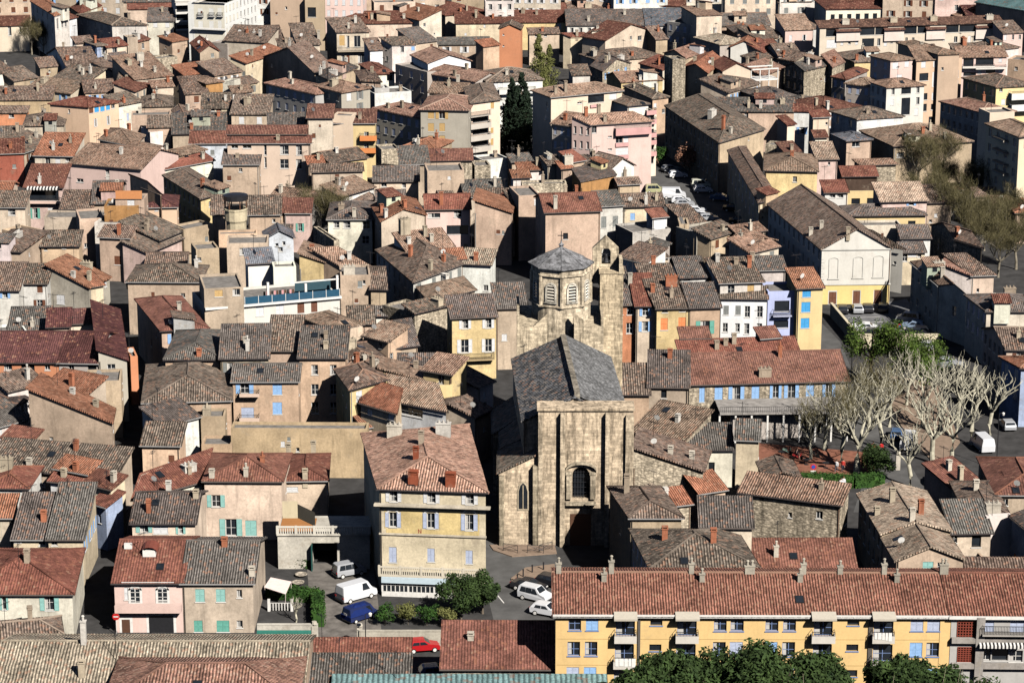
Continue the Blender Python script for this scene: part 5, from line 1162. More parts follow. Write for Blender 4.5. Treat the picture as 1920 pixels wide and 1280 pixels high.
for H in (Hy, Hg):                                       # gutter fascia
    L = H['W']; b = MB(); b.box(-.3, -.5, H['h']-.32, L+(.3 if H is Hg else -.02), -.30, H['h']+.0, 0, ftr(H, 'F')); link('gutter', b.mesh('gutter', [M['frame']]), H['root'])
cx = [(350,400,1.5),(690,470,1.25),(745,415,2),(1345,415,1.5),(1425,470,1.25),(1765,440,1.25),(1800,440,1.25),(2160,470,1.25),(2185,420,1.75),(2460,430,1.25),(2790,425,1.5),(2885,480,1.25),(3225,440,1.5),(3250,440,1.5)]
for x, y, hh in cx:
    for fz in (0,):
        X, Y = 960+x/4, 960+y/4+8
        s, z = fpt(Hy, 'F', X, Y, 0); p0, p1 = side(Hy, 'F'); d = (p1-p0).normalized()
        dp_ = Hy['Dp']/2*(.80 if y > 460 else 1.0); zc = Hy['h']+Hy['rise']*dp_/(Hy['Dp']/2)
        q = p0+d*s*1.0+Hy['nv']*dp_; pr = proj((q.x, q.y, zc)); s += (X-pr[0])/pxm(q); q = p0+d*s+Hy['nv']*dp_
        chimney(Hy['roof'], Hy['base'], Vector((q.x, q.y, zc)), hh*.6, 2, 0, (.42,.38,.31))
for i, (x0, x1) in enumerate(((768,935),(1228,1400),(2250,2425),(2705,2870))):
    for r in range(3):
        lab = None
        if (i, r) in ((0,1),(1,1),(3,0),(3,2)): lab = ['white and yellow washing over a balcony, far left of the yellow block','','',''][0] if (i,r)==(0,1) else 'dark and white washing over the second balcony of the yellow block' if i == 1 else 'white shirts drying on the upper right balcony of the yellow block' if r == 0 else 'white washing on the lowest right balcony of the yellow block'
        balcony(Hy, Z0, x0-8*r, x1-8*r, 930+193*r, 985+193*r, .95, (.62,.58,.52), awn=(r == 0), cloth=lab)
bf = mat_simple('blue_frame', (.20,.28,.50), .5); cc_ = {}
for o in Hy['root'].children:
    if o.name.startswith('window'):
        if o.data.name not in cc_: m2 = o.data.copy(); m2.materials[0] = bf; cc_[o.data.name] = m2
        o.data = cc_[o.data.name]
for y in (950, 1145): fbox(Hy, 'joint_line', Z0, 335, y, 3290, y+5, -.01, .012, M['paint'], (.45,.30,.12))
for x in (945, 2680): fbox(Hy, 'drainpipe', Z0, x, 765, x+12, 1300, .01, .12, M['paint'], (.10,.09,.08))
fbox(Hy, 'corner_wall_strip', Z0, 3215, 775, 3290, 1300, .01, .05, M['plaster_clean'], (.76,.53,.24))  # plain end strip in the block's own yellow
for y0, y1 in ((800,945),(1010,1120)):                   # brick lattices
    X0_, Y0_ = Z0; s0, z1 = fpt(Hg, 'F', X0_+3345/4, Y0_+y0/4, .05); s1, z0 = fpt(Hg, 'F', X0_+3485/4, Y0_+y1/4, .05); b = MB(); tr = ftr(Hg, 'F')
    nx, nz = 7, 7
    for i in range(nx+1): x = s0+(s1-s0)*i/nx; b.box(x-.05, -.06, z0, x+.05, .1, z1, 0, tr)
    for i in range(nz+1): z = z0+(z1-z0)*i/nz; b.box(s0, -.08, z-.05, s1, -.062, z+.05, 0, tr)
    Hg['wo'] and link('brick_lattice', b.mesh('brick_lattice', [M['plaster_clean']]), Hg['root'], color=(.25,.06,.04))
for y in (975, 1165): fbox(Hg, 'concrete_band', Z0, 3300, y-28, 4090, y+15, .0, .5, M['plaster'], (.36,.33,.30))
fbox(Hg, 'concrete_pier', Z0, 3490, 790, 3525, 1310, .0, .55, M['plaster'], (.40,.37,.34))
balcony(Hg, Z0, 3530, 4060, 905, 935, 1.0, (.45,.42,.38), solid=False)
a = MB(); s0, z = fpt(Hg, 'F', 960+3510/4, 960+1000/4, 1.1); s1, _ = fpt(Hg, 'F', 960+3850/4, 960+1000/4, 1.1); tr = ftr(Hg, 'F')
for i in range(24):
    x0 = s0+(s1-s0)*i/24; x1 = s0+(s1-s0)*(i+1)/24; a.poly([tr @ Vector(p) for p in ((x0,-.1,z+.25),(x1,-.1,z+.25),(x1,-1.1,z),(x0,-1.1,z))], i % 2).poly([tr @ Vector(p) for p in ((x0,-1.1,z),(x1,-1.1,z),(x1,-1.1,z-.3),(x0,-1.1,z-.3))], i % 2)
link('striped_awning', a.mesh('striped_awning', [M['frame'], M['metal']]), Hg['root'])

# ---------------- church ----------------
def church():
    H = house("85 585 848 580 c8,128 e716,140 h15.7 p r3 st sl x k0 o0.3 N:church | !big old stone church with slate-grey nave roof, octagonal drum, side tower and bell gable", 960, 640)
    root, base = H['root'], H['base']; stone = (.70, .56, .40); W_ = H['wo']; W_.data.materials[0] = M['ashlar']; W_.color = (*stone, 1)
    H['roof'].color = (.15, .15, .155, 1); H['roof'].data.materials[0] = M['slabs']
    def L(p): return Vector(p)-base
    def bx(b, x0, y0, z0, x1, y1, z1, mi=0): b.box(x0-base.x, y0-base.y, z0, x1-base.x, y1-base.y, z1, mi)
    mid0 = (H['A']+H['B'])/2; mid1 = (H['C']+H['D'])/2      # raised ridge wall between the two slopes
    b = MB(); d = (mid1-mid0).normalized(); n = Vector((d.y, -d.x, 0)); zr = 18.7
    p = [mid0+n*.0, mid0+n*.7, mid1+n*.7, mid1]; b.prism([(q.x-base.x, q.y-base.y) for q in p], zr-1.2, zr+.55)
    link('ridge_wall', b.mesh('ridge_wall', [M['ashlar']]), H['roof'], color=(.34,.30,.24))
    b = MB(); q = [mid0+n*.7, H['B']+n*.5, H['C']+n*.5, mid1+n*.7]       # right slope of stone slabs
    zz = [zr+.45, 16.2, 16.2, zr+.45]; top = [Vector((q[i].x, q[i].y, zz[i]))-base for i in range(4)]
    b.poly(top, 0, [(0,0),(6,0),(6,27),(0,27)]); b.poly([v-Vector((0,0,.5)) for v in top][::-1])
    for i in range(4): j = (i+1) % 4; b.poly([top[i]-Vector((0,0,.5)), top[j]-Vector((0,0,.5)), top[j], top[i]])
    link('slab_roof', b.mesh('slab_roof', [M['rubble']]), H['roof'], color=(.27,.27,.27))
    # front block
    Yf = 308.0; f = lambda px, y, z=17: P(px, y, z).x
    def X(px, Y, z): zc = Y*CP+(CAM_H-z)*SP; return (px-960)/F_PX*zc
    def Zat(py, Y): return CAM_H-Y*math.tan(PITCH+math.atan((py-640)/F_PX))
    xl, xr = X(1009, Yf, 14), X(1187, Yf, 14); b = MB(); h0 = 17.8
    wx0, wx1 = X(1073, Yf, 8), X(1105, Yf, 8); wz0, wz1 = Zat(934, Yf), Zat(890, Yf)
    bx(b, xl, Yf, 0, wx0, Yf+3, h0); bx(b, wx1, Yf, 0, xr, Yf+3, h0); bx(b, wx0, Yf, 0, wx1, Yf+3, wz0); bx(b, wx0, Yf, wz1+1.1, wx1, Yf+3, h0)
    cxm = (wx0+wx1)/2; R = (wx1-wx0)/2
    for k in range(8):                                   # arch spandrels
        a0, a1 = math.pi*k/8, math.pi*(k+1)/8; xa, xb = cxm-R*math.cos(a0), cxm-R*math.cos(a1); za, zb = wz1+R*math.sin(a0), wz1+R*math.sin(a1)
        pts = [Vector((xa,Yf,za))-base, Vector((xb,Yf,zb))-base, Vector((xb,Yf,wz1+1.1))-base, Vector((xa,Yf,wz1+1.1))-base]
        b.poly(pts, 0, [(v.x, v.z) for v in pts]); b.poly([pts[0], pts[1], pts[1]+Vector((0,1,0)), pts[0]+Vector((0,1,0))])
    bx(b, xl-.15, Yf-.25, h0, xr+.15, Yf+3.1, h0+.3)
    link('facade', b.mesh('facade', [M['ashlar']]), root, color=stone)
    b = MB()
    for x0, x1 in ((1050, 1059), (1134, 1142)): bx(b, X(x0,Yf,9), Yf-.75, 0, X(x1,Yf,9), Yf-.003, h0-.25)
    bx(b, X(1009,Yf,9), Yf-.45, 0, X(1017,Yf,9), Yf-.003, h0-.6); bx(b, X(1172,Yf,9), Yf-.45, 0, X(1187,Yf,9), Yf-.003, h0-.6)
    link('buttress', b.mesh('buttress', [M['ashlar']]), root, color=(.66,.54,.39))
    wb = MB(); wb.poly([Vector((x,Yf+.7,z))-base for x, z in ((wx0,wz0),(wx1,wz0),(wx1,wz1+1.1),(wx0,wz1+1.1))], 1)
    for i in range(7): x = wx0+(wx1-wx0)*i/6; bx(wb, x-.03, Yf+.4, wz0, x+.03, Yf+.46, wz1+math.sqrt(max(0,1-((x-cxm)/R)**2))*R)
    for i in range(6): z = wz0+(wz1-wz0+.3)*i/5; bx(wb, wx0, Yf+.38, z-.03, wx1, Yf+.42, z+.03)
    wo = link('window', wb.mesh('window', [M['metal'], M['glass']]), root)
    fb = MB()
    for x0, x1 in ((wx0-.75, wx0-.1), (wx1+.1, wx1+.75)): bx(fb, x0, Yf-.35, wz0, x1, Yf-.003, wz1+.1); bx(fb, x0-.1, Yf-.45, wz1+.1, x1+.1, Yf-.003, wz1+.45)
    pts_o = []; 
    for k in range(11):
        a0 = math.pi*k/10; pts_o.append((cxm-1.95*math.cos(a0), wz1+.45+1.05*math.sin(a0)))
    for (xa, za), (xb, zb) in zip(pts_o, pts_o[1:]):
        q = [Vector((xa,Yf-.5,za))-base, Vector((xb,Yf-.5,zb))-base, Vector((xb,Yf-.5,zb+.28))-base, Vector((xa,Yf-.5,za+.28))-base]; e = Vector((0,.5,0))
        fb.poly(q); fb.poly([q[3], q[2], q[2]+e, q[3]+e]); fb.poly([q[0], q[1], q[1]+e, q[0]+e])
    bx(fb, cxm-1.9, Yf-.6, wz0-.75, cxm+1.9, Yf-.003, wz0-.4)
    link('surround', fb.mesh('surround', [M['ashlar']]), wo, color=(.58,.49,.36))
    db = MB(); bx(db, cxm-1.3, Yf-.05, 0, cxm+1.3, Yf-.004, 4.2, 0); link('door', db.mesh('door', [M['wood']]), root)
    # left chapel aisle
    Hc = []
    def slab(x0, x1, Y0, Y1, zl, zr_, name='chapel', rc=(.2,.17,.14)):
        w_ = MB(); P4 = [(x0,Y0),(x1,Y0),(x1,Y1),(x0,Y1)]; zz_ = [zl, zr_, zr_, zl]
        for i in range(4):
            j = (i+1) % 4; a, c = P4[i], P4[j]; Ln = math.hypot(a[0]-c[0], a[1]-c[1])
            w_.poly([Vector((*a,0))-base, Vector((*c,0))-base, Vector((*c,zz_[j]))-base, Vector((*a,zz_[i]))-base], 0, [(0,0),(Ln,0),(Ln,zz_[j]),(0,zz_[i])])
        c = link(name, w_.mesh(name, [M['ashlar']]), root, color=stone); sl_ = (zr_-zl)/(x1-x0)
        rb, _ = roof_mesh([[Vector((x0-.3,Y0-.3,zl-.3*sl_+.1))-base, Vector((x1,Y0-.3,zr_+.1))-base, Vector((x1,Y1,zr_+.1))-base, Vector((x0-.3,Y1,zl-.3*sl_+.1))-base]])
        link('chapel_roof', rb.mesh('chapel_roof', [M['tile_rough']]), c, color=rc); return c
    xa, xb = X(935, Yf, 9), xl-.02
    c1 = slab(xa, xb, Yf+.3, Yf+9, 9.6, 12)
    for x0, x1, hh in ((936, 945, 9.2), (999, 1008, 10.6)):
        b = MB(); bx(b, X(x0,Yf,6), Yf-.5, 0, X(x1,Yf,6), Yf+.297, hh); link('buttress', b.mesh('buttress', [M['ashlar']]), c1, color=(.5,.42,.3))
    # pointed window
    px0, px1 = X(972.5, Yf, 5), X(989, Yf, 5); z0, z1 = Zat(955, Yf), Zat(922, Yf); cxx = (px0+px1)/2; b = MB(); pr = [(px0,z0),(px1,z0),(px1,z1),(cxx+.35,z1+.75),(cxx,z1+1.15),(cxx-.35,z1+.75),(px0,z1)]
    b.poly([Vector((x,Yf+.285,z))-base for x, z in pr], 1)
    e = .16; prs = [(px0-e,z0-e),(px1+e,z0-e),(px1+e,z1),(cxx+.5,z1+.85),(cxx,z1+1.4),(cxx-.5,z1+.85),(px0-e,z1)]
    for i in range(7):
        j = (i+1) % 7; b.poly([Vector((pr[i][0],Yf+.2,pr[i][1]))-base, Vector((pr[j][0],Yf+.2,pr[j][1]))-base, Vector((prs[j][0],Yf+.2,prs[j][1]))-base, Vector((prs[i][0],Yf+.2,prs[i][1]))-base], 0)
    bx(b, cxx-.05, Yf+.2, z0, cxx+.05, Yf+.27, z1+.8)
    link('pointed_window', b.mesh('pointed_window', [M['plaster'], M['glass']]), root, color=(.5,.42,.3))
    slab(X(938,318,8), X(976,318,8), Yf+9.1, Yf+19, 9.0, 11.0); slab(X(925,330,8), X(968,330,8), Yf+19.1, 338, 8.5, 10.5)
    # crossing blocks under the drum
    YD = 344.5; xc = X(1052, YD, 24)
    bl = MB(); zt = Zat(612, 339)
    xA, xB, xC, xD = X(969,339,15), X(1026,339,15), X(1076,339,15), X(1131,339,15)
    bx(bl, xA, 338.8, 0, xB, 350, zt); bx(bl, xC, 338.8, 0, xD, 350, zt); bx(bl, xB, 341, 0, xC, 350, zt-1.4)
    for x0, x1, s_ in ((xB-1.9, xB, 1), (xC, xC+2.4, -1)):     # upswept parapets against the drum
        ya = 338.8; zA, zB = (zt, zt+1.9) if s_ > 0 else (zt+1.9, zt)
        pts = [(x0,ya,zt-.02),(x1,ya,zt-.02),(x1,ya,zB),(x0,ya,zA)]; bl.poly([Vector(p_)-base for p_ in pts], 0, [(p_[0],p_[2]) for p_ in pts]); bl.poly([Vector((p_[0],p_[1]+.6,p_[2]))-base for p_ in pts][::-1])
        bl.poly([Vector((x0,ya,zA))-base, Vector((x1,ya,zB))-base, Vector((x1,ya+.6,zB))-base, Vector((x0,ya+.6,zA))-base])
    for x0, x1 in ((xA, xA+.35), (xD-.35, xD)): bx(bl, x0, 339.2, zt, x1, 350, zt+1.3)
    link('crossing_block', bl.mesh('crossing_block', [M['ashlar']]), root, color=(.72,.60,.43))
    # octagonal drum
    cx_, cy_ = xc-base.x, YD-base.y; Rd = 4.0; a0 = -math.pi/2; zc0, ze = Zat(577, 340.3), Zat(506, 340.3)
    dr = MB(); dr.lathe([(4.05, zt-3), (4.05, zc0-.25)], 28, (cx_, cy_))
    dr.lathe([(4.05,zc0-.25),(4.45,zc0-.1),(4.45,zc0+.08),(Rd,zc0+.1)], 8, (cx_,cy_), 0, a0)
    dr.lathe([(Rd,zc0+.1),(Rd,ze-1.25)], 8, (cx_,cy_), 0, a0); dr.lathe([(Rd,ze-1.25),(4.25,ze-1.15),(4.25,ze-.95),(4.1,ze-.9),(4.1,ze-.2),(4.35,ze-.15),(4.35,ze)], 8, (cx_,cy_), 0, a0)
    for k in range(8):
        t = a0+k*math.pi/4; x_, y_ = cx_+Rd*math.cos(t), cy_+Rd*math.sin(t); dr.lathe([(.28,zc0+.1),(.28,ze-1.25)], 8, (x_,y_))
    d_o = link('drum', dr.mesh('drum', [M['ashlar']]), root, color=(.76,.64,.47))
    rf = MB(); zap = Zat(463, YD)
    for k in range(8):
        t0, t1 = a0+k*math.pi/4, a0+(k+1)*math.pi/4; p0, p1 = (cx_+4.5*math.cos(t0), cy_+4.5*math.sin(t0), ze+.02), (cx_+4.5*math.cos(t1), cy_+4.5*math.sin(t1), ze+.02)
        L_ = math.dist(p0, p1); rf.poly([p0, p1, (cx_, cy_, zap)], 0, [(0,0),(L_,0),(L_/2,4.8)]); rf.poly([(p0[0],p0[1],ze-.1),(p1[0],p1[1],ze-.1),p1,p0]); rf.tube([p0, (cx_,cy_,zap)], .09, 5)
    rf.lathe([(.35,zap-.3),(.25,zap+.1),(.4,zap+.35),(.12,zap+.6),(.1,zap+.9),(0,zap+.9)], 8, (cx_,cy_))
    ro = link('drum_roof', rf.mesh('drum_roof', [M['ashlar']]), d_o, color=(.28,.28,.29))
    cr = MB(); cr.box(cx_-.05,cy_-.05,zap+.9,cx_+.05,cy_+.05,zap+2.2).box(cx_-.5,cy_-.05,zap+1.55,cx_+.5,cy_+.05,zap+1.65); link('cross', cr.mesh('cross', [M['metal']]), d_o)
    for k in range(8):                                   # louvred arch windows
        t = a0+(k+.5)*math.pi/4; rr = Rd*math.cos(math.pi/8); o = Vector((cx_+rr*math.cos(t), cy_+rr*math.sin(t), 0))
        tr = Matrix.Translation(o) @ Matrix.Rotation(t+math.pi/2, 4, 'Z'); zb, zs, r = zc0+.55, zc0+2.5, .55; b = MB()
        ar = [(-r,zb),(r,zb)]+[(r*math.cos(math.pi*i/8), zs+r*math.sin(math.pi*i/8)) for i in range(9)]
        b.poly([tr @ Vector((x,-.02,z)) for x, z in ar], 1)
        for i in range(6): z = zb+.15+i*.42; b.poly([tr @ Vector(q) for q in ((-r+.05,-.14,z),(r-.05,-.14,z),(r-.05,-.03,z+.13),(-r+.05,-.03,z+.13))], 2)
        for i in range(8):
            a1, a2 = math.pi*i/8, math.pi*(i+1)/8
            for ro_, out in (((.56,.80),.16),):
                c = [(ro_[0]*math.cos(a1),zs+ro_[0]*math.sin(a1)),(ro_[1]*math.cos(a1),zs+ro_[1]*math.sin(a1)),(ro_[1]*math.cos(a2),zs+ro_[1]*math.sin(a2)),(ro_[0]*math.cos(a2),zs+ro_[0]*math.sin(a2))]
                b.poly([tr @ Vector((x,-out,z)) for x, z in c], 0); b.poly([tr @ Vector(q) for q in ((c[1][0],-out,c[1][1]),(c[2][0],-out,c[2][1]),(c[2][0],0,c[2][1]),(c[1][0],0,c[1][1]))], 0)
                b.poly([tr @ Vector(q) for q in ((c[0][0],-out,c[0][1]),(c[3][0],-out,c[3][1]),(c[3][0],0,c[3][1]),(c[0][0],0,c[0][1]))], 0)
        for sx in (-1, 1): b.box(sx*.68-.12, -.16, zb, sx*.68+.12, 0, zs, 0, tr)
        b.box(-.9,-.2,zb-.15,.9,0,zb-.003,0,tr)
        link('louvre_window', b.mesh('louvre_window', [M['ashlar'], M['glass'], M['plaster']]), d_o, color=(.80,.74,.62))
    # square tower and bell gable
    YT = 343.0; x0, x1 = X(1124,YT,15), X(1167,YT,15); zT = Zat(513, YT); b = MB(); bx(b, x0, YT, 0, x1, YT+3.4, zT); bx(b, x0-.15, YT-.15, zT, x1+.15, YT+3.5, zT+.25)
    link('tower', b.mesh('tower', [M['ashlar']]), root, color=(.74,.60,.41))
    g = MB(); yg = YT+2.4; gx0, gx1 = X(1111,yg,28), X(1160,yg,28); gm = (gx0+gx1)/2; zs = Zat(466,yg); za = Zat(443,yg); r = .62; ox = X(1136.5,yg,28); o0, o1 = Zat(494,yg), Zat(473,yg)
    def fb2(pts, y, w=0):
        g.poly([Vector((x,y,z))-base for x, z in pts], w, [(x,z) for x, z in pts])
    outer = [(gx0, zT-2), (gx1, zT-2), (gx1, zs), (gm, za), (gx0, zs)]
    arc = [(ox-r*math.cos(math.pi*i/8), o1+r*math.sin(math.pi*i/8)) for i in range(9)]
    tops = [(gx0,zs)]+[(lerp(gx0,gm,t), lerp(zs,za,t)) for t in (.5,.8)]+[(gm,za)]+[(lerp(gm,gx1,t), lerp(za,zs,t)) for t in (.2,.5)]+[(gx1,zs)]
    for y, s_ in ((yg, 1), (yg+.9, -1)):
        fb2([(gx0,zT-2),(ox-r,zT-2),(ox-r,o1),(ox-r,zs),(gx0,zs)], y); fb2([(ox+r,zT-2),(gx1,zT-2),(gx1,zs),(ox+r,zs),(ox+r,o1)], y); fb2([(ox-r,zT-2),(ox+r,zT-2),(ox+r,o0),(ox-r,o0)], y)
        for i in range(8): xa_, xb_ = arc[i][0], arc[i+1][0]; fb2([arc[i], arc[i+1], (xb_, max(zs,o1+r)+.01), (xa_, max(zs,o1+r)+.01)], y)
        fb2([(gx0,zs),(gx1,zs),(gm,za)], y-.002*s_)
    for a, c in zip(outer, outer[1:]+outer[:1]): g.poly([Vector((a[0],yg,a[1]))-base, Vector((c[0],yg,c[1]))-base, Vector((c[0],yg+.9,c[1]))-base, Vector((a[0],yg+.9,a[1]))-base])
    for a, c in zip(arc, arc[1:]): g.poly([Vector((a[0],yg,a[1]))-base, Vector((c[0],yg,c[1]))-base, Vector((c[0],yg+.9,c[1]))-base, Vector((a[0],yg+.9,a[1]))-base])
    bx(g, gx1-.02, yg-2.6, zT, gx1+.45, yg, Zat(478,yg))
    go = link('bell_gable', g.mesh('bell_gable', [M['ashlar']]), root, color=(.72,.60,.43))
    be = MB(); zb = o0+.15; be.lathe([(0,zb+1.05),(.12,zb+1.05),(.2,zb+.95),(.28,zb+.5),(.42,zb+.1),(.48,zb)], 14, (ox-base.x, yg+.45-base.y)); be.box(ox-base.x-.6,yg+.4-base.y,zb+1.05,ox-base.x+.6,yg+.5-base.y,zb+1.17)
    link('bell', be.mesh('bell', [M['metal']]), go)
    return H
Hch = church()

# ---------------- corner house front: cornices, bands, balustrade, veranda ----------------
Hh = HOUSES['hotel']; Q2 = (480, 640); Q3 = (480, 960)
Hh['wo'].color = (.72, .62, .44, 1); Hh['roof'].color = (.48, .29, .215, 1)
s0, zy1 = fpt(Hh, 'F', 720, 956, .02); _, zy0 = fpt(Hh, 'F', 720, 1000, .02); b = MB(); tr = ftr(Hh, 'F'); L = Hh['W']
z_c, z_d, z_e = fpt(Hh, 'F', 720, 948, .5)[1], fpt(Hh, 'F', 720, 1002, .2)[1], fpt(Hh, 'F', 720, 1074, 1.2)[1]
b.box(-.6, -.75, z_c, L+.6, -.005, z_c+.22, 0, tr).box(-.35, -.45, z_c-.25, L+.35, -.005, z_c-.003, 0, tr).box(-.1, -.2, z_d, L+.1, -.005, z_d+.2, 0, tr)
link('cornice', b.mesh('cornice', [M['plaster']]), Hh['root'], color=(.60,.53,.42))
b = MB(); cols = []
wx = [fpt(Hh, 'F', 480+x/4, 980, 0)[0] for x in (970, 1084, 1254, 1368, 1540, 1660)]
zw0, zw1 = fpt(Hh, 'F', 800, 989, 0)[1], fpt(Hh, 'F', 800, 958, 0)[1]
b.box(.75, -.03, z_d+.2, L-.75, -.004, z_d+.75, 0, tr)
for x0, x1 in ((.75, wx[0]-.1), (wx[1]+.1, wx[2]-.1), (wx[3]+.1, wx[4]-.1), (wx[5]+.1, L-.75)): b.box(x0, -.03, z_d+.752, x1, -.004, z_c-.26, 0, tr)
link('yellow_storey', b.mesh('yellow_storey', [M['plaster']]), Hh['root'], color=(.72,.56,.27))
b = MB(); zb = z_e-.15; b.box(-.1, -1.25, zb-.25, L+.1, -.005, zb, 0, tr).box(-.1, -1.25, zb+.85, L+.1, -1.0, zb+1.0, 0, tr)
for i in range(6): x = L*i/5; b.box(x-.12, -1.27, zb+.002, x+.12, -.98, zb+1.12, 0, tr)
n = int(L/.26)
for i in range(n): x = (i+.5)*L/n; b.box(x-.06, -1.18, zb+.002, x+.06, -1.06, zb+.848, 0, tr)
link('balustrade', b.mesh('balustrade', [M['plaster_clean']]), Hh['root'], color=(.62,.56,.45))
b = MB(); zt = zb-.26
b.box(.3, -1.5, zt-.7, L-.3, -.9, zt, 2, tr); b.poly([tr @ Vector(p) for p in ((.3,-1.0,.5),(L-.3,-1.0,.5),(L-.3,-1.0,zt-.7),(.3,-1.0,zt-.7))], 1)
b.box(.3, -1.25, 0, L-.3, -.95, .55, 0, tr)
for i in range(24): x = .35+(L-.7)*i/23; w_ = .05 if i % 6 else .11; b.box(x-w_, -1.1, .55, x+w_, -1.02, zt-.7, 0, tr)
for z in (1.6, zt-1.1): b.box(.3, -1.12, z-.04, L-.3, -1.005, z+.04, 0, tr)
link('veranda', b.mesh('veranda', [M['frame'], M['glass'], M['cloth']]), Hh['root'], color=(.50,.60,.66))
s_, z_ = fpt(Hh, 'F', 784, 999, .05); b = MB(); m_ = ftr(Hh, 'F'); b.box(s_, -.05, z_, s_+.1, -.035, z_+.5, 0, m_).box(s_+.3, -.05, z_, s_+.4, -.035, z_+.5, 0, m_)
b.poly([m_ @ Vector(p) for p in ((s_+.1,-.05,z_+.5),(s_+.1,-.05,z_+.38),(s_+.3,-.05,z_),(s_+.3,-.05,z_+.12))]); link('faded_letter', b.mesh('faded_letter', [M['paint']]), Hh['root'], color=(.30,.08,.05))
# arched stone caps above the yellow-storey windows
b = MB()
for x in (1026, 1312, 1601):
    for yy in (1290, 1140):
        s_, z_ = fpt(Hh, 'F', 480+x/4, 640+(yy-8)/4, 0)
        for i in range(8):
            a1, a2 = math.pi*i/8, math.pi*(i+1)/8
            b.poly([tr @ Vector((s_+.85*r*math.cos(a), -.07, z_-.1+.45*r*math.sin(a))) for r, a in ((.78,a1),(1,a1),(1,a2),(.78,a2))])
link('arch_cap', b.mesh('arch_cap', [M['frame']]), Hh['root'])

# ---------------- pinkish house with balcony ----------------
Hp = HOUSES['bal']; Q0 = (0, 960)
for x0, x1 in ((960,1070),(1165,1275)):
    s0, z1 = fpt(Hp, 'F', x0/4, 960+565/4, 0); s1, z0 = fpt(Hp, 'F', x1/4, 960+705/4, 0); tr = ftr(Hp, 'F'); b = MB()
    b.box(s0, -.06, z0, s0+.28, -.003, z1, 0, tr).box(s1-.28, -.06, z0, s1, -.003, z1, 0, tr); b.poly([tr @ Vector(p) for p in ((s0+.28,-.02,z0),(s1-.28,-.02,z0),(s1-.28,-.02,z1-.15),(s0+.28,-.02,z1-.15))], 1)
    for i in range(8):
        a1, a2 = math.pi*i/8, math.pi*(i+1)/8; m_ = (s0+s1)/2; r = (s1-s0)/2
        b.poly([tr @ Vector((m_+r*k*math.cos(a), -.06, z1-.3+.5*k*math.sin(a))) for k, a in ((.72,a1),(1,a1),(1,a2),(.72,a2))])
    b.box((s0+s1)/2-.05, -.05, z0, (s0+s1)/2+.05, -.025, z1-.15, 0, tr)
    for f_ in (.25, .5, .75): b.box(s0+.28, -.05, lerp(z0,z1,f_), s1-.28, -.025, lerp(z0,z1,f_)+.05, 0, tr)
    b.box(s0+.28, -.052, z0, s1-.28, -.022, z0+.5, 0, tr)
    link('window', b.mesh('window', [M['frame'], M['glass']]), Hp['root'])
fbox(Hp, 'balcony', Q0, 858, 703, 1358, 757, .004, .9, M['plaster_clean'], (.68,.50,.44))
fbox(Hp, 'awning_box', Q0, 910, 525, 1305, 548, .004, .25, M['frame'])
fbox(Hp, 'door', Q0, 912, 803, 978, 906, -.01, .03, M['wood']); fbox(Hp, 'door_frame', Q0, 893, 785, 998, 906, -.02, .015, M['frame'])
fbox(Hp, 'garage_door', Q0, 1115, 772, 1305, 912, -.01, .03, M['metal']); fbox(Hp, 'garage_frame', Q0, 1095, 762, 1325, 912, -.02, .015, M['frame'])
def on_roof(H, X, Y):
    r = ray(X, Y); c = Vector((0,0,CAM_H)); A, B = H['A'], H['B']; m_ = (A+H['D'])/2; n = (B-A).cross(Vector((m_.x, m_.y, H['h']+H['rise']))-A).normalized(); t = n.dot(A-c)/n.dot(r); return c+r*t
p = on_roof(Hp, 1120/4, 960+330/4)-Hp['base']; b = MB(); b.box(p.x-.75, p.y-.1, p.z-.2, p.x+.75, p.y+1.8, p.z+.75); dm = link('dormer', b.mesh('dormer', [M['frame']]), Hp['roof'])
b = MB()
for i in range(6):
    a1, a2 = math.pi*i/6, math.pi*(i+1)/6; q = lambda a, y: (p.x-.95*math.cos(a), y, p.z+.6+.6*math.sin(a)); b.poly([q(a1,p.y-.3), q(a2,p.y-.3), q(a2,p.y+2.2), q(a1,p.y+2.2)])
link('dormer_hood', b.mesh('dormer_hood', [M['paint']]), dm, color=(.20,.06,.04))
p = on_roof(Hp, 962/4, 960+272/4)-Hp['base']; b = MB(); b.box(p.x-.45, p.y-.15, p.z, p.x+.45, p.y+.25, p.z+.65); b.lathe([(0,0),(.2,0)], 10); ac = link('air_conditioner', b.mesh('air_conditioner', [M['frame']]), Hp['roof'])

# ---------------- white hall: yellow base, blind arches, mouldings ----------------
Hw = HOUSES['chapel']; Qr = (1440, 320); tr = ftr(Hw, 'F'); Lw = Hw['W']; zyb = fpt(Hw, 'F', 1600, 320+855/4)[1]; b = MB()
ds = [[fpt(Hw, 'F', 1440+x/4, 560, 0)[0] for x in pr] for pr in ((455,512),(637,690),(795,850))]; zd = fpt(Hw, 'F', 1600, 320+900/4)[1]
xs = [0.02]+[v for d_ in ds for v in d_]+[Lw-.02]
for i in range(0, len(xs), 2): b.box(xs[i]+(.12 if i else 0), -.03, .02, xs[i+1]-(.12 if i+1 < len(xs)-1 else 0), -.003, zd+.1, 0, tr)
b.box(.02, -.03, zd+.102, Lw-.02, -.003, zyb, 0, tr)
link('yellow_base', b.mesh('yellow_base', [M['plaster_clean']]), Hw['root'], color=(.80,.62,.26))
b = MB(); b.box(-.1, -.18, zyb, Lw+.1, -.003, zyb+.22, 0, tr); zg = Hw['h']-.3; b.box(-.1, -.2, zg-.05, Lw+.1, -.003, zg+.15, 0, tr)
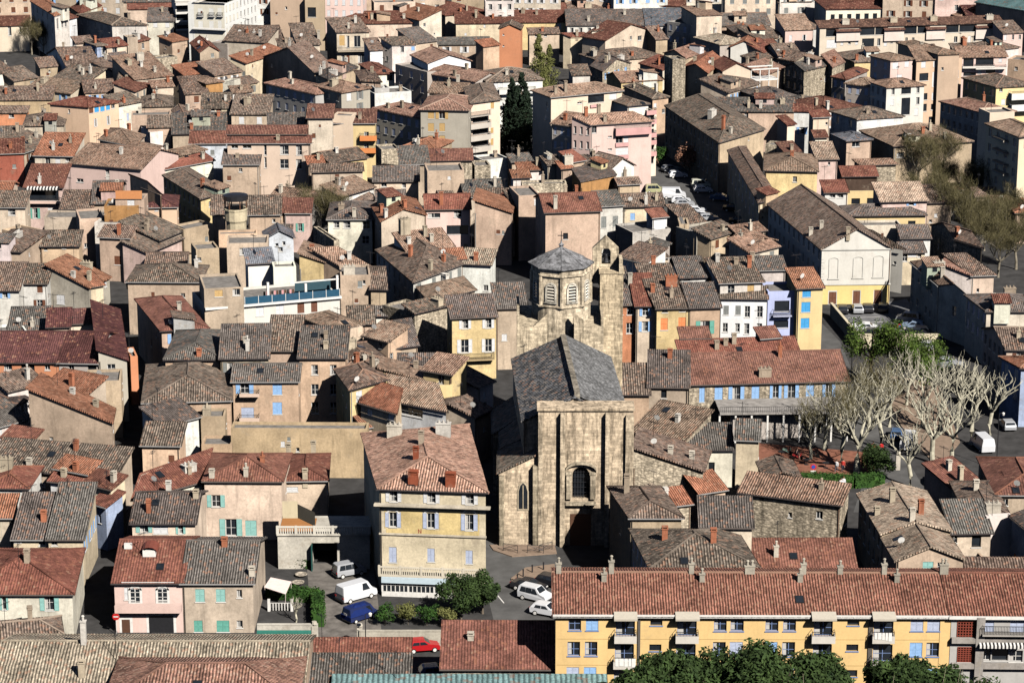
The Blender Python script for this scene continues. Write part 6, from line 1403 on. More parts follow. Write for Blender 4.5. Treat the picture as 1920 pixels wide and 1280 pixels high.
for x0, x1, y0, y1 in ((458,527,655,808),(640,712,648,803),(792,865,640,797)):
    s0, z1 = fpt(Hw, 'F', 1440+x0/4, 320+(y0+12)/4, 0); s1, z0 = fpt(Hw, 'F', 1440+x1/4, 320+y1/4, 0); e = .13
    b.box(s0, -.09, z0, s0+e, -.003, z1, 0, tr).box(s1-e, -.09, z0, s1, -.003, z1, 0, tr).box(s0-.15, -.14, z0-.15, s1+.15, -.003, z0-.002, 0, tr); m_ = (s0+s1)/2; r = (s1-s0)/2
    for i in range(6):
        a1, a2 = math.pi*i/6, math.pi*(i+1)/6; q = [(m_+r*k*math.cos(a), z1+.35*k*math.sin(a)) for k, a in ((.84,a1),(1,a1),(1,a2),(.84,a2))]
        b.poly([tr @ Vector((x,-.09,z)) for x, z in q]); b.poly([tr @ Vector((q[1][0],-.09,q[1][1])), tr @ Vector((q[2][0],-.09,q[2][1])), tr @ Vector((q[2][0],0,q[2][1])), tr @ Vector((q[1][0],0,q[1][1]))])
for i in range(9): z = zyb+.4+i*.5; b.box(-.02, -.06, z, .55 if i % 2 else .35, -.003, z+.26, 0, tr)
link('moulding', b.mesh('moulding', [M['plaster_clean']]), Hw['root'], color=(.68,.66,.60))

# ---------------- roof terrace of the white building ----------------
Ht = HOUSES['terr']; Qt = (480, 320); tr = ftr(Ht, 'F'); Lt = Ht['W']; h = Ht['h']
b = MB(); b.box(-.2, -.5, h-.35, Lt+.2, .3, h+.0, 0, tr); link('terrace_edge', b.mesh('terrace_edge', [M['frame']]), Ht['root'])
sA = fpt(Ht, 'F', 480-22, 560, 0)[0]; b = MB(); b.box(sA, -.3, h+.003, Lt-.1, -.27, h+1.15, 0, tr)
link('glass_balustrade', b.mesh('glass_balustrade', [mat_simple('blue_glass', (.03,.09,.15), .1, .6)]), Ht['root'])
for i in range(8): x = lerp(sA, Lt-.1, i/7); b = MB(); b.box(x-.04, -.34, h+.003, x+.04, -.25, h+1.25, 0, tr); link('post', b.mesh('post', [M['frame']]), Ht['root'])
b = MB()
for x, hh in ((fpt(Ht,'F',480+95/4,545,0)[0], 3.0), (fpt(Ht,'F',480+378/4,540,0)[0], 2.3), (Lt-.25, 3.2)): b.box(x-.18, .3, h-.4, x+.18, .7, h+hh, 0, tr)
b.box(fpt(Ht,'F',480+378/4,540,0)[0]-2.5, .4, h+2.5, Lt, .6, h+2.7, 0, tr)
link('terrace_frame', b.mesh('terrace_frame', [M['frame']]), Ht['root'])
b = MB(); x0 = fpt(Ht, 'F', 480+330/4, 540, 0)[0]; b.box(x0, 3.2, h-.4, Lt-.6, 3.3, h+2.0, 0, tr); link('windbreak', b.mesh('windbreak', [mat_simple('green_canvas', (.03,.07,.09), .8)]), Ht['root'])
b = MB(); 
for i in range(12): x = x0-5.5+i*.42; b.box(x, 1.5, h+.2+.1*(i%3), x+.3, 1.54, h+1.3, i % 3, tr)
lo = link('laundry', b.mesh('laundry', [M['rubber'], M['cloth'], M['wood']]), None, tuple(Ht['base']), 0, (.6,.3,.3)); tag(lo, 'dark and red clothes on a line on the white roof terrace', 'laundry')

# ---------------- balconies on other blocks ----------------
Hb = HOUSES['bigbal']; Qb = (480, 0); balcony(Hb, Qb, 615, 848, 378, 388, 1.2, (.5,.42,.32), solid=False)
Hr = HOUSES['greyR']
for y in (865, 955, 1045, 1130): balcony(Hr, Qb, 1612, 1765, y-18, y, 1.3, (.55,.5,.44), solid=(y != 865))
Hyp = HOUSES['yapt']
for y in (1058, 1150): balcony(Hyp, Qb, 778, 905, y-38, y, 1.2, (.70,.26,.09))
Hpk = HOUSES['pa2']; Qp = (960, 0); pk = (.62,.36,.34)
balcony(Hpk, Qp, 780, 1045, 968, 1005, .9, pk)
for y in (1098, 1190): fbox(Hpk, 'pink_band', Qp, 778, y-22, 875, y, .004, .25, M['plaster_clean'], pk)
Hc = HOUSES['pa3']
for y in (860, 930, 1030, 1085, 1170): balcony(Hc, Qp, 1012, 1085, y-28, y, .9, pk)
fbox(HOUSES['pa1'], 'pink_band', Qp, 590, 790, 640, 805, .004, .3, M['plaster_clean'], pk)
Hwb = HOUSES['wbal']
for y in (700, 785): balcony(Hwb, Qb, 1825, 2100, y-22, y, 1.1, (.72,.70,.66))
Hpr = HOUSES['pright']; Qq = (1440, 0)
for y, x0, x1 in ((512,1460,1700),(520,1560,1790)): balcony(Hpr, Qq, x0, x1, y-12, y, 1.2, (.7,.66,.6))
Hyc = HOUSES['ycurve']
for y in (745, 830): balcony(Hyc, Qq, 1830, 2000, y-40, y, 1.6, (.72,.71,.68))
Hrt = HOUSES['rtow']
for y in (1060, 1150, 1240, 1310): balcony(Hrt, Qq, 1680, 1765, y-25, y, 1.1, (.42,.38,.32), k='L')
Hbt = HOUSES['baltow']; Q00 = (0, 0)
for y in (40, 105, 168, 232): balcony(Hbt, Q00, 1318, 1446, y-12, y, 1.3, (.66,.64,.6))
Hor = HOUSES['orn']; fbox(Hor, 'cornice', Q00, 1440, 210, 1690, 232, .004, 1.0, M['frame']); fbox(Hor, 'cornice', Q00, 1445, 14, 1690, 26, .004, .5, M['frame'])
for x in (1502, 1586, 1648): balcony(Hor, Q00, x-22, x+22, 118, 130, .6, (.6,.58,.55), solid=False)
Hpc = HOUSES['peach']
for y in (418, 600): balcony(Hpc, (0,640), 1795, 1945, y-25, y, 1.1, (.66,.50,.40))
Haw = HOUSES['awn']; balcony(Haw, (0,320), 190, 450, 228, 250, .9, (.68,.50,.42))
a = MB(); tr = ftr(Haw,'F'); s0, z = fpt(Haw,'F',200/4,320+128/4,.9); s1, _ = fpt(Haw,'F',440/4,320+128/4,.9)
for i in range(20):
    x0 = lerp(s0,s1,i/20); x1 = lerp(s0,s1,(i+1)/20); a.poly([tr @ Vector(q) for q in ((x0,-.05,z+.1),(x1,-.05,z+.1),(x1,-.95,z-.15),(x0,-.95,z-.15))], i%2).poly([tr @ Vector(q) for q in ((x0,-.95,z-.15),(x1,-.95,z-.15),(x1,-.95,z-.45),(x0,-.95,z-.45))], i%2)
link('striped_awning', a.mesh('striped_awning', [M['frame'], M['metal']]), Haw['root'])
Hye = HOUSES['yel']; balcony(Hye, (480,640), 1500, 1790, 130, 140, 1.0, (.55,.42,.24), solid=False)
Hla = HOUSES['lav']; balcony(Hla, (1440,320), 40, 180, 1085, 1095, .9, (.55,.58,.75), solid=False)
Hpg = HOUSES['perg']; b = MB(); tr = ftr(Hpg,'F'); L = Hpg['W']
for i in range(4): b.box(L+.2+i*2.2, .3, 0, L+.4+i*2.2, .5, 11, 0, tr)
b.box(L+.2, .2, 11, L+7, .5, 11.25, 0, tr).box(L+.2, 4, 11, L+7, 4.3, 11.25, 0, tr).box(L+.2, .2, 8.5, L+7, 4.3, 8.8, 0, tr)
link('pergola', b.mesh('pergola', [M['frame']]), Hpg['root'])
Hpe = HOUSES['peachred']
Hor2 = HOUSES['otp']; b = MB(); b.box(.1, -.25, Hor2['h']+.1, Hor2['W']-.3, -.15, Hor2['h']+1.6, 0, ftr(Hor2,'F')); link('orange_curtain', b.mesh('orange_curtain', [M['cloth']]), Hor2['root'], color=(.55,.24,.10))
mg = MB(); p = P(290, 459, 2.6); mg.box(-2.2,-.8,0,2.2,.8,.1).box(-2.2,-.85,-1.2,2.2,-.8,0); tag(link('shop_awning', mg.mesh('shop_awning', [M['cloth']]), None, p, 0, (.60,.03,.25)), 'magenta shop awning where the narrow street opens, left', 'awning')
Htr = HOUSES['terrow']; tr = ftr(Htr,'F')
for x0, x1, yt, yb in ((515,690,232,262),(875,1020,222,262),(1190,1330,216,250),(1562,1752,205,245)):
    s0, z1 = fpt(Htr,'F',1440+x0/4,yt/4,.5); s1, z0 = fpt(Htr,'F',1440+x1/4,yb/4,.5); b = MB(); b.box(s0,-.5,z0-1.5,s1,-.004,z1,0,tr); u_ = link('upper_unit', b.mesh('upper_unit', [M['plaster_clean']]), Htr['root'], color=(.72,.62,.55))
    f = [tr @ Vector(p) for p in ((s0-.2,-1.0,z1-.1),(s1+.2,-1.0,z1-.1),(s1+.2,5,z1+2.0),(s0-.2,5,z1+2.0))]; rb, _ = roof_mesh([f]); link('unit_roof', rb.mesh('unit_roof', [M['tile_flat']]), u_, color=(.13,.07,.055))
Htr['roof'].color = (.14,.08,.06,1)
# round turret on the left
def turret():
    c = P(444, 455, 5.0); t = thing('turret', (c.x, c.y, 0), 'round pale stone turret with dark open rim among brown roofs', 'turret')
    s = pxm((c.x, c.y, 8)); r = 21/s; zt = CAM_H-(c.y)*math.tan(PITCH+math.atan((393-640)/F_PX)); zb = CAM_H-(c.y)*math.tan(PITCH+math.atan((375-640)/F_PX))
    b = MB(); b.lathe([(r*.85,0),(r*.9,zt-2.2),(r,zt-1.8),(r,zt),(r*1.06,zt+.02),(r*1.06,zt+.3),(r*.9,zt+.3),(r*.9,zt-.5),(0,zt-.5)], 12); link('wall', b.mesh('wall', [M['plaster']]), t, color=(.56,.48,.33))
    b = MB(); b.lathe([(r*1.02,zb+.1),(r*1.12,zb+.1),(r*1.12,zb+.9),(r*.6,zb+1.1),(0,zb+1.1)], 14); link('cap', b.mesh('cap', [M['metal']]), t)
    for k in range(6): a = k*math.pi/3; b = MB(); b.box(r*.95*math.cos(a)-.1, r*.95*math.sin(a)-.1, zt+.3, r*.95*math.cos(a)+.1, r*.95*math.sin(a)+.1, zb+.15); link('post', b.mesh('post', [M['wood']]), t)
turret()
# ---------------- ground, streets, squares ----------------
def sheet(name, pts, z, mat, col=None, kind='structure'):
    b = MB(); b.poly([(P(x,y,0).x, P(x,y,0).y, z) for x, y in pts], 0, [(0,0)]*len(pts)); return struct(name, b.mesh(name, [mat]), col, kind)
b = MB(); b.poly([(-3000,-300,0),(3000,-300,0),(3000,7000,0),(-3000,7000,0)])
g_ = struct('ground', b.mesh('ground', [M['asphalt']]))
M['road'] = mat_simple('road_asphalt', (.10, .098, .095), .9, .2, 0, .3, .35)
sheet('road', [(905,1010),(1040,1035),(1060,1075),(1050,1180),(1035,1280),(960,1280),(930,1180),(915,1120)], .006, M['road'])
sheet('yard', [(575,1055),(700,1055),(715,1180),(700,1215),(590,1215),(580,1120)], .005, mat_simple('yard_asphalt', (.16,.145,.13), .95, .1, 0, .35, .8))
def slab(name, pts, h, mat):
    b = MB(); q = [(P(x,y,0).x, P(x,y,0).y) for x, y in pts][::-1]; ar = sum(q[i][0]*q[(i+1)%len(q)][1]-q[(i+1)%len(q)][0]*q[i][1] for i in range(len(q)))
    if ar < 0: q = q[::-1]
    b.prism(q, -.05, h, 0); return struct(name, b.mesh(name, [mat]))
slab('pavement', [(958,1085),(985,1065),(1040,1058),(1042,1100),(1000,1098),(962,1100)], .13, M['pave'])
slab('pavement', [(918,1022),(1040,1022),(1044,1038),(960,1044),(925,1032)], .13, M['pave'])
M['redpave'] = mat_simple('red_paving', (.24, .105, .07), .95, .1, 0, .3, 1.2)
slab('square', [(1400,830),(1640,850),(1640,905),(1480,900),(1390,880)], .12, M['redpave'])
slab('square', [(1640,700),(1760,720),(1800,830),(1760,880),(1690,800)], .12, M['pave'])
sheet('road', [(1560,770),(1660,760),(1700,860),(1760,960),(1700,960),(1600,960),(1620,900),(1640,860)], .006, M['road'])
sheet('road', [(1535,600),(1575,640),(1600,700),(1680,760),(1640,770),(1560,700),(1530,650)], .006, M['road'])
sheet('car_park', [(1560,585),(1700,560),(1760,650),(1590,640)], .007, mat_simple('car_park_asphalt', (.16,.16,.165), .9, .2, 0, .25, .6))
sheet('car_park', [(1195,320),(1300,310),(1420,430),(1330,440),(1260,420)], .007, M['road'])
for x0, y0, x1, y1 in ((1590,596,1650,594),(1600,606,1660,603),(1690,590,1735,640),(905,1082,945,1130)):
    a, c = P(x0,y0), P(x1,y1); d = (c-a).normalized(); n = Vector((-d.y, d.x, 0))*.07; b = MB(); b.poly([(p.x,p.y,.012) for p in (a-n,c-n,c+n,a+n)]); struct('road_marking', b.mesh('road_marking', [M['frame']]))
def wall_line(pts, h, th, label, mat, col, cat='wall', name='garden_wall', cap=True, group=None):
    b = MB()
    for (xa, ya), (xb, yb) in zip(pts, pts[1:]):
        a, c = P(xa,ya), P(xb,yb); d = (c-a).normalized(); n = Vector((-d.y, d.x, 0))*th/2; q = [a-n, c-n, c+n, a+n]; b.prism([(p.x,p.y) for p in q], 0, h)
        if cap: n2 = n*1.3; b.prism([(p.x,p.y) for p in (a-n2,c-n2,c+n2,a+n2)], h+.002, h+.1)
    return tag(link(name, b.mesh(name, [mat]), color=col), label, cat, group)
wall_line([(1558,592),(1602,645),(1606,652),(1760,652)], 2.2, .35, 'cream retaining wall round the car park below the white hall', M['plaster_clean'], (.66,.58,.42))
wall_line([(670,1213),(830,1213)], 2.0, .3, 'plain grey garden wall below the tall corner house', M['plaster'], (.50,.46,.38))
wall_line([(483,1204),(597,1204)], 2.2, .35, 'low pale garden wall under the green rolled screen', M['plaster'], (.62,.58,.50))
wall_line([(1390,905),(1480,915)], 1.2, .3, 'low rubble wall at the edge of the red square', M['rubble'], (.4,.34,.26))
# pillared arcade below the blue-shuttered building
t = thing('canopy', (lambda p: (p.x, p.y, 0))(P(1430,845)), 'long shaded canopy on thin columns with blue glazing under the blue-shuttered building', 'canopy')
a0, a1 = P(1350,778,4.2), P(1590,775,4.2); bs = t.location; d = Vector((a1.x-a0.x, a1.y-a0.y, 0)); L = d.length; tr = Matrix.Translation((a0.x-bs.x, a0.y-bs.y, 0)) @ Matrix.Rotation(math.atan2(d.y, d.x), 4, 'Z')
b = MB(); b.box(0,0,4.2,L,7,4.5,0,tr); link('roof', b.mesh('roof', [M['flat']]), t, color=(.30,.28,.26))
b = MB(); b.box(0,6.6,0,L,6.8,4.2,0,tr)
for i in range(15): b.box(.4+i*L/15, 6.4, .3, .55+i*L/15, 6.59, 3.2, 1, tr)
link('glazing', b.mesh('glazing', [M['glass'], M['frame']]), t)
b = MB()
for i in range(9): b.box(i*L/8-.12, .2, 0, i*L/8+.12, .44, 4.2, 0, tr)
link('columns', b.mesh('columns', [M['frame']]), t)
b = MB(); rail(b, 0, L, .1, 4.5, 5.3, 60, tr); link('railing', b.mesh('railing', [M['metal']]), t)
# terrace with balustrade and dark garage opening left of the corner house
t = thing('terrace', (lambda p: (p.x, p.y, 0))(P(610,1065)), 'stone-balustraded terrace over a dark garage beside the tall corner house', 'terrace')
bs = Vector(t.location); a0, a1 = P(522,1066), P(694,1066); L = (a1-a0).length; tr = Matrix.Translation(a0-bs)
g0, g1 = L*(585-522)/172, L*(633-522)/172
zt = CAM_H-a0.y*math.tan(PITCH+math.atan((1003-640)/F_PX)); b = MB(); b.box(0,0,0,g0,.4,zt,0,tr).box(g1,0,0,L,.4,zt,0,tr).box(g0,0,zt-1.0,g1,.4,zt,0,tr).box(-.1,-.2,zt,L,.35,zt+.2,0,tr).box(0,.36,zt-.3,L,7,zt,0,tr).box(g0,6.5,0,g1,6.7,zt-.3,0,tr).box(g0-.2,.41,0,g0,6.5,zt-.3,0,tr).box(g1,.41,0,g1+.2,6.5,zt-.3,0,tr)
link('wall', b.mesh('wall', [M['plaster']]), t, color=(.60,.56,.48))
b = MB(); n = 40
for i in range(n): x = (i+.5)*L/n; b.box(x-.07,-.05,zt+.2,x+.07,.1,zt+1.0,0,tr)
b.box(0,-.12,zt+1.0,L,.18,zt+1.16,0,tr)
for i in range(6): b.box(i*L/5-.15,-.14,zt+.2,i*L/5+.15,.2,zt+1.2,0,tr)
link('balustrade', b.mesh('balustrade', [M['plaster_clean']]), t, color=(.64,.60,.52))
b = MB(); b.box(g0,-.9,0,g0+.12,0,zt-1.1,0,tr); link('gate', b.mesh('gate', [M['paint']]), t, color=(.02,.08,.07))
b = MB(); b.box(.1,.5,zt+.004,4.4,6,zt+.05,0,tr); link('terrace_floor', b.mesh('terrace_floor', [M['plaster_clean']]), t, color=(.42,.19,.07))
b = MB(); b.box(.1,6.1,zt,2.0,6.3,zt+2.2,0,tr); b.poly([tr @ Vector(p) for p in ((2.0,6.1,zt),(4.4,3.0,zt),(4.4,3.0,zt+1.9),(2.0,6.1,zt+1.9))]); link('screen_wall', b.mesh('screen_wall', [M['plaster_clean']]), t, color=(.66,.56,.38))
# green rolled screen
p = P(533,1186,1.2); b = MB(); b.tube([(-3.1,0,0),(3.1,0,0)], .42, 10).tube([(-3.1,-.5,-.5),(3.1,-.5,-.5)], .4, 10); tag(link('screen', b.mesh('screen', [M['paint']]), None, p, 0, (.02,.13,.10)), 'long dark green rolled screen on the small garden wall', 'screen')
# garden awning, planters, little balustrade
p = P(528,1082,2.6); b = MB(); b.poly([(-1.3,0,0),(1.2,-.6,-.3),(.7,-2.9,-1.0),(-1.9,-2.2,-.4)]); b.poly([(-1.3,0,.03),(-1.9,-2.2,-.37),(.7,-2.9,-.97),(1.2,-.6,-.27)]); b.tube([(1.2,-.6,-.3),(1.1,-.8,-2.6)], .03, 5).tube([(.7,-2.9,-1),(.6,-2.9,-2.6)], .03, 5)
tag(link('awning', b.mesh('awning', [M['cloth']]), None, p, 0, (.68,.56,.52)), 'pale pink awning over the garden doorway', 'awning')
for i, (x, y, lab) in enumerate(((559,1095,'round stone planter near the hedge, nearer one'), (565,1080,'round stone planter, the farther one by the yard'))):
    b = MB(); b.lathe([(.3,0),(.75,.28),(.78,.34),(.6,.34),(.5,.25),(0,.25)], 14); tag(link('planter', b.mesh('planter', [M['rubble']]), None, P(x,y), 0, (.6,.52,.42)), lab, 'planter', 'stone planters')
b = MB(); rail(b, -1.2, 1.2, 0, .1, 1.0, 7, Matrix(), 0, .05); b.box(-1.5,-.15,0,-1.2,.15,1.5).box(1.2,-.15,0,1.5,.15,1.5); tag(link('garden_balustrade', b.mesh('garden_balustrade', [M['frame']]), None, P(526,1145), 0), 'white baluster fence between two posts in the hedged garden', 'balustrade')

# ---------------- vegetation ----------------
def mat_leaf(name, c1, c2, scale=.9):
    m, t, b = newmat(name, .8, .2); g = N(t); geo = g.n('NewGeometry'); oi = g.n('ObjectInfo')
    wn = g.n('TexWhiteNoise', (g.n('VectorMath', (geo.outputs['Position'], (.9,.9,.9)), operation='SNAP').outputs[0],), noise_dimensions='3D')
    f = g.m('MULTIPLY', g.rng(g.noise(geo.outputs['Position'], scale, 4, .7), .3, .7, 0, 1), 1.0)
    mx = g.n('Mix', data_type='RGBA'); t.links.new(f, mx.inputs[0]); mx.inputs[6].default_value = (*c1,1); mx.inputs[7].default_value = (*c2,1)
    t.links.new(g.mul(mx.outputs[2], g.rng(wn.outputs[0], 0, 1, .65, 1.35)), b.inputs['Base Color']); return m
M['bark'] = mat_simple('pale_plane_bark', (.46, .43, .33), .9, .1, 0, .3, 2.0)
M['barkd'] = mat_simple('dark_bark', (.16, .13, .10), .9, .1, 0, .3, 2.0)
M['twig'] = mat_simple('budding_twigs', (.115, .10, .05), .9, .1, 0, .35, .8)
M['leaf_dark'] = mat_leaf('dark_evergreen', (.012,.026,.008), (.055,.09,.024))
M['leaf_fresh'] = mat_leaf('fresh_leaves', (.03,.06,.012), (.10,.15,.025))
M['leaf_hedge'] = mat_leaf('hedge_leaves', (.012,.04,.008), (.05,.11,.02))
M['leaf_cyp'] = mat_leaf('conifer_needles', (.008,.016,.010), (.02,.035,.018))
M['blossom'] = mat_leaf('rusty_blossom', (.20,.09,.05), (.42,.24,.17))
M['leaf_weep'] = mat_leaf('willow_leaves', (.07,.08,.02), (.20,.20,.07))
def limb(b, p, d, L, r, lev, rr, out, mi=0, up=.35, wob=.22):
    n = 5 if lev == 0 else 4; pts = [p]; rs = [r]; dd = d.copy()
    for i in range(n):
        dd = (dd+Vector((rr.uniform(-wob,wob), rr.uniform(-wob,wob), rr.uniform(-.08,.12)+up*.12))).normalized()
        pts.append(pts[-1]+dd*L/n); rs.append(r*(1-.55*(i+1)/n))
    b.tube(pts, rs, 6 if r > .08 else 4, mi); out.append((pts, dd, rs[-1])); return pts, dd
def pollard(seed, H, spread, twigs=0, th=.33):
    """plane tree pollard: pale trunk, few limbs, knobbly bare branches; twig cloud optional -> (trunk mesh, twig mesh)"""
    rr = random.Random(seed); b = MB(); o = []; tw = MB(); h0 = H*rr.uniform(.28,.34)
    tp = [Vector((0,0,-.2)), Vector((rr.uniform(-.15,.15),0,h0*.5)), Vector((rr.uniform(-.3,.3),rr.uniform(-.2,.2),h0))]; b.tube(tp, [th*1.25, th, th*.95], 9)
    nl = rr.choice([4,5,6]); ends = []
    for k in range(nl):
        a = 6.283*(k+rr.uniform(-.2,.2))/nl; tilt = rr.uniform(.35,.95); d = Vector((math.cos(a)*tilt*spread/5, math.sin(a)*tilt*spread/5, 1)).normalized()
        pts, dd = limb(b, tp[-1], d, H*rr.uniform(.30,.42), th*.62, 0, rr, o)
        for j in range(4):
            q = pts[rr.choice([2,3,4,5])]; a2 = rr.uniform(0,6.28); d2 = (dd+Vector((math.cos(a2),math.sin(a2),rr.uniform(.1,.7)))*.8).normalized()
            p2, e2 = limb(b, q, d2, H*rr.uniform(.16,.30), th*.30, 1, rr, o, wob=.4)
            b.lathe([(0,0)], 3)
            for m in range(3):
                q2 = p2[rr.choice([2,3,4])]; a3 = rr.uniform(0,6.28); d3 = (e2*.5+Vector((math.cos(a3)*.5,math.sin(a3)*.5,rr.uniform(.5,1)))).normalized()
                p3, e3 = limb(b, q2, d3, H*rr.uniform(.08,.2), th*.16, 2, rr, o, wob=.45); ends.append(p3[-1]); ends.append(p3[2])
    for _ in range(twigs):
        e = rr.choice(ends); dd = Vector((rr.gauss(0,.5), rr.gauss(0,.5), rr.uniform(.3,1.2))).normalized(); s_ = e+Vector((rr.gauss(0,.5),rr.gauss(0,.5),rr.gauss(0,.4))); L = rr.uniform(.5,1.5); sd_ = dd.cross(Vector((rr.gauss(0,1),rr.gauss(0,1),rr.gauss(0,1)))).normalized()*.022
        m_ = s_+dd*L*.5+Vector((rr.gauss(0,.08),rr.gauss(0,.08),0)); tw.poly([s_-sd_, s_+sd_, m_+sd_*.8, m_-sd_*.8]); tw.poly([m_-sd_*.8, m_+sd_*.8, s_+dd*L])
    return b.mesh('trunk', [M['bark']], True), (tw.mesh('twigs', [M['twig']]) if twigs else None)
def leafy(seed, H, R, n, mat, kind='round', leaf=.28, trunk='barkd'):
    rr = random.Random(seed); b = MB(); o = []; h0 = H*.35
    b.tube([(0,0,-.2),(.1,0,h0),(0,.1,H*.75)], [H*.028, H*.02, H*.008], 7)
    lobes = []
    if kind == 'round':
        for k in range(14):
            a = rr.uniform(0,6.28); q = rr.uniform(0,1)**.5*R*.72; z = H*.62+rr.uniform(-.26,.28)*H*(1-.5*q/R); lobes.append((Vector((q*math.cos(a), q*math.sin(a), z)), rr.uniform(.28,.48)*R)); limb(b, Vector((0,0,h0)), (lobes[-1][0]-Vector((0,0,h0))).normalized(), (lobes[-1][0]-Vector((0,0,h0))).length, H*.01, 1, rr, o)
    elif kind == 'dome':
        for k in range(22):
            a = rr.uniform(0,6.28); q = rr.uniform(0,1)**.5*R*.82; z = H-R*.34-(q/R)**2*R*.5-rr.uniform(0,.35)*R; lobes.append((Vector((q*math.cos(a), q*math.sin(a), z)), rr.uniform(.22,.34)*R)); limb(b, Vector((0,0,H-R*1.3)), (lobes[-1][0]-Vector((0,0,H-R*1.3))).normalized(), (lobes[-1][0]-Vector((0,0,H-R*1.3))).length, R*.03, 1, rr, o)
    elif kind == 'cone':
        for k in range(18): t = k/17; lobes.append((Vector((rr.uniform(-.15,.15)*R, rr.uniform(-.15,.15)*R, H*(.12+.84*t))), R*(1-t)**.8*.8+.15))
    elif kind == 'fir':
        for k in range(46):
            t = (k+.5)/46; a = rr.uniform(0,6.28); q = R*(1-t)*rr.uniform(.3,1); lobes.append((Vector((q*math.cos(a), q*math.sin(a), H*(.15+.82*t))), R*(.30*(1-t)+.12)))
    lf = MB()
    for _ in range(n):
        c, r = rr.choice(lobes); v = Vector((rr.gauss(0,1), rr.gauss(0,1), rr.gauss(0,1))).normalized(); p = c+v*r*rr.uniform(.55,1.05)*Vector((1,1,.8)).length/1.6
        nn = (v+Vector((rr.gauss(0,.6),rr.gauss(0,.6),rr.gauss(0,.6)))).normalized(); a = nn.cross(Vector((rr.gauss(0,1),rr.gauss(0,1),rr.gauss(0,1)))).normalized(); c2 = nn.cross(a); s_ = leaf*rr.uniform(.6,1.3)
        lf.poly([p-a*s_, p-c2*s_*.45, p+a*s_, p+c2*s_*.45])
    return b.mesh('trunk', [M[trunk]]), lf.mesh('crown', [mat])
def plant(name, meshes, x, y, label, cat='tree', group=None, s=1, z=0, pos=None):
    p = pos if pos is not None else P(x, y, z); t = thing(name, (p.x, p.y, p.z if pos is not None else z), label, cat, group, R_.uniform(0, 6.28)); t.scale = (s, s, s*R_.uniform(.93,1.07))
    nm = ['trunk', 'crown'] if cat in ('tree','shrub') else ['stem', 'leaves']
    for n_, me in zip(nm, meshes):
        if me: link(n_, me, t)
    return t
PG = 'pollarded plane trees on the square'
for i, (x, y, H, sp, tw, th, lab) in enumerate((
  (1606,888,12.5,7.0,1500,.42,'largest pollarded plane tree with brownish twigs, beside the green hedge'),
  (1706,912,9.2,4.2,0,.30,'slim pale pollarded plane tree nearest the tiled roofs, forked low'),
  (1747,868,11.5,5.2,0,.36,'tall pale pollarded plane tree in the middle of the square'),
  (1784,868,9.5,4.6,0,.30,'pale pollarded plane tree behind the brick chimney'),
  (1820,832,10.5,6.5,0,.36,'wide pale pollarded plane tree before the dark street wall'),
  (1855,815,8.5,6,0,.30,'rightmost pale pollarded plane tree, crooked low branches'),
  (1651,842,11,5,700,.32,'pollarded plane tree just right of the largest twiggy one'),
  (1577,868,11.5,6,1300,.30,'dark-trunked twiggy plane tree left of the largest one'),
  (1545,845,10,6,1200,.26,'leftmost twiggy plane tree, by the blue shutters'),
  (1700,760,8.5,4,0,.24,'small pale pollard below the fresh green trees'),
  (1668,800,9.5,5,0,.26,'pale pollard between the largest twiggy tree and the fresh green trees'),(1728,800,10,5,0,.3,'pale pollard in the back row, middle of the square'),(1762,815,10.5,5,0,.3,'pale pollard in the back row, right of the middle'),(1795,790,10,5,0,.3,'pale pollard in the back row beside the shaded street'),(1630,800,10,6,900,.26,'twiggy plane tree behind the largest one'),
  (1520,862,7.5,5,1000,.22,'low twiggy tree at the dark canopy corner'))):
    plant('plane_tree', pollard(100+i, H*1.12, sp*1.0, int(tw*.6), th*.95), x, y, lab, group=PG)
# bare budding trees: shared shapes
bk_ = M['bark']; M['bark'] = mat_simple('grey_bark', (.24,.21,.16), .9, .1, 0, .3, 2.0)
BT = [pollard(200+i, 11, 7, 4200, .24) for i in range(4)]
M['bark'] = bk_
bare = [(1745,420,'at the left front edge of the right-hand grove'),(1780,440,'second from the left in the right-hand grove'),(1812,455,'third in the right-hand grove, front row'),(1845,470,'fourth in the right-hand grove, front row'),
 (1872,520,'low and near in the right-hand grove above the shaded road'),(1905,505,'at the right frame edge of the grove, nearest'),(1895,445,'at the right frame edge of the grove, middle'),(1760,385,'behind the mottled roof, left back of the grove'),(1800,395,'back row of the grove above the rubble house'),
 (1840,405,'back row of the grove, centre'),(1880,400,'back row of the grove, right'),(1915,415,'back row of the grove at the frame edge'),(1825,500,'lowest, leaning over the white parapet wall'),(1720,350,'left of a pair before the shaded block at upper right'),(1765,345,'right of a pair before the shaded block at upper right')]
for i, (x, y, lab) in enumerate(bare): plant('bare_tree', BT[i%4], x, y, 'budding leafless olive-brown tree '+lab, group='budding trees at the right', s=R_.uniform(.85,1.1))
for x, y, lab, s_ in ((618,455,'in the walled yard, right of the slate canopy',.95),(640,465,'before the cream hip house in the yard',.8),(582,448,'left one in the walled yard',.85),(60,103,'left one of three by the ornate corner house, top left',.8),(82,104,'middle one of three by the top left roofs',.8),(104,98,'right one of three by the top left roofs',.8),
  (455,55,'before the long windowed wing, top left',.9),(495,50,'left of the whitewashed gable, top',.7),(490,40,'behind the whitewashed gable, top',.7),(335,90,'below the tower of balconies, left',.6),(705,68,'before the long red roof, top',.6),(1725,45,'left one beside the arched red-roofed hall',.8),(1755,45,'right one beside the arched red-roofed hall',.8),(990,68,'before the long red ridge, top centre',.7)):
    plant('bare_tree', BT[R_.randrange(4)], x, y, 'budding leafless tree '+lab, group=None, s=s_)
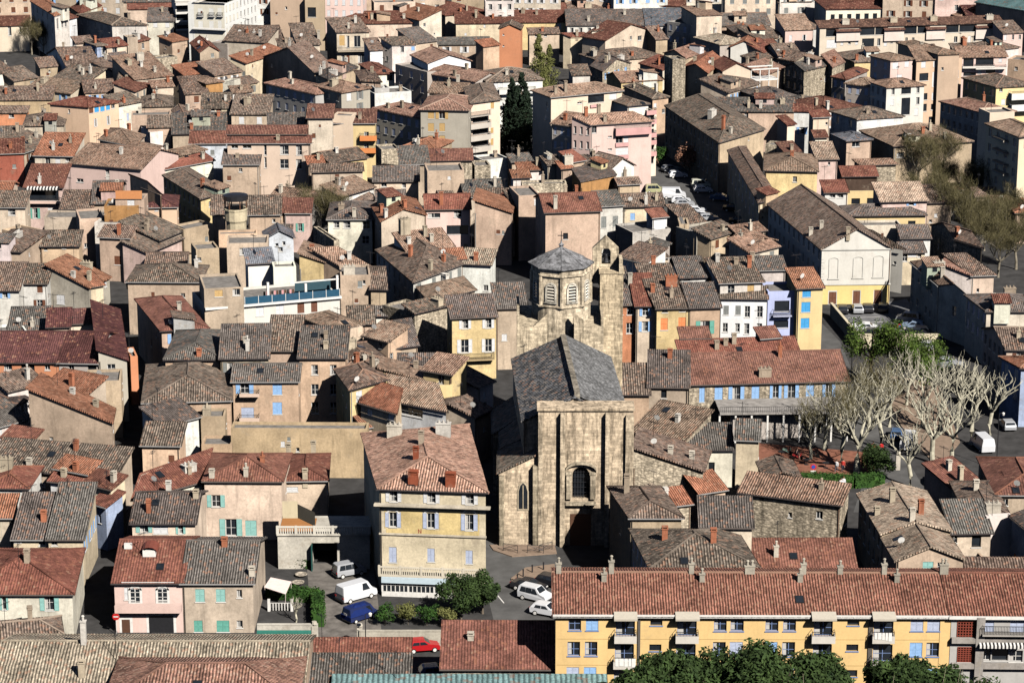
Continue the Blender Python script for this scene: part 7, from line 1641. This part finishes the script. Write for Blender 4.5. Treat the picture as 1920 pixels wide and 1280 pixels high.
for i in range(8): plant('hedge_tree', BT[i%4], 826+i*14, 74-i*.5, f"budding clipped tree in the row before the long red roof, {['far left','second','third','fourth','fifth','sixth','seventh','far right'][i]}", group='row of clipped budding trees', s=.6)
plant('green_tree', leafy(1, 11, 4.6, 5200, M['leaf_fresh'], leaf=.2), 1632, 722, 'fresh green tree, left of the three beside the car park')
plant('green_tree', leafy(2, 12, 4.8, 5200, M['leaf_fresh'], leaf=.2), 1685, 735, 'fresh green tree, middle and largest of the three')
plant('green_tree', leafy(3, 9.5, 4.2, 4200, M['leaf_fresh'], leaf=.2), 1738, 748, 'fresh green tree, right and lowest of the three')
plant('willow_tree', leafy(4, 17, 4.0, 5200, M['leaf_weep'], 'fir', .25), 1010, 200, 'tall yellowish drooping tree left of the white apartment block')
plant('willow_tree', leafy(5, 15, 3.6, 4200, M['leaf_weep'], 'fir', .25), 1030, 190, 'second yellowish drooping tree behind the first', s=.9)
for i, (x, y, s_, lab) in enumerate(((968,292,1.15,'left of the blue shaded block, tallest'),(985,295,1.0,'touching the blue shaded block'),(955,285,.9,'behind the cypresses'),(978,270,1.1,'rear of the dark group'),(960,262,1,'rear left of the dark group'))):
    plant('conifer', leafy(20+i, 14, 3.4, 4200, M['leaf_cyp'], 'fir', .3), x, y, 'very dark conifer '+lab, group=None, s=s_)
for x, y, lab in ((931,290,'left slim dark cypress by the stacked balconies'),(948,292,'right slim dark cypress in the gap')): plant('cypress', leafy(30, 12, .9, 1600, M['leaf_cyp'], 'cone', .2), x, y, lab)
plant('conifer', leafy(33, 9, 4, 3500, M['leaf_cyp'], 'round', .3), 530, 215, 'dark bushy conifer against the blue shaded apartments')
plant('blossom_tree', leafy(40, 6.5, 3.3, 1500, M['blossom'], leaf=.26), 1292, 330, 'rusty-pink blossoming tree at the head of the car park street')
plant('blossom_tree', leafy(41, 4.5, 2.4, 1500, M['leaf_hedge'], leaf=.22), 1235, 312, 'small green tree beside the pink apartment block')
plant('blossom_tree', leafy(42, 5, 2.4, 1000, M['blossom'], leaf=.25), 1212, 325, 'small blossoming tree below the pink apartment block')
plant('bare_tree', pollard(60, 7.5, 5, 2500, .18), 1672, 215, 'whitish spindly tree before the lower white-fronted apartments')
# pines in front, on the hillside
def hill_z(y): return max(-.5, 112.5-(y+2)*math.tan(math.radians(27.2)))
hb = MB(); nx, ny = 24, 30; rr = random.Random(5); G = {}
for i in range(nx+1):
    for j in range(ny+1):
        x = -260+520*i/nx; y = -60+300*j/ny; G[i,j] = Vector((x, y, (hill_z(y) if y > -2 else 112.5)+rr.uniform(-.6,.2)*(0 if y < 10 else 1)-.3))
for i in range(nx):
    for j in range(ny): hb.poly([G[i,j], G[i+1,j], G[i+1,j+1], G[i,j+1]])
struct('hillside', hb.mesh('hillside', [mat_leaf('scrub', (.06,.06,.025), (.16,.13,.07))]))
for i, (x, y, R, lab) in enumerate(((1195,1243,4.2,'left dark pine crown before the yellow apartments'),(1262,1252,4.0,'low dark pine crown between the two bigger left ones'),(1425,1211,7.4,'largest dark pine crown before the yellow apartments'),(1330,1238,4.4,'dark pine crown at the left shoulder of the largest one'),(1765,1228,6.4,'right dark pine crown before the grey balconies'),(1530,1243,4.2,'low pine at the right shoulder of the largest one'),(1700,1252,3.6,'low pine left of the right-hand crown'))):
    Y = 214+i*2.5; r_ = ray(x, y); t_ = (Y-R*.3)/r_.y; pz = CAM_H+r_.z*t_; gz = hill_z(Y)-.5; plant('pine_tree', leafy(50+i, pz-gz, R, int(2600*R), M['leaf_dark'], 'dome', .26), 0, 0, lab, pos=Vector((r_.x*t_, Y, gz)))
# shrubs and hedges
plant('laurel', leafy(70, 5.0, 3.0, 5200, M['leaf_dark'], leaf=.2), 865, 1160, 'big dark glossy shrub at the right of the glazed veranda', 'shrub')
plant('laurel', leafy(71, 5.6, 2.2, 3600, M['leaf_dark'], leaf=.2), 905, 1150, 'darker upright shrub at the corner by the road', 'shrub')
for i, (x, y, s_, lab) in enumerate(((723,1172,.9,'left straggly bush under the veranda'),(765,1170,1,'middle straggly bush under the veranda'),(800,1172,1,'third straggly bush under the veranda'),(835,1176,.9,'brown straggly bush next to the laurel'))):
    plant('bush', leafy(75+i, 2.6, 1.5, 1300, M['leaf_weep' if i%2 else 'leaf_hedge'], leaf=.15), x, y, lab, 'shrub', s=s_)
def hedge(pts, h, w_, label, n=26):
    rr = random.Random(len(pts)*7); b = MB(); P_ = [P(x,y) for x, y in pts]
    for a, c in zip(P_, P_[1:]):
        L = (c-a).length; d = (c-a)/L; nn = Vector((-d.y, d.x, 0)); q = [a-nn*w_*.42, c-nn*w_*.42, c+nn*w_*.42, a+nn*w_*.42]; b.prism([(v.x,v.y) for v in q], 0, h*.9, 0)
        for _ in range(int(L*n*4)):
            s_ = rr.uniform(0,L); f = rr.choice([0,0,1,2]); 
            p = a+d*s_+(nn*rr.uniform(-.5,.5)*w_+Vector((0,0,h*rr.uniform(.9,1.08))) if f == 0 or f == 2 and rr.random() < .3 else nn*(-.5 if f == 1 else .5)*w_*rr.uniform(.9,1.1)+Vector((0,0,rr.uniform(0,h))))
            v = Vector((rr.gauss(0,1),rr.gauss(0,1),rr.gauss(0,1))).normalized(); u_ = v.cross(Vector((0,0,1))).normalized(); k = v.cross(u_); s2 = rr.uniform(.08,.2); b.poly([p-u_*s2, p-k*s2*.5, p+u_*s2, p+k*s2*.5])
    return tag(link('hedge', b.mesh('hedge', [M['leaf_hedge']])), label, 'hedge')
hedge([(502,1118),(596,1128),(598,1175)], 1.6, 1.5, 'clipped green hedge bounding the small garden')
hedge([(1500,908),(1600,912),(1655,908)], 1.6, 2.0, 'dense bright green hedge along the red square')
hedge([(530,1062),(583,1064)], 1.2, 1.0, 'leafy planting bed before the whitewashed garage wall')
plant('bush', leafy(90, 4, 3.2, 4000, M['leaf_dark'], leaf=.2), 1640, 893, 'dark round bush at the right end of the bright hedge', 'shrub')
plant('pollard_shrub', pollard(91, 3.2, 3, 0, .12), 555, 1166, 'tiny white-stemmed pollard inside the hedged garden', 'shrub')
sb = MB(); rr = random.Random(3)
for i in range(70):
    y = rr.uniform(7.5, 9.5); x = rr.uniform(1.05,1.6); z0 = hill_z(y)-.6; top = CAM_H-y*math.tan(math.radians(23.45))+abs(rr.gauss(0,.10)); lean = rr.uniform(-.25,.3); p = [Vector((x,y,z0)), Vector((x+lean*.3,y,lerp(z0,top,.6))), Vector((x+lean,y,top))]
    if i < 11: sb.tube(p[:2]+[lerp(p[1],p[2],.5)+Vector((lean*.25,0,.03)), p[2]+Vector((lean*.5,0,-.05))], [.0014,.0011,.0008,.0004], 4)
gs = link('dry_grass', sb.mesh('dry_grass', [mat_simple('straw', (.55,.48,.33), .8)])); gs['kind'] = 'stuff'; gs['label'] = 'thin dry grass stalks in the near foreground'
# ---------------- cars ----------------
CARM = {}
def car_parts(kind):
    if kind in CARM: return CARM[kind]
    # side profile: (x, z) lower body hull and cabin; length along x, nose at +x
    if kind == 'van':   L, Wd, prof, cab, belt = 4.9, 1.95, [(-2.4,.35),(-2.45,1.2),(-2.35,2.1),(-2.2,2.2),(1.2,2.2),(1.75,1.35),(2.35,1.05),(2.45,.6),(2.4,.32)], None, 1.25
    elif kind == 'mpv': L, Wd, prof, cab, belt = 4.0, 1.7, [(-1.95,.35),(-2.0,1.0),(-1.85,1.7),(-1.7,1.8),(.5,1.8),(1.15,1.15),(1.85,.95),(2.0,.6),(1.95,.32)], None, 1.05
    elif kind == 'sedan': L, Wd, prof, cab, belt = 4.4, 1.75, [(-2.15,.35),(-2.2,.75),(-2.1,.98),(-1.45,1.0),(-.95,1.40),(.25,1.42),(1.0,.98),(1.95,.85),(2.2,.6),(2.15,.3)], None, .95
    else:               L, Wd, prof, cab, belt = 3.9, 1.7, [(-1.9,.35),(-1.95,.85),(-1.85,1.0),(-1.55,1.38),(-1.3,1.45),(.1,1.45),(.85,.98),(1.7,.85),(1.95,.6),(1.9,.3)], None, .95
    n = len(prof); hw = Wd/2; b = MB(); sec = []
    def halfw(z): return hw if z <= belt else hw*(1-.20*(z-belt)/max(.4, max(p[1] for p in prof)-belt))
    for fy in (-1, -.82, .82, 1):
        sec.append([Vector((x*(1 if abs(fy) < .9 else .985), fy*halfw(z), z*(1 if abs(fy) < .9 else .985)+(0 if abs(fy) < .9 else .01))) for x, z in prof])
    for i in range(3):
        for j in range(n-1): b.poly([sec[i][j], sec[i][j+1], sec[i+1][j+1], sec[i+1][j]])
        b.poly([sec[i][n-1], sec[i][0], sec[i+1][0], sec[i+1][n-1]])
    b.poly(sec[0][::-1]); b.poly(sec[3])
    body = b.mesh('body', [M['carpaint']])
    w_ = MB(); zt = max(p[1] for p in prof)                  # windows proud of the body
    cabp = [p for p in prof if p[1] > belt+.02]; xr = min(p[0] for p in cabp); 
    hi = [p for p in prof if p[1] > zt-.12]; x0, x1 = hi[0][0], hi[-1][0]
    nxt = prof[prof.index(hi[-1])+1]; prv = prof[prof.index(hi[0])-1]
    for a, c in ((hi[-1], nxt), (prv, hi[0])):
        if kind == 'van' and a is prv: continue
        A, B = lerp(Vector(a), Vector(c), .1), lerp(Vector(a), Vector(c), .88); nrm = Vector((-(B-A).y, (B-A).x)).normalized()*.012
        if nrm.y < 0: nrm = -nrm
        pts = []
        for q, sy in ((A,-1),(A,1),(B,1),(B,-1)): pts.append((q.x+nrm.x, sy*halfw(q.y)*.84, q.y+nrm.y))
        w_.poly(pts)
    zb, zz = belt+.04, zt-.13
    for sy in (-1, 1):
        splits = {'van': [(.35,1.35)], 'mpv': [(-1.65,-.85),(-.8,.0),(.05,.85)], 'sedan': [(-1.15,-.4),(-.34,.55)], 'hatch': [(-1.35,-.5),(-.44,.5)]}[kind]
        for a, c in splits:
            sl0 = .18 if a == splits[0][0] and kind != 'van' else 0; sl1 = -.42 if c == splits[-1][1] else 0
            w_.poly([(a,sy*(halfw(zb)+.012),zb),(c,sy*(halfw(zb)+.012),zb),(c+sl1,sy*(halfw(zz)+.012),zz),(a+sl0,sy*(halfw(zz)+.012),zz)])
    win = w_.mesh('windows', [M['glass']])
    wh = MB(); wh.lathe([(0,-.11),(.19,-.11),(.20,-.09),(.31,-.10),(.32,.08),(0,.08)], 14); 
    for v_i, v in enumerate(wh.v): wh.v[v_i] = (v[0], v[2], v[1])
    wh.m = [1 if i < 28 else 0 for i in range(len(wh.f))]; wheel = wh.mesh('wheel', [M['rubber'], M['frame']])
    lm = MB(); lm.box(-.05,-.18,-.07,.03,.18,.07); light = lm.mesh('headlight', [M['frame']])
    tl = MB(); tl.box(-.03,-.12,-.1,.05,.12,.1); tail = tl.mesh('tail_light', [M['paint']])
    bp = MB(); bp.box(-L/2-.04,-hw*.9,.3,-L/2+.12,hw*.9,.5).box(L/2-.12,-hw*.9,.28,L/2+.04,hw*.9,.46); bump = bp.mesh('bumper', [M['metal']])
    CARM[kind] = (L, Wd, body, win, wheel, light, tail, bump, prof); return CARM[kind]
def car(x, y, ang, kind, col, label, near=False, z=.02):
    L, Wd, body, win, wheel, light, tail, bump, prof = car_parts(kind); p = P(x, y, 0)
    t = thing('van' if kind in ('van',) else 'parked_car', (p.x, p.y, z), label, 'van' if kind == 'van' else 'car', 'parked vehicles', math.radians(ang))
    link('body', body, t, color=col); link('windows', win, t)
    for sx in (-.31, .31):
        for sy in (-1, 1): link('wheel', wheel, t, (sx*L, sy*(Wd/2-.06), .31), 3.14159 if sy > 0 else 0)
    if near:
        for sy in (-1, 1): link('headlight', light, t, (L/2-.06, sy*Wd*.34, .68)); link('tail_light', tail, t, (-L/2, sy*Wd*.40, .82), 0, (.35,.02,.02))
        link('bumper', bump, t)
    return t
W_, SV, DK, BL, RD = (.72,.73,.75), (.42,.43,.45), (.02,.02,.025), (.07,.13,.25), (.45,.015,.02)
car(1003,1124,-32,'mpv',W_,'white compact van-like car parked beside the pavement, side windows facing us',True)
car(992,1106,-30,'sedan',DK,'black car parked behind the white compact one',True)
car(1026,1152,-25,'hatch',W_,'white car half hidden by the yellow apartment corner',True)
car(1035,1098,-30,'hatch',DK,'dark car hidden beside the yellow apartment wall',True)
car(668,1122,38,'van',W_,'large white panel van in the yard',True)
car(655,1078,28,'mpv',SV,'grey estate car half in shade at the back of the yard',True)
car(793,1219,12,'hatch',RD,'bright red car below the grey garden wall',True)
car(818,1268,10,'hatch',BL,'dark blue car at the very bottom in deep shade',True)
tk = car(676,1160,40,'van',(.02,.03,.10),'pickup covered with a blue tarpaulin beside the white van',True)
b = MB(); rr = random.Random(8); nx, ny = 9, 6; G = {}
for i in range(nx+1):
    for j in range(ny+1):
        e = 1-max(abs(i-nx/2)/(nx/2), abs(j-ny/2)/(ny/2))**5; G[i,j] = Vector((-2.5+3.9*i/nx, -1.1+2.2*j/ny, 1.1+1.25*e+rr.uniform(-.06,.06)))
for i in range(nx):
    for j in range(ny): b.poly([G[i,j],G[i+1,j],G[i+1,j+1],G[i,j+1]])
for j in range(ny): b.poly([G[0,j+1],G[0,j],G[0,j]-Vector((0,0,.6)),G[0,j+1]-Vector((0,0,.6))])
link('tarpaulin', b.mesh('tarpaulin', [M['cloth']]), tk, color=(.010,.022,.11)); tk.scale = (.85,.9,.85)
b = MB(); b.box(-2.56,-.3,1.2,-2.54,.35,1.5); link('plate', b.mesh('plate', [M['frame']]), tk)
for a in ((1579,586,88,'hatch',DK,'dark car, first of three at the white hall wall'),(1607,585,90,'hatch',SV,'silver car, second of three at the white hall wall'),(1626,584,90,'hatch',DK,'dark car, third of three at the white hall wall'),(1656,583,80,'hatch',DK,'black car alone in shade before the white hall'),
  (1619,620,172,'sedan',W_,'pale sedan alone in the sunlit part of the car park'),(1628,631,172,'hatch',DK,'dark car low behind the car park wall, left'),(1702,604,160,'mpv',SV,'grey van with dark roof in the shaded row'),(1711,617,165,'hatch',(.25,.33,.45),'pale blue car in the shaded row'),
  (1718,627,165,'hatch',DK,'dark car right behind the pale blue one'),(1733,636,165,'sedan',DK,'dark car near the car park corner'),(1741,643,160,'hatch',BL,'blue car closest to the car park corner'),
  (1728,655,170,'hatch',SV,'grey car under the green trees, upper'),(1752,672,170,'hatch',DK,'dark car in the shaded street right of the green trees'),(1767,686,170,'sedan',SV,'silver car in the shaded street right of the green trees'),(1786,695,165,'hatch',SV,'grey car at the edge of the shaded street'),
  (1681,820,80,'hatch',BL,'blue-grey car on the square beside the bare planes'),(1703,838,75,'van',W_,'white van on the square among the bare planes'),(1752,905,80,'hatch',DK,'black car in the lane beside the striped roof'),(1842,842,100,'van',W_,'white van in deep shade at the right'),(1888,803,95,'hatch',SV,'pale car in deep shade at the right edge'),
  (1271,333,10,'hatch',W_,'white car at the head of the upper car park'),(1258,322,20,'hatch',SV,'grey car at the head of the upper car park'),(1228,362,5,'mpv',(.45,.44,.25),'yellowish car left in the upper car park'),(1263,372,0,'van',W_,'white van in the upper car park, left row'),
  (1314,352,5,'mpv',(.6,.6,.5),'cream car by the grass in the upper car park'),(1318,361,5,'hatch',W_,'white car by the grass in the upper car park'),(1351,376,350,'sedan',BL,'dark blue car in the shaded street'),(1277,381,0,'hatch',W_,'first white car of the lower row in the upper car park'),
  (1284,387,0,'hatch',SV,'silver car in the lower row of the upper car park'),(1307,400,0,'hatch',W_,'white car alone in the middle of the upper car park'),(1319,409,0,'hatch',W_,'white car next to a silver one, front of upper car park'),(1329,414,0,'hatch',SV,'silver car, front of upper car park'),
  (1376,396,350,'sedan',DK,'dark car in the shaded street, middle'),(1388,420,350,'sedan',DK,'dark car in the shaded street, lower'),(800,44,0,'sedan',DK,'dark car on the little road at the top'),(1340,345,0,'hatch',DK,'dark car near the blossom tree')):
    car(*a)
# ---------------- street furniture ----------------
def sign(x, y, h, kind, label, z=0):
    p = P(x, y, 0); t = thing('road_sign', (p.x, p.y, z), label, 'road sign'); b = MB(); b.tube([(0,0,0),(0,0,h)], .04, 6); link('post', b.mesh('post', [M['frame']]), t)
    f = MB(); n = 20
    def disc(r, y_, mi): f.poly([(r*math.cos(6.283*i/n), y_, h-.1+r*math.sin(6.283*i/n)) for i in range(n)], mi)
    disc(.42, -.06, 0); f.poly([(.42*math.cos(6.283*i/n), -.05, h-.1+.42*math.sin(6.283*i/n)) for i in range(n)][::-1], 1)
    if kind == 'noentry': f.box(-.28,-.08,h-.17,.28,-.065,h-.03,1)
    elif kind == 'ring': disc(.27, -.07, 2)
    if kind == 'ring': f.box(-.35,-.06,h-1.35,.35,-.045,h-.62,1)
    link('plate', f.mesh('plate', [mat_simple('sign_red', (.5,.02,.02), .4), M['frame'], mat_simple('sign_blue', (.03,.08,.35), .4)]), t); return t
sign(219,1190,2.4,'noentry','red no-entry sign with white bar at the pinkish house corner')
sign(1524,905,2.4,'ring','round red-rimmed no-parking sign with white plate before the green hedge')
sign(1685,640,2.6,'ring','round red-rimmed no-parking sign at the car park wall')
def bollard(x, y, label):
    p = P(x, y, 0); b = MB(); b.lathe([(.09,0),(.08,.8),(.11,.85),(.09,1.0),(0,1.02)], 8); tag(link('bollard', b.mesh('bollard', [M['metal']]), None, (p.x,p.y,.1)), label, 'bollard', 'bollards along the kerb')
for x, y, l in ((970,1092,'lowest'),(981,1082,'second'),(998,1074,'third'),(1019,1069,'farthest')): bollard(x, y, f'dark bollard on the kerb before the church, {l} of four')
def barrier(x, y, ang, label):
    p = P(x, y, 0); b = MB()
    for sx in (-1, 1): b.tube([(sx,0,0),(sx,0,1.0)], .035, 5)
    b.tube([(-1,0,1),(1,0,1)], .035, 5).tube([(-1,0,.35),(1,0,.35)], .03, 5).tube([(-1,0,.35),(1,0,1)], .025, 4).tube([(-1,0,1),(1,0,.35)], .025, 4)
    tag(link('barrier', b.mesh('barrier', [M['metal']]), None, (p.x,p.y,.13), math.radians(ang)), label, 'barrier', 'metal barriers before the church')
for x, y, a, l in ((957,1036,-25,'left, by the pointed window'),(1004,1038,-5,'middle'),(1023,1034,35,'slanting right'),(1028,1019,0,'rear, against the wall')): barrier(x, y, a, f'crossed metal barrier before the church, {l}')
def lamp(x, y, h, label):
    p = P(x, y, 0); t = thing('street_lamp', (p.x,p.y,0), label, 'street lamp'); b = MB(); b.tube([(0,0,0),(0,0,h)], [.07,.05], 7); b.tube([(0,0,h),(.5,0,h+.15)], .04, 5); link('post', b.mesh('post', [M['metal']]), t)
    b = MB(); b.lathe([(0,-.35),(.16,-.3),(.22,0),(.05,.12),(0,.14)], 10); link('lamp_head', b.mesh('lamp_head', [M['frame']]), t, (.55,0,h+.1))
lamp(686,1222,4.6,'grey lantern on a post at the garden wall corner'); lamp(1596,710,7,'tall dark lamp post behind the fresh green trees'); lamp(1868,880,8,'thin lamp post in the dark street at right'); lamp(1404,438,6,'thin pale lamp post in the upper car park street')
def vase(x, y, label):
    p = P(x,y,0); b = MB(); b.box(-.3,-.3,0,.3,.3,2.1); b.lathe([(.2,2.1),(.35,2.3),(.28,2.6),(0,2.62)], 8); tag(link('gate_pillar', b.mesh('gate_pillar', [M['plaster']]), None, (p.x,p.y,0), 0, (.6,.55,.46)), label, 'pillar')
vase(675,1208,'pale stone gate pillar at the yard entrance'); vase(590,1204,'pale stone pillar at the end of the garden wall')
vase(1683,880,'white stone pillar by the road among the planes')
# ---------------- people ----------------
def person(x, y, ang, stride, shirt, trousers, hair, label, cat='person', seated=False, z=.13):
    p = P(x, y, 0); t = thing('person', (p.x, p.y, z), label, 'person', None, math.radians(ang)); s_ = stride
    if seated: hip = .72; kn = [(.12,.38,.66),(-.12,.38,.66)]; an = [(.13,.34,.18),(-.13,.34,.18)]; toe = .16
    else: hip = .92; kn = [(.10,.12*s_,.50),(-.10,-.10*s_,.48)]; an = [(.11,.22*s_,.07),(-.11,-.34*s_,.10)]; toe = .16
    V = [(0,0,hip),(0,0,hip+.28),(0,0,hip+.50),(0,.01,hip+.60),(0,.03,hip+.70),(0,.03,hip+.82)]; rad = [(.15,.11),(.14,.10),(.17,.11),(.055,.055),(.085,.10),(.075,.09)]; E = [(0,1),(1,2),(2,3),(3,4),(4,5)]
    for sx, k, a in ((1,kn[0],an[0]),(-1,kn[1],an[1])):
        i = len(V); V += [(sx*.10,0,hip-.08), k, a, (a[0],a[1]+toe,a[2]-.04)]; rad += [(.095,.095),(.065,.065),(.042,.045),(.035,.03)]; E += [(0,i),(i,i+1),(i+1,i+2),(i+2,i+3)]
    for sx in (1,-1):
        i = len(V); sw = -.16*s_*sx; fy = .3 if seated else sw; hz = hip+.12 if seated else hip-.10
        V += [(sx*.19,0,hip+.49),(sx*.25,sw*.4,hip+.20),(sx*.24,fy+.05,hz),(sx*.24,fy+.10,hz-.09)]; rad += [(.055,.055),(.042,.042),(.03,.03),(.028,.018)]; E += [(2,i),(i,i+1),(i+1,i+2),(i+2,i+3)]
        for f in range(5):
            j = len(V); fx = sx*.24+(f-2)*.014; V += [(fx, fy+.13-(.03 if f == 0 else 0), hz-.12), (fx, fy+.155-(.04 if f == 0 else 0), hz-.155)]; rad += [(.008,.008),(.006,.006)]; E += [(i+3,j),(j,j+1)]
    me = bpy.data.meshes.new('body'); me.from_pydata(V, E, []); o = link('body', me, t, color=(.45,.28,.2)); md = o.modifiers.new('skin', 'SKIN'); md.use_smooth_shade = True
    for i, r in enumerate(rad): me.skin_vertices[0].data[i].radius = r; me.skin_vertices[0].data[i].use_root = (i == 0)
    o.modifiers.new('sub', 'SUBSURF').render_levels = 1; me.materials.append(M['cloth'])
    b = MB(); b.lathe([(.17,hip-.04),(.165,hip+.25),(.195,hip+.42),(.185,hip+.51),(.075,hip+.565)], 14)
    for v_i, v in enumerate(b.v): b.v[v_i] = (v[0]*1.08, v[1]*.78, v[2])
    for sx in (1,-1): b.tube([(sx*.18,0,hip+.50),(sx*.25,-.06*s_*sx,hip+.2),(sx*.245,(.3 if seated else -.16*s_*sx)+.03,(hip+.14 if seated else hip-.06))], [.075,.058,.045], 8)
    link('shirt', b.mesh('shirt', [M['cloth']], True), t, color=shirt)
    b = MB(); b.lathe([(.165,hip-.16),(.17,hip),(.16,hip+.06)], 14)
    for v_i, v in enumerate(b.v): b.v[v_i] = (v[0]*1.08, v[1]*.8, v[2])
    for sx, k, a in ((1,kn[0],an[0]),(-1,kn[1],an[1])): b.tube([(sx*.10,0,hip-.02),k,(a[0],a[1],a[2]+.04)], [.115,.082,.062], 8)
    link('trousers', b.mesh('trousers', [M['cloth']], True), t, color=trousers)
    b = MB(); zc = hip+.77; b.lathe([(.0,zc+.145),(.06,zc+.13),(.10,zc+.07),(.105,zc),(.09,zc-.06)], 10, (0,.015)); link('hair', b.mesh('hair', [M['cloth']], True), t, color=hair)
    b = MB(); yy = .125
    for sx in (-.032, .032): b.box(sx-.012, yy-.005, zc-.01, sx+.012, yy+.008, zc+.006)
    b.box(-.012,yy,zc-.05,.012,yy+.028,zc-.008).box(-.025,yy-.004,zc-.082,.025,yy+.006,zc-.07)
    for sx in (-.1,.1): b.box(sx-.01,.0,zc-.05,sx+.01,.035,zc+.02)
    link('face', b.mesh('face', [M['cloth']]), t, color=(.30,.16,.11)); return t
person(1576,921,200,1,(.75,.75,.75),(.6,.6,.6),(.05,.03,.02),'person in white walking below the green hedge')
person(1581,918,185,.8,(.70,.70,.72),(.5,.5,.5),(.12,.07,.03),'second person in pale clothes walking close beside the first')
person(1652,852,20,1,(.5,.03,.03),(.05,.05,.08),(.04,.03,.02),'person in red top standing by the road under the planes')
person(1637,852,160,.6,(.55,.06,.05),(.05,.05,.06),(.04,.03,.02),'person in dull red beside the plane trunk')
person(1580,885,170,.7,(.5,.05,.04),(.06,.06,.08),(.04,.03,.02),'person in red on the square, left of the largest trunk')
person(1568,886,150,.7,(.7,.7,.7),(.1,.1,.12),(.04,.03,.02),'person in white standing on the red square')
person(1494,862,250,.5,(.03,.03,.04),(.12,.04,.04),(.03,.02,.02),'seated person in dark clothes on a scooter near the canopy',seated=True)
def scooter(x, y, ang, col, label):
    p = P(x, y, 0); t = thing('scooter', (p.x,p.y,.13), label, 'scooter', None, math.radians(ang)); b = MB(); b.tube([(0,-.6,.55),(0,-.1,.45),(0,.25,.25),(0,.5,.6),(0,.6,.95)], [.17,.16,.12,.10,.05], 8); b.box(-.12,-.6,.62,.12,.05,.72); link('body', b.mesh('body', [M['carpaint']], True), t, color=col)
    b = MB(); b.tube([(-.3,.6,1.0),(.3,.6,1.0)], .025, 5); link('handlebar', b.mesh('handlebar', [M['metal']]), t)
    for y_ in (-.6,.62):
        w_ = MB(); w_.tube([(-.06,0,0),(.06,0,0)], .24, 14); link('wheel', w_.mesh('wheel', [M['rubber']]), t, (0,y_,.24))
scooter(1494,862,250,(.4,.03,.03),'red scooter carrying a seated person near the canopy'); scooter(1527,858,230,(.03,.03,.03),'black scooter parked at the canopy'); scooter(1475,852,240,(.2,.3,.25),'greenish scooter parked on the square edge')
# cafe tables
for x, y, l in ((1465,857,'left of the row'),(1512,872,'middle of the row'),(1548,878,'right, near the twiggy tree')):
    p = P(x,y,0); b = MB(); b.lathe([(.35,0),(.04,.05),(.04,.7),(.5,.7),(.5,.74),(0,.74)], 12)
    tag(link('cafe_table', b.mesh('cafe_table', [M['metal']]), None, (p.x,p.y,.13)), 'small round outdoor table on the red square, '+l, 'table', 'outdoor tables')
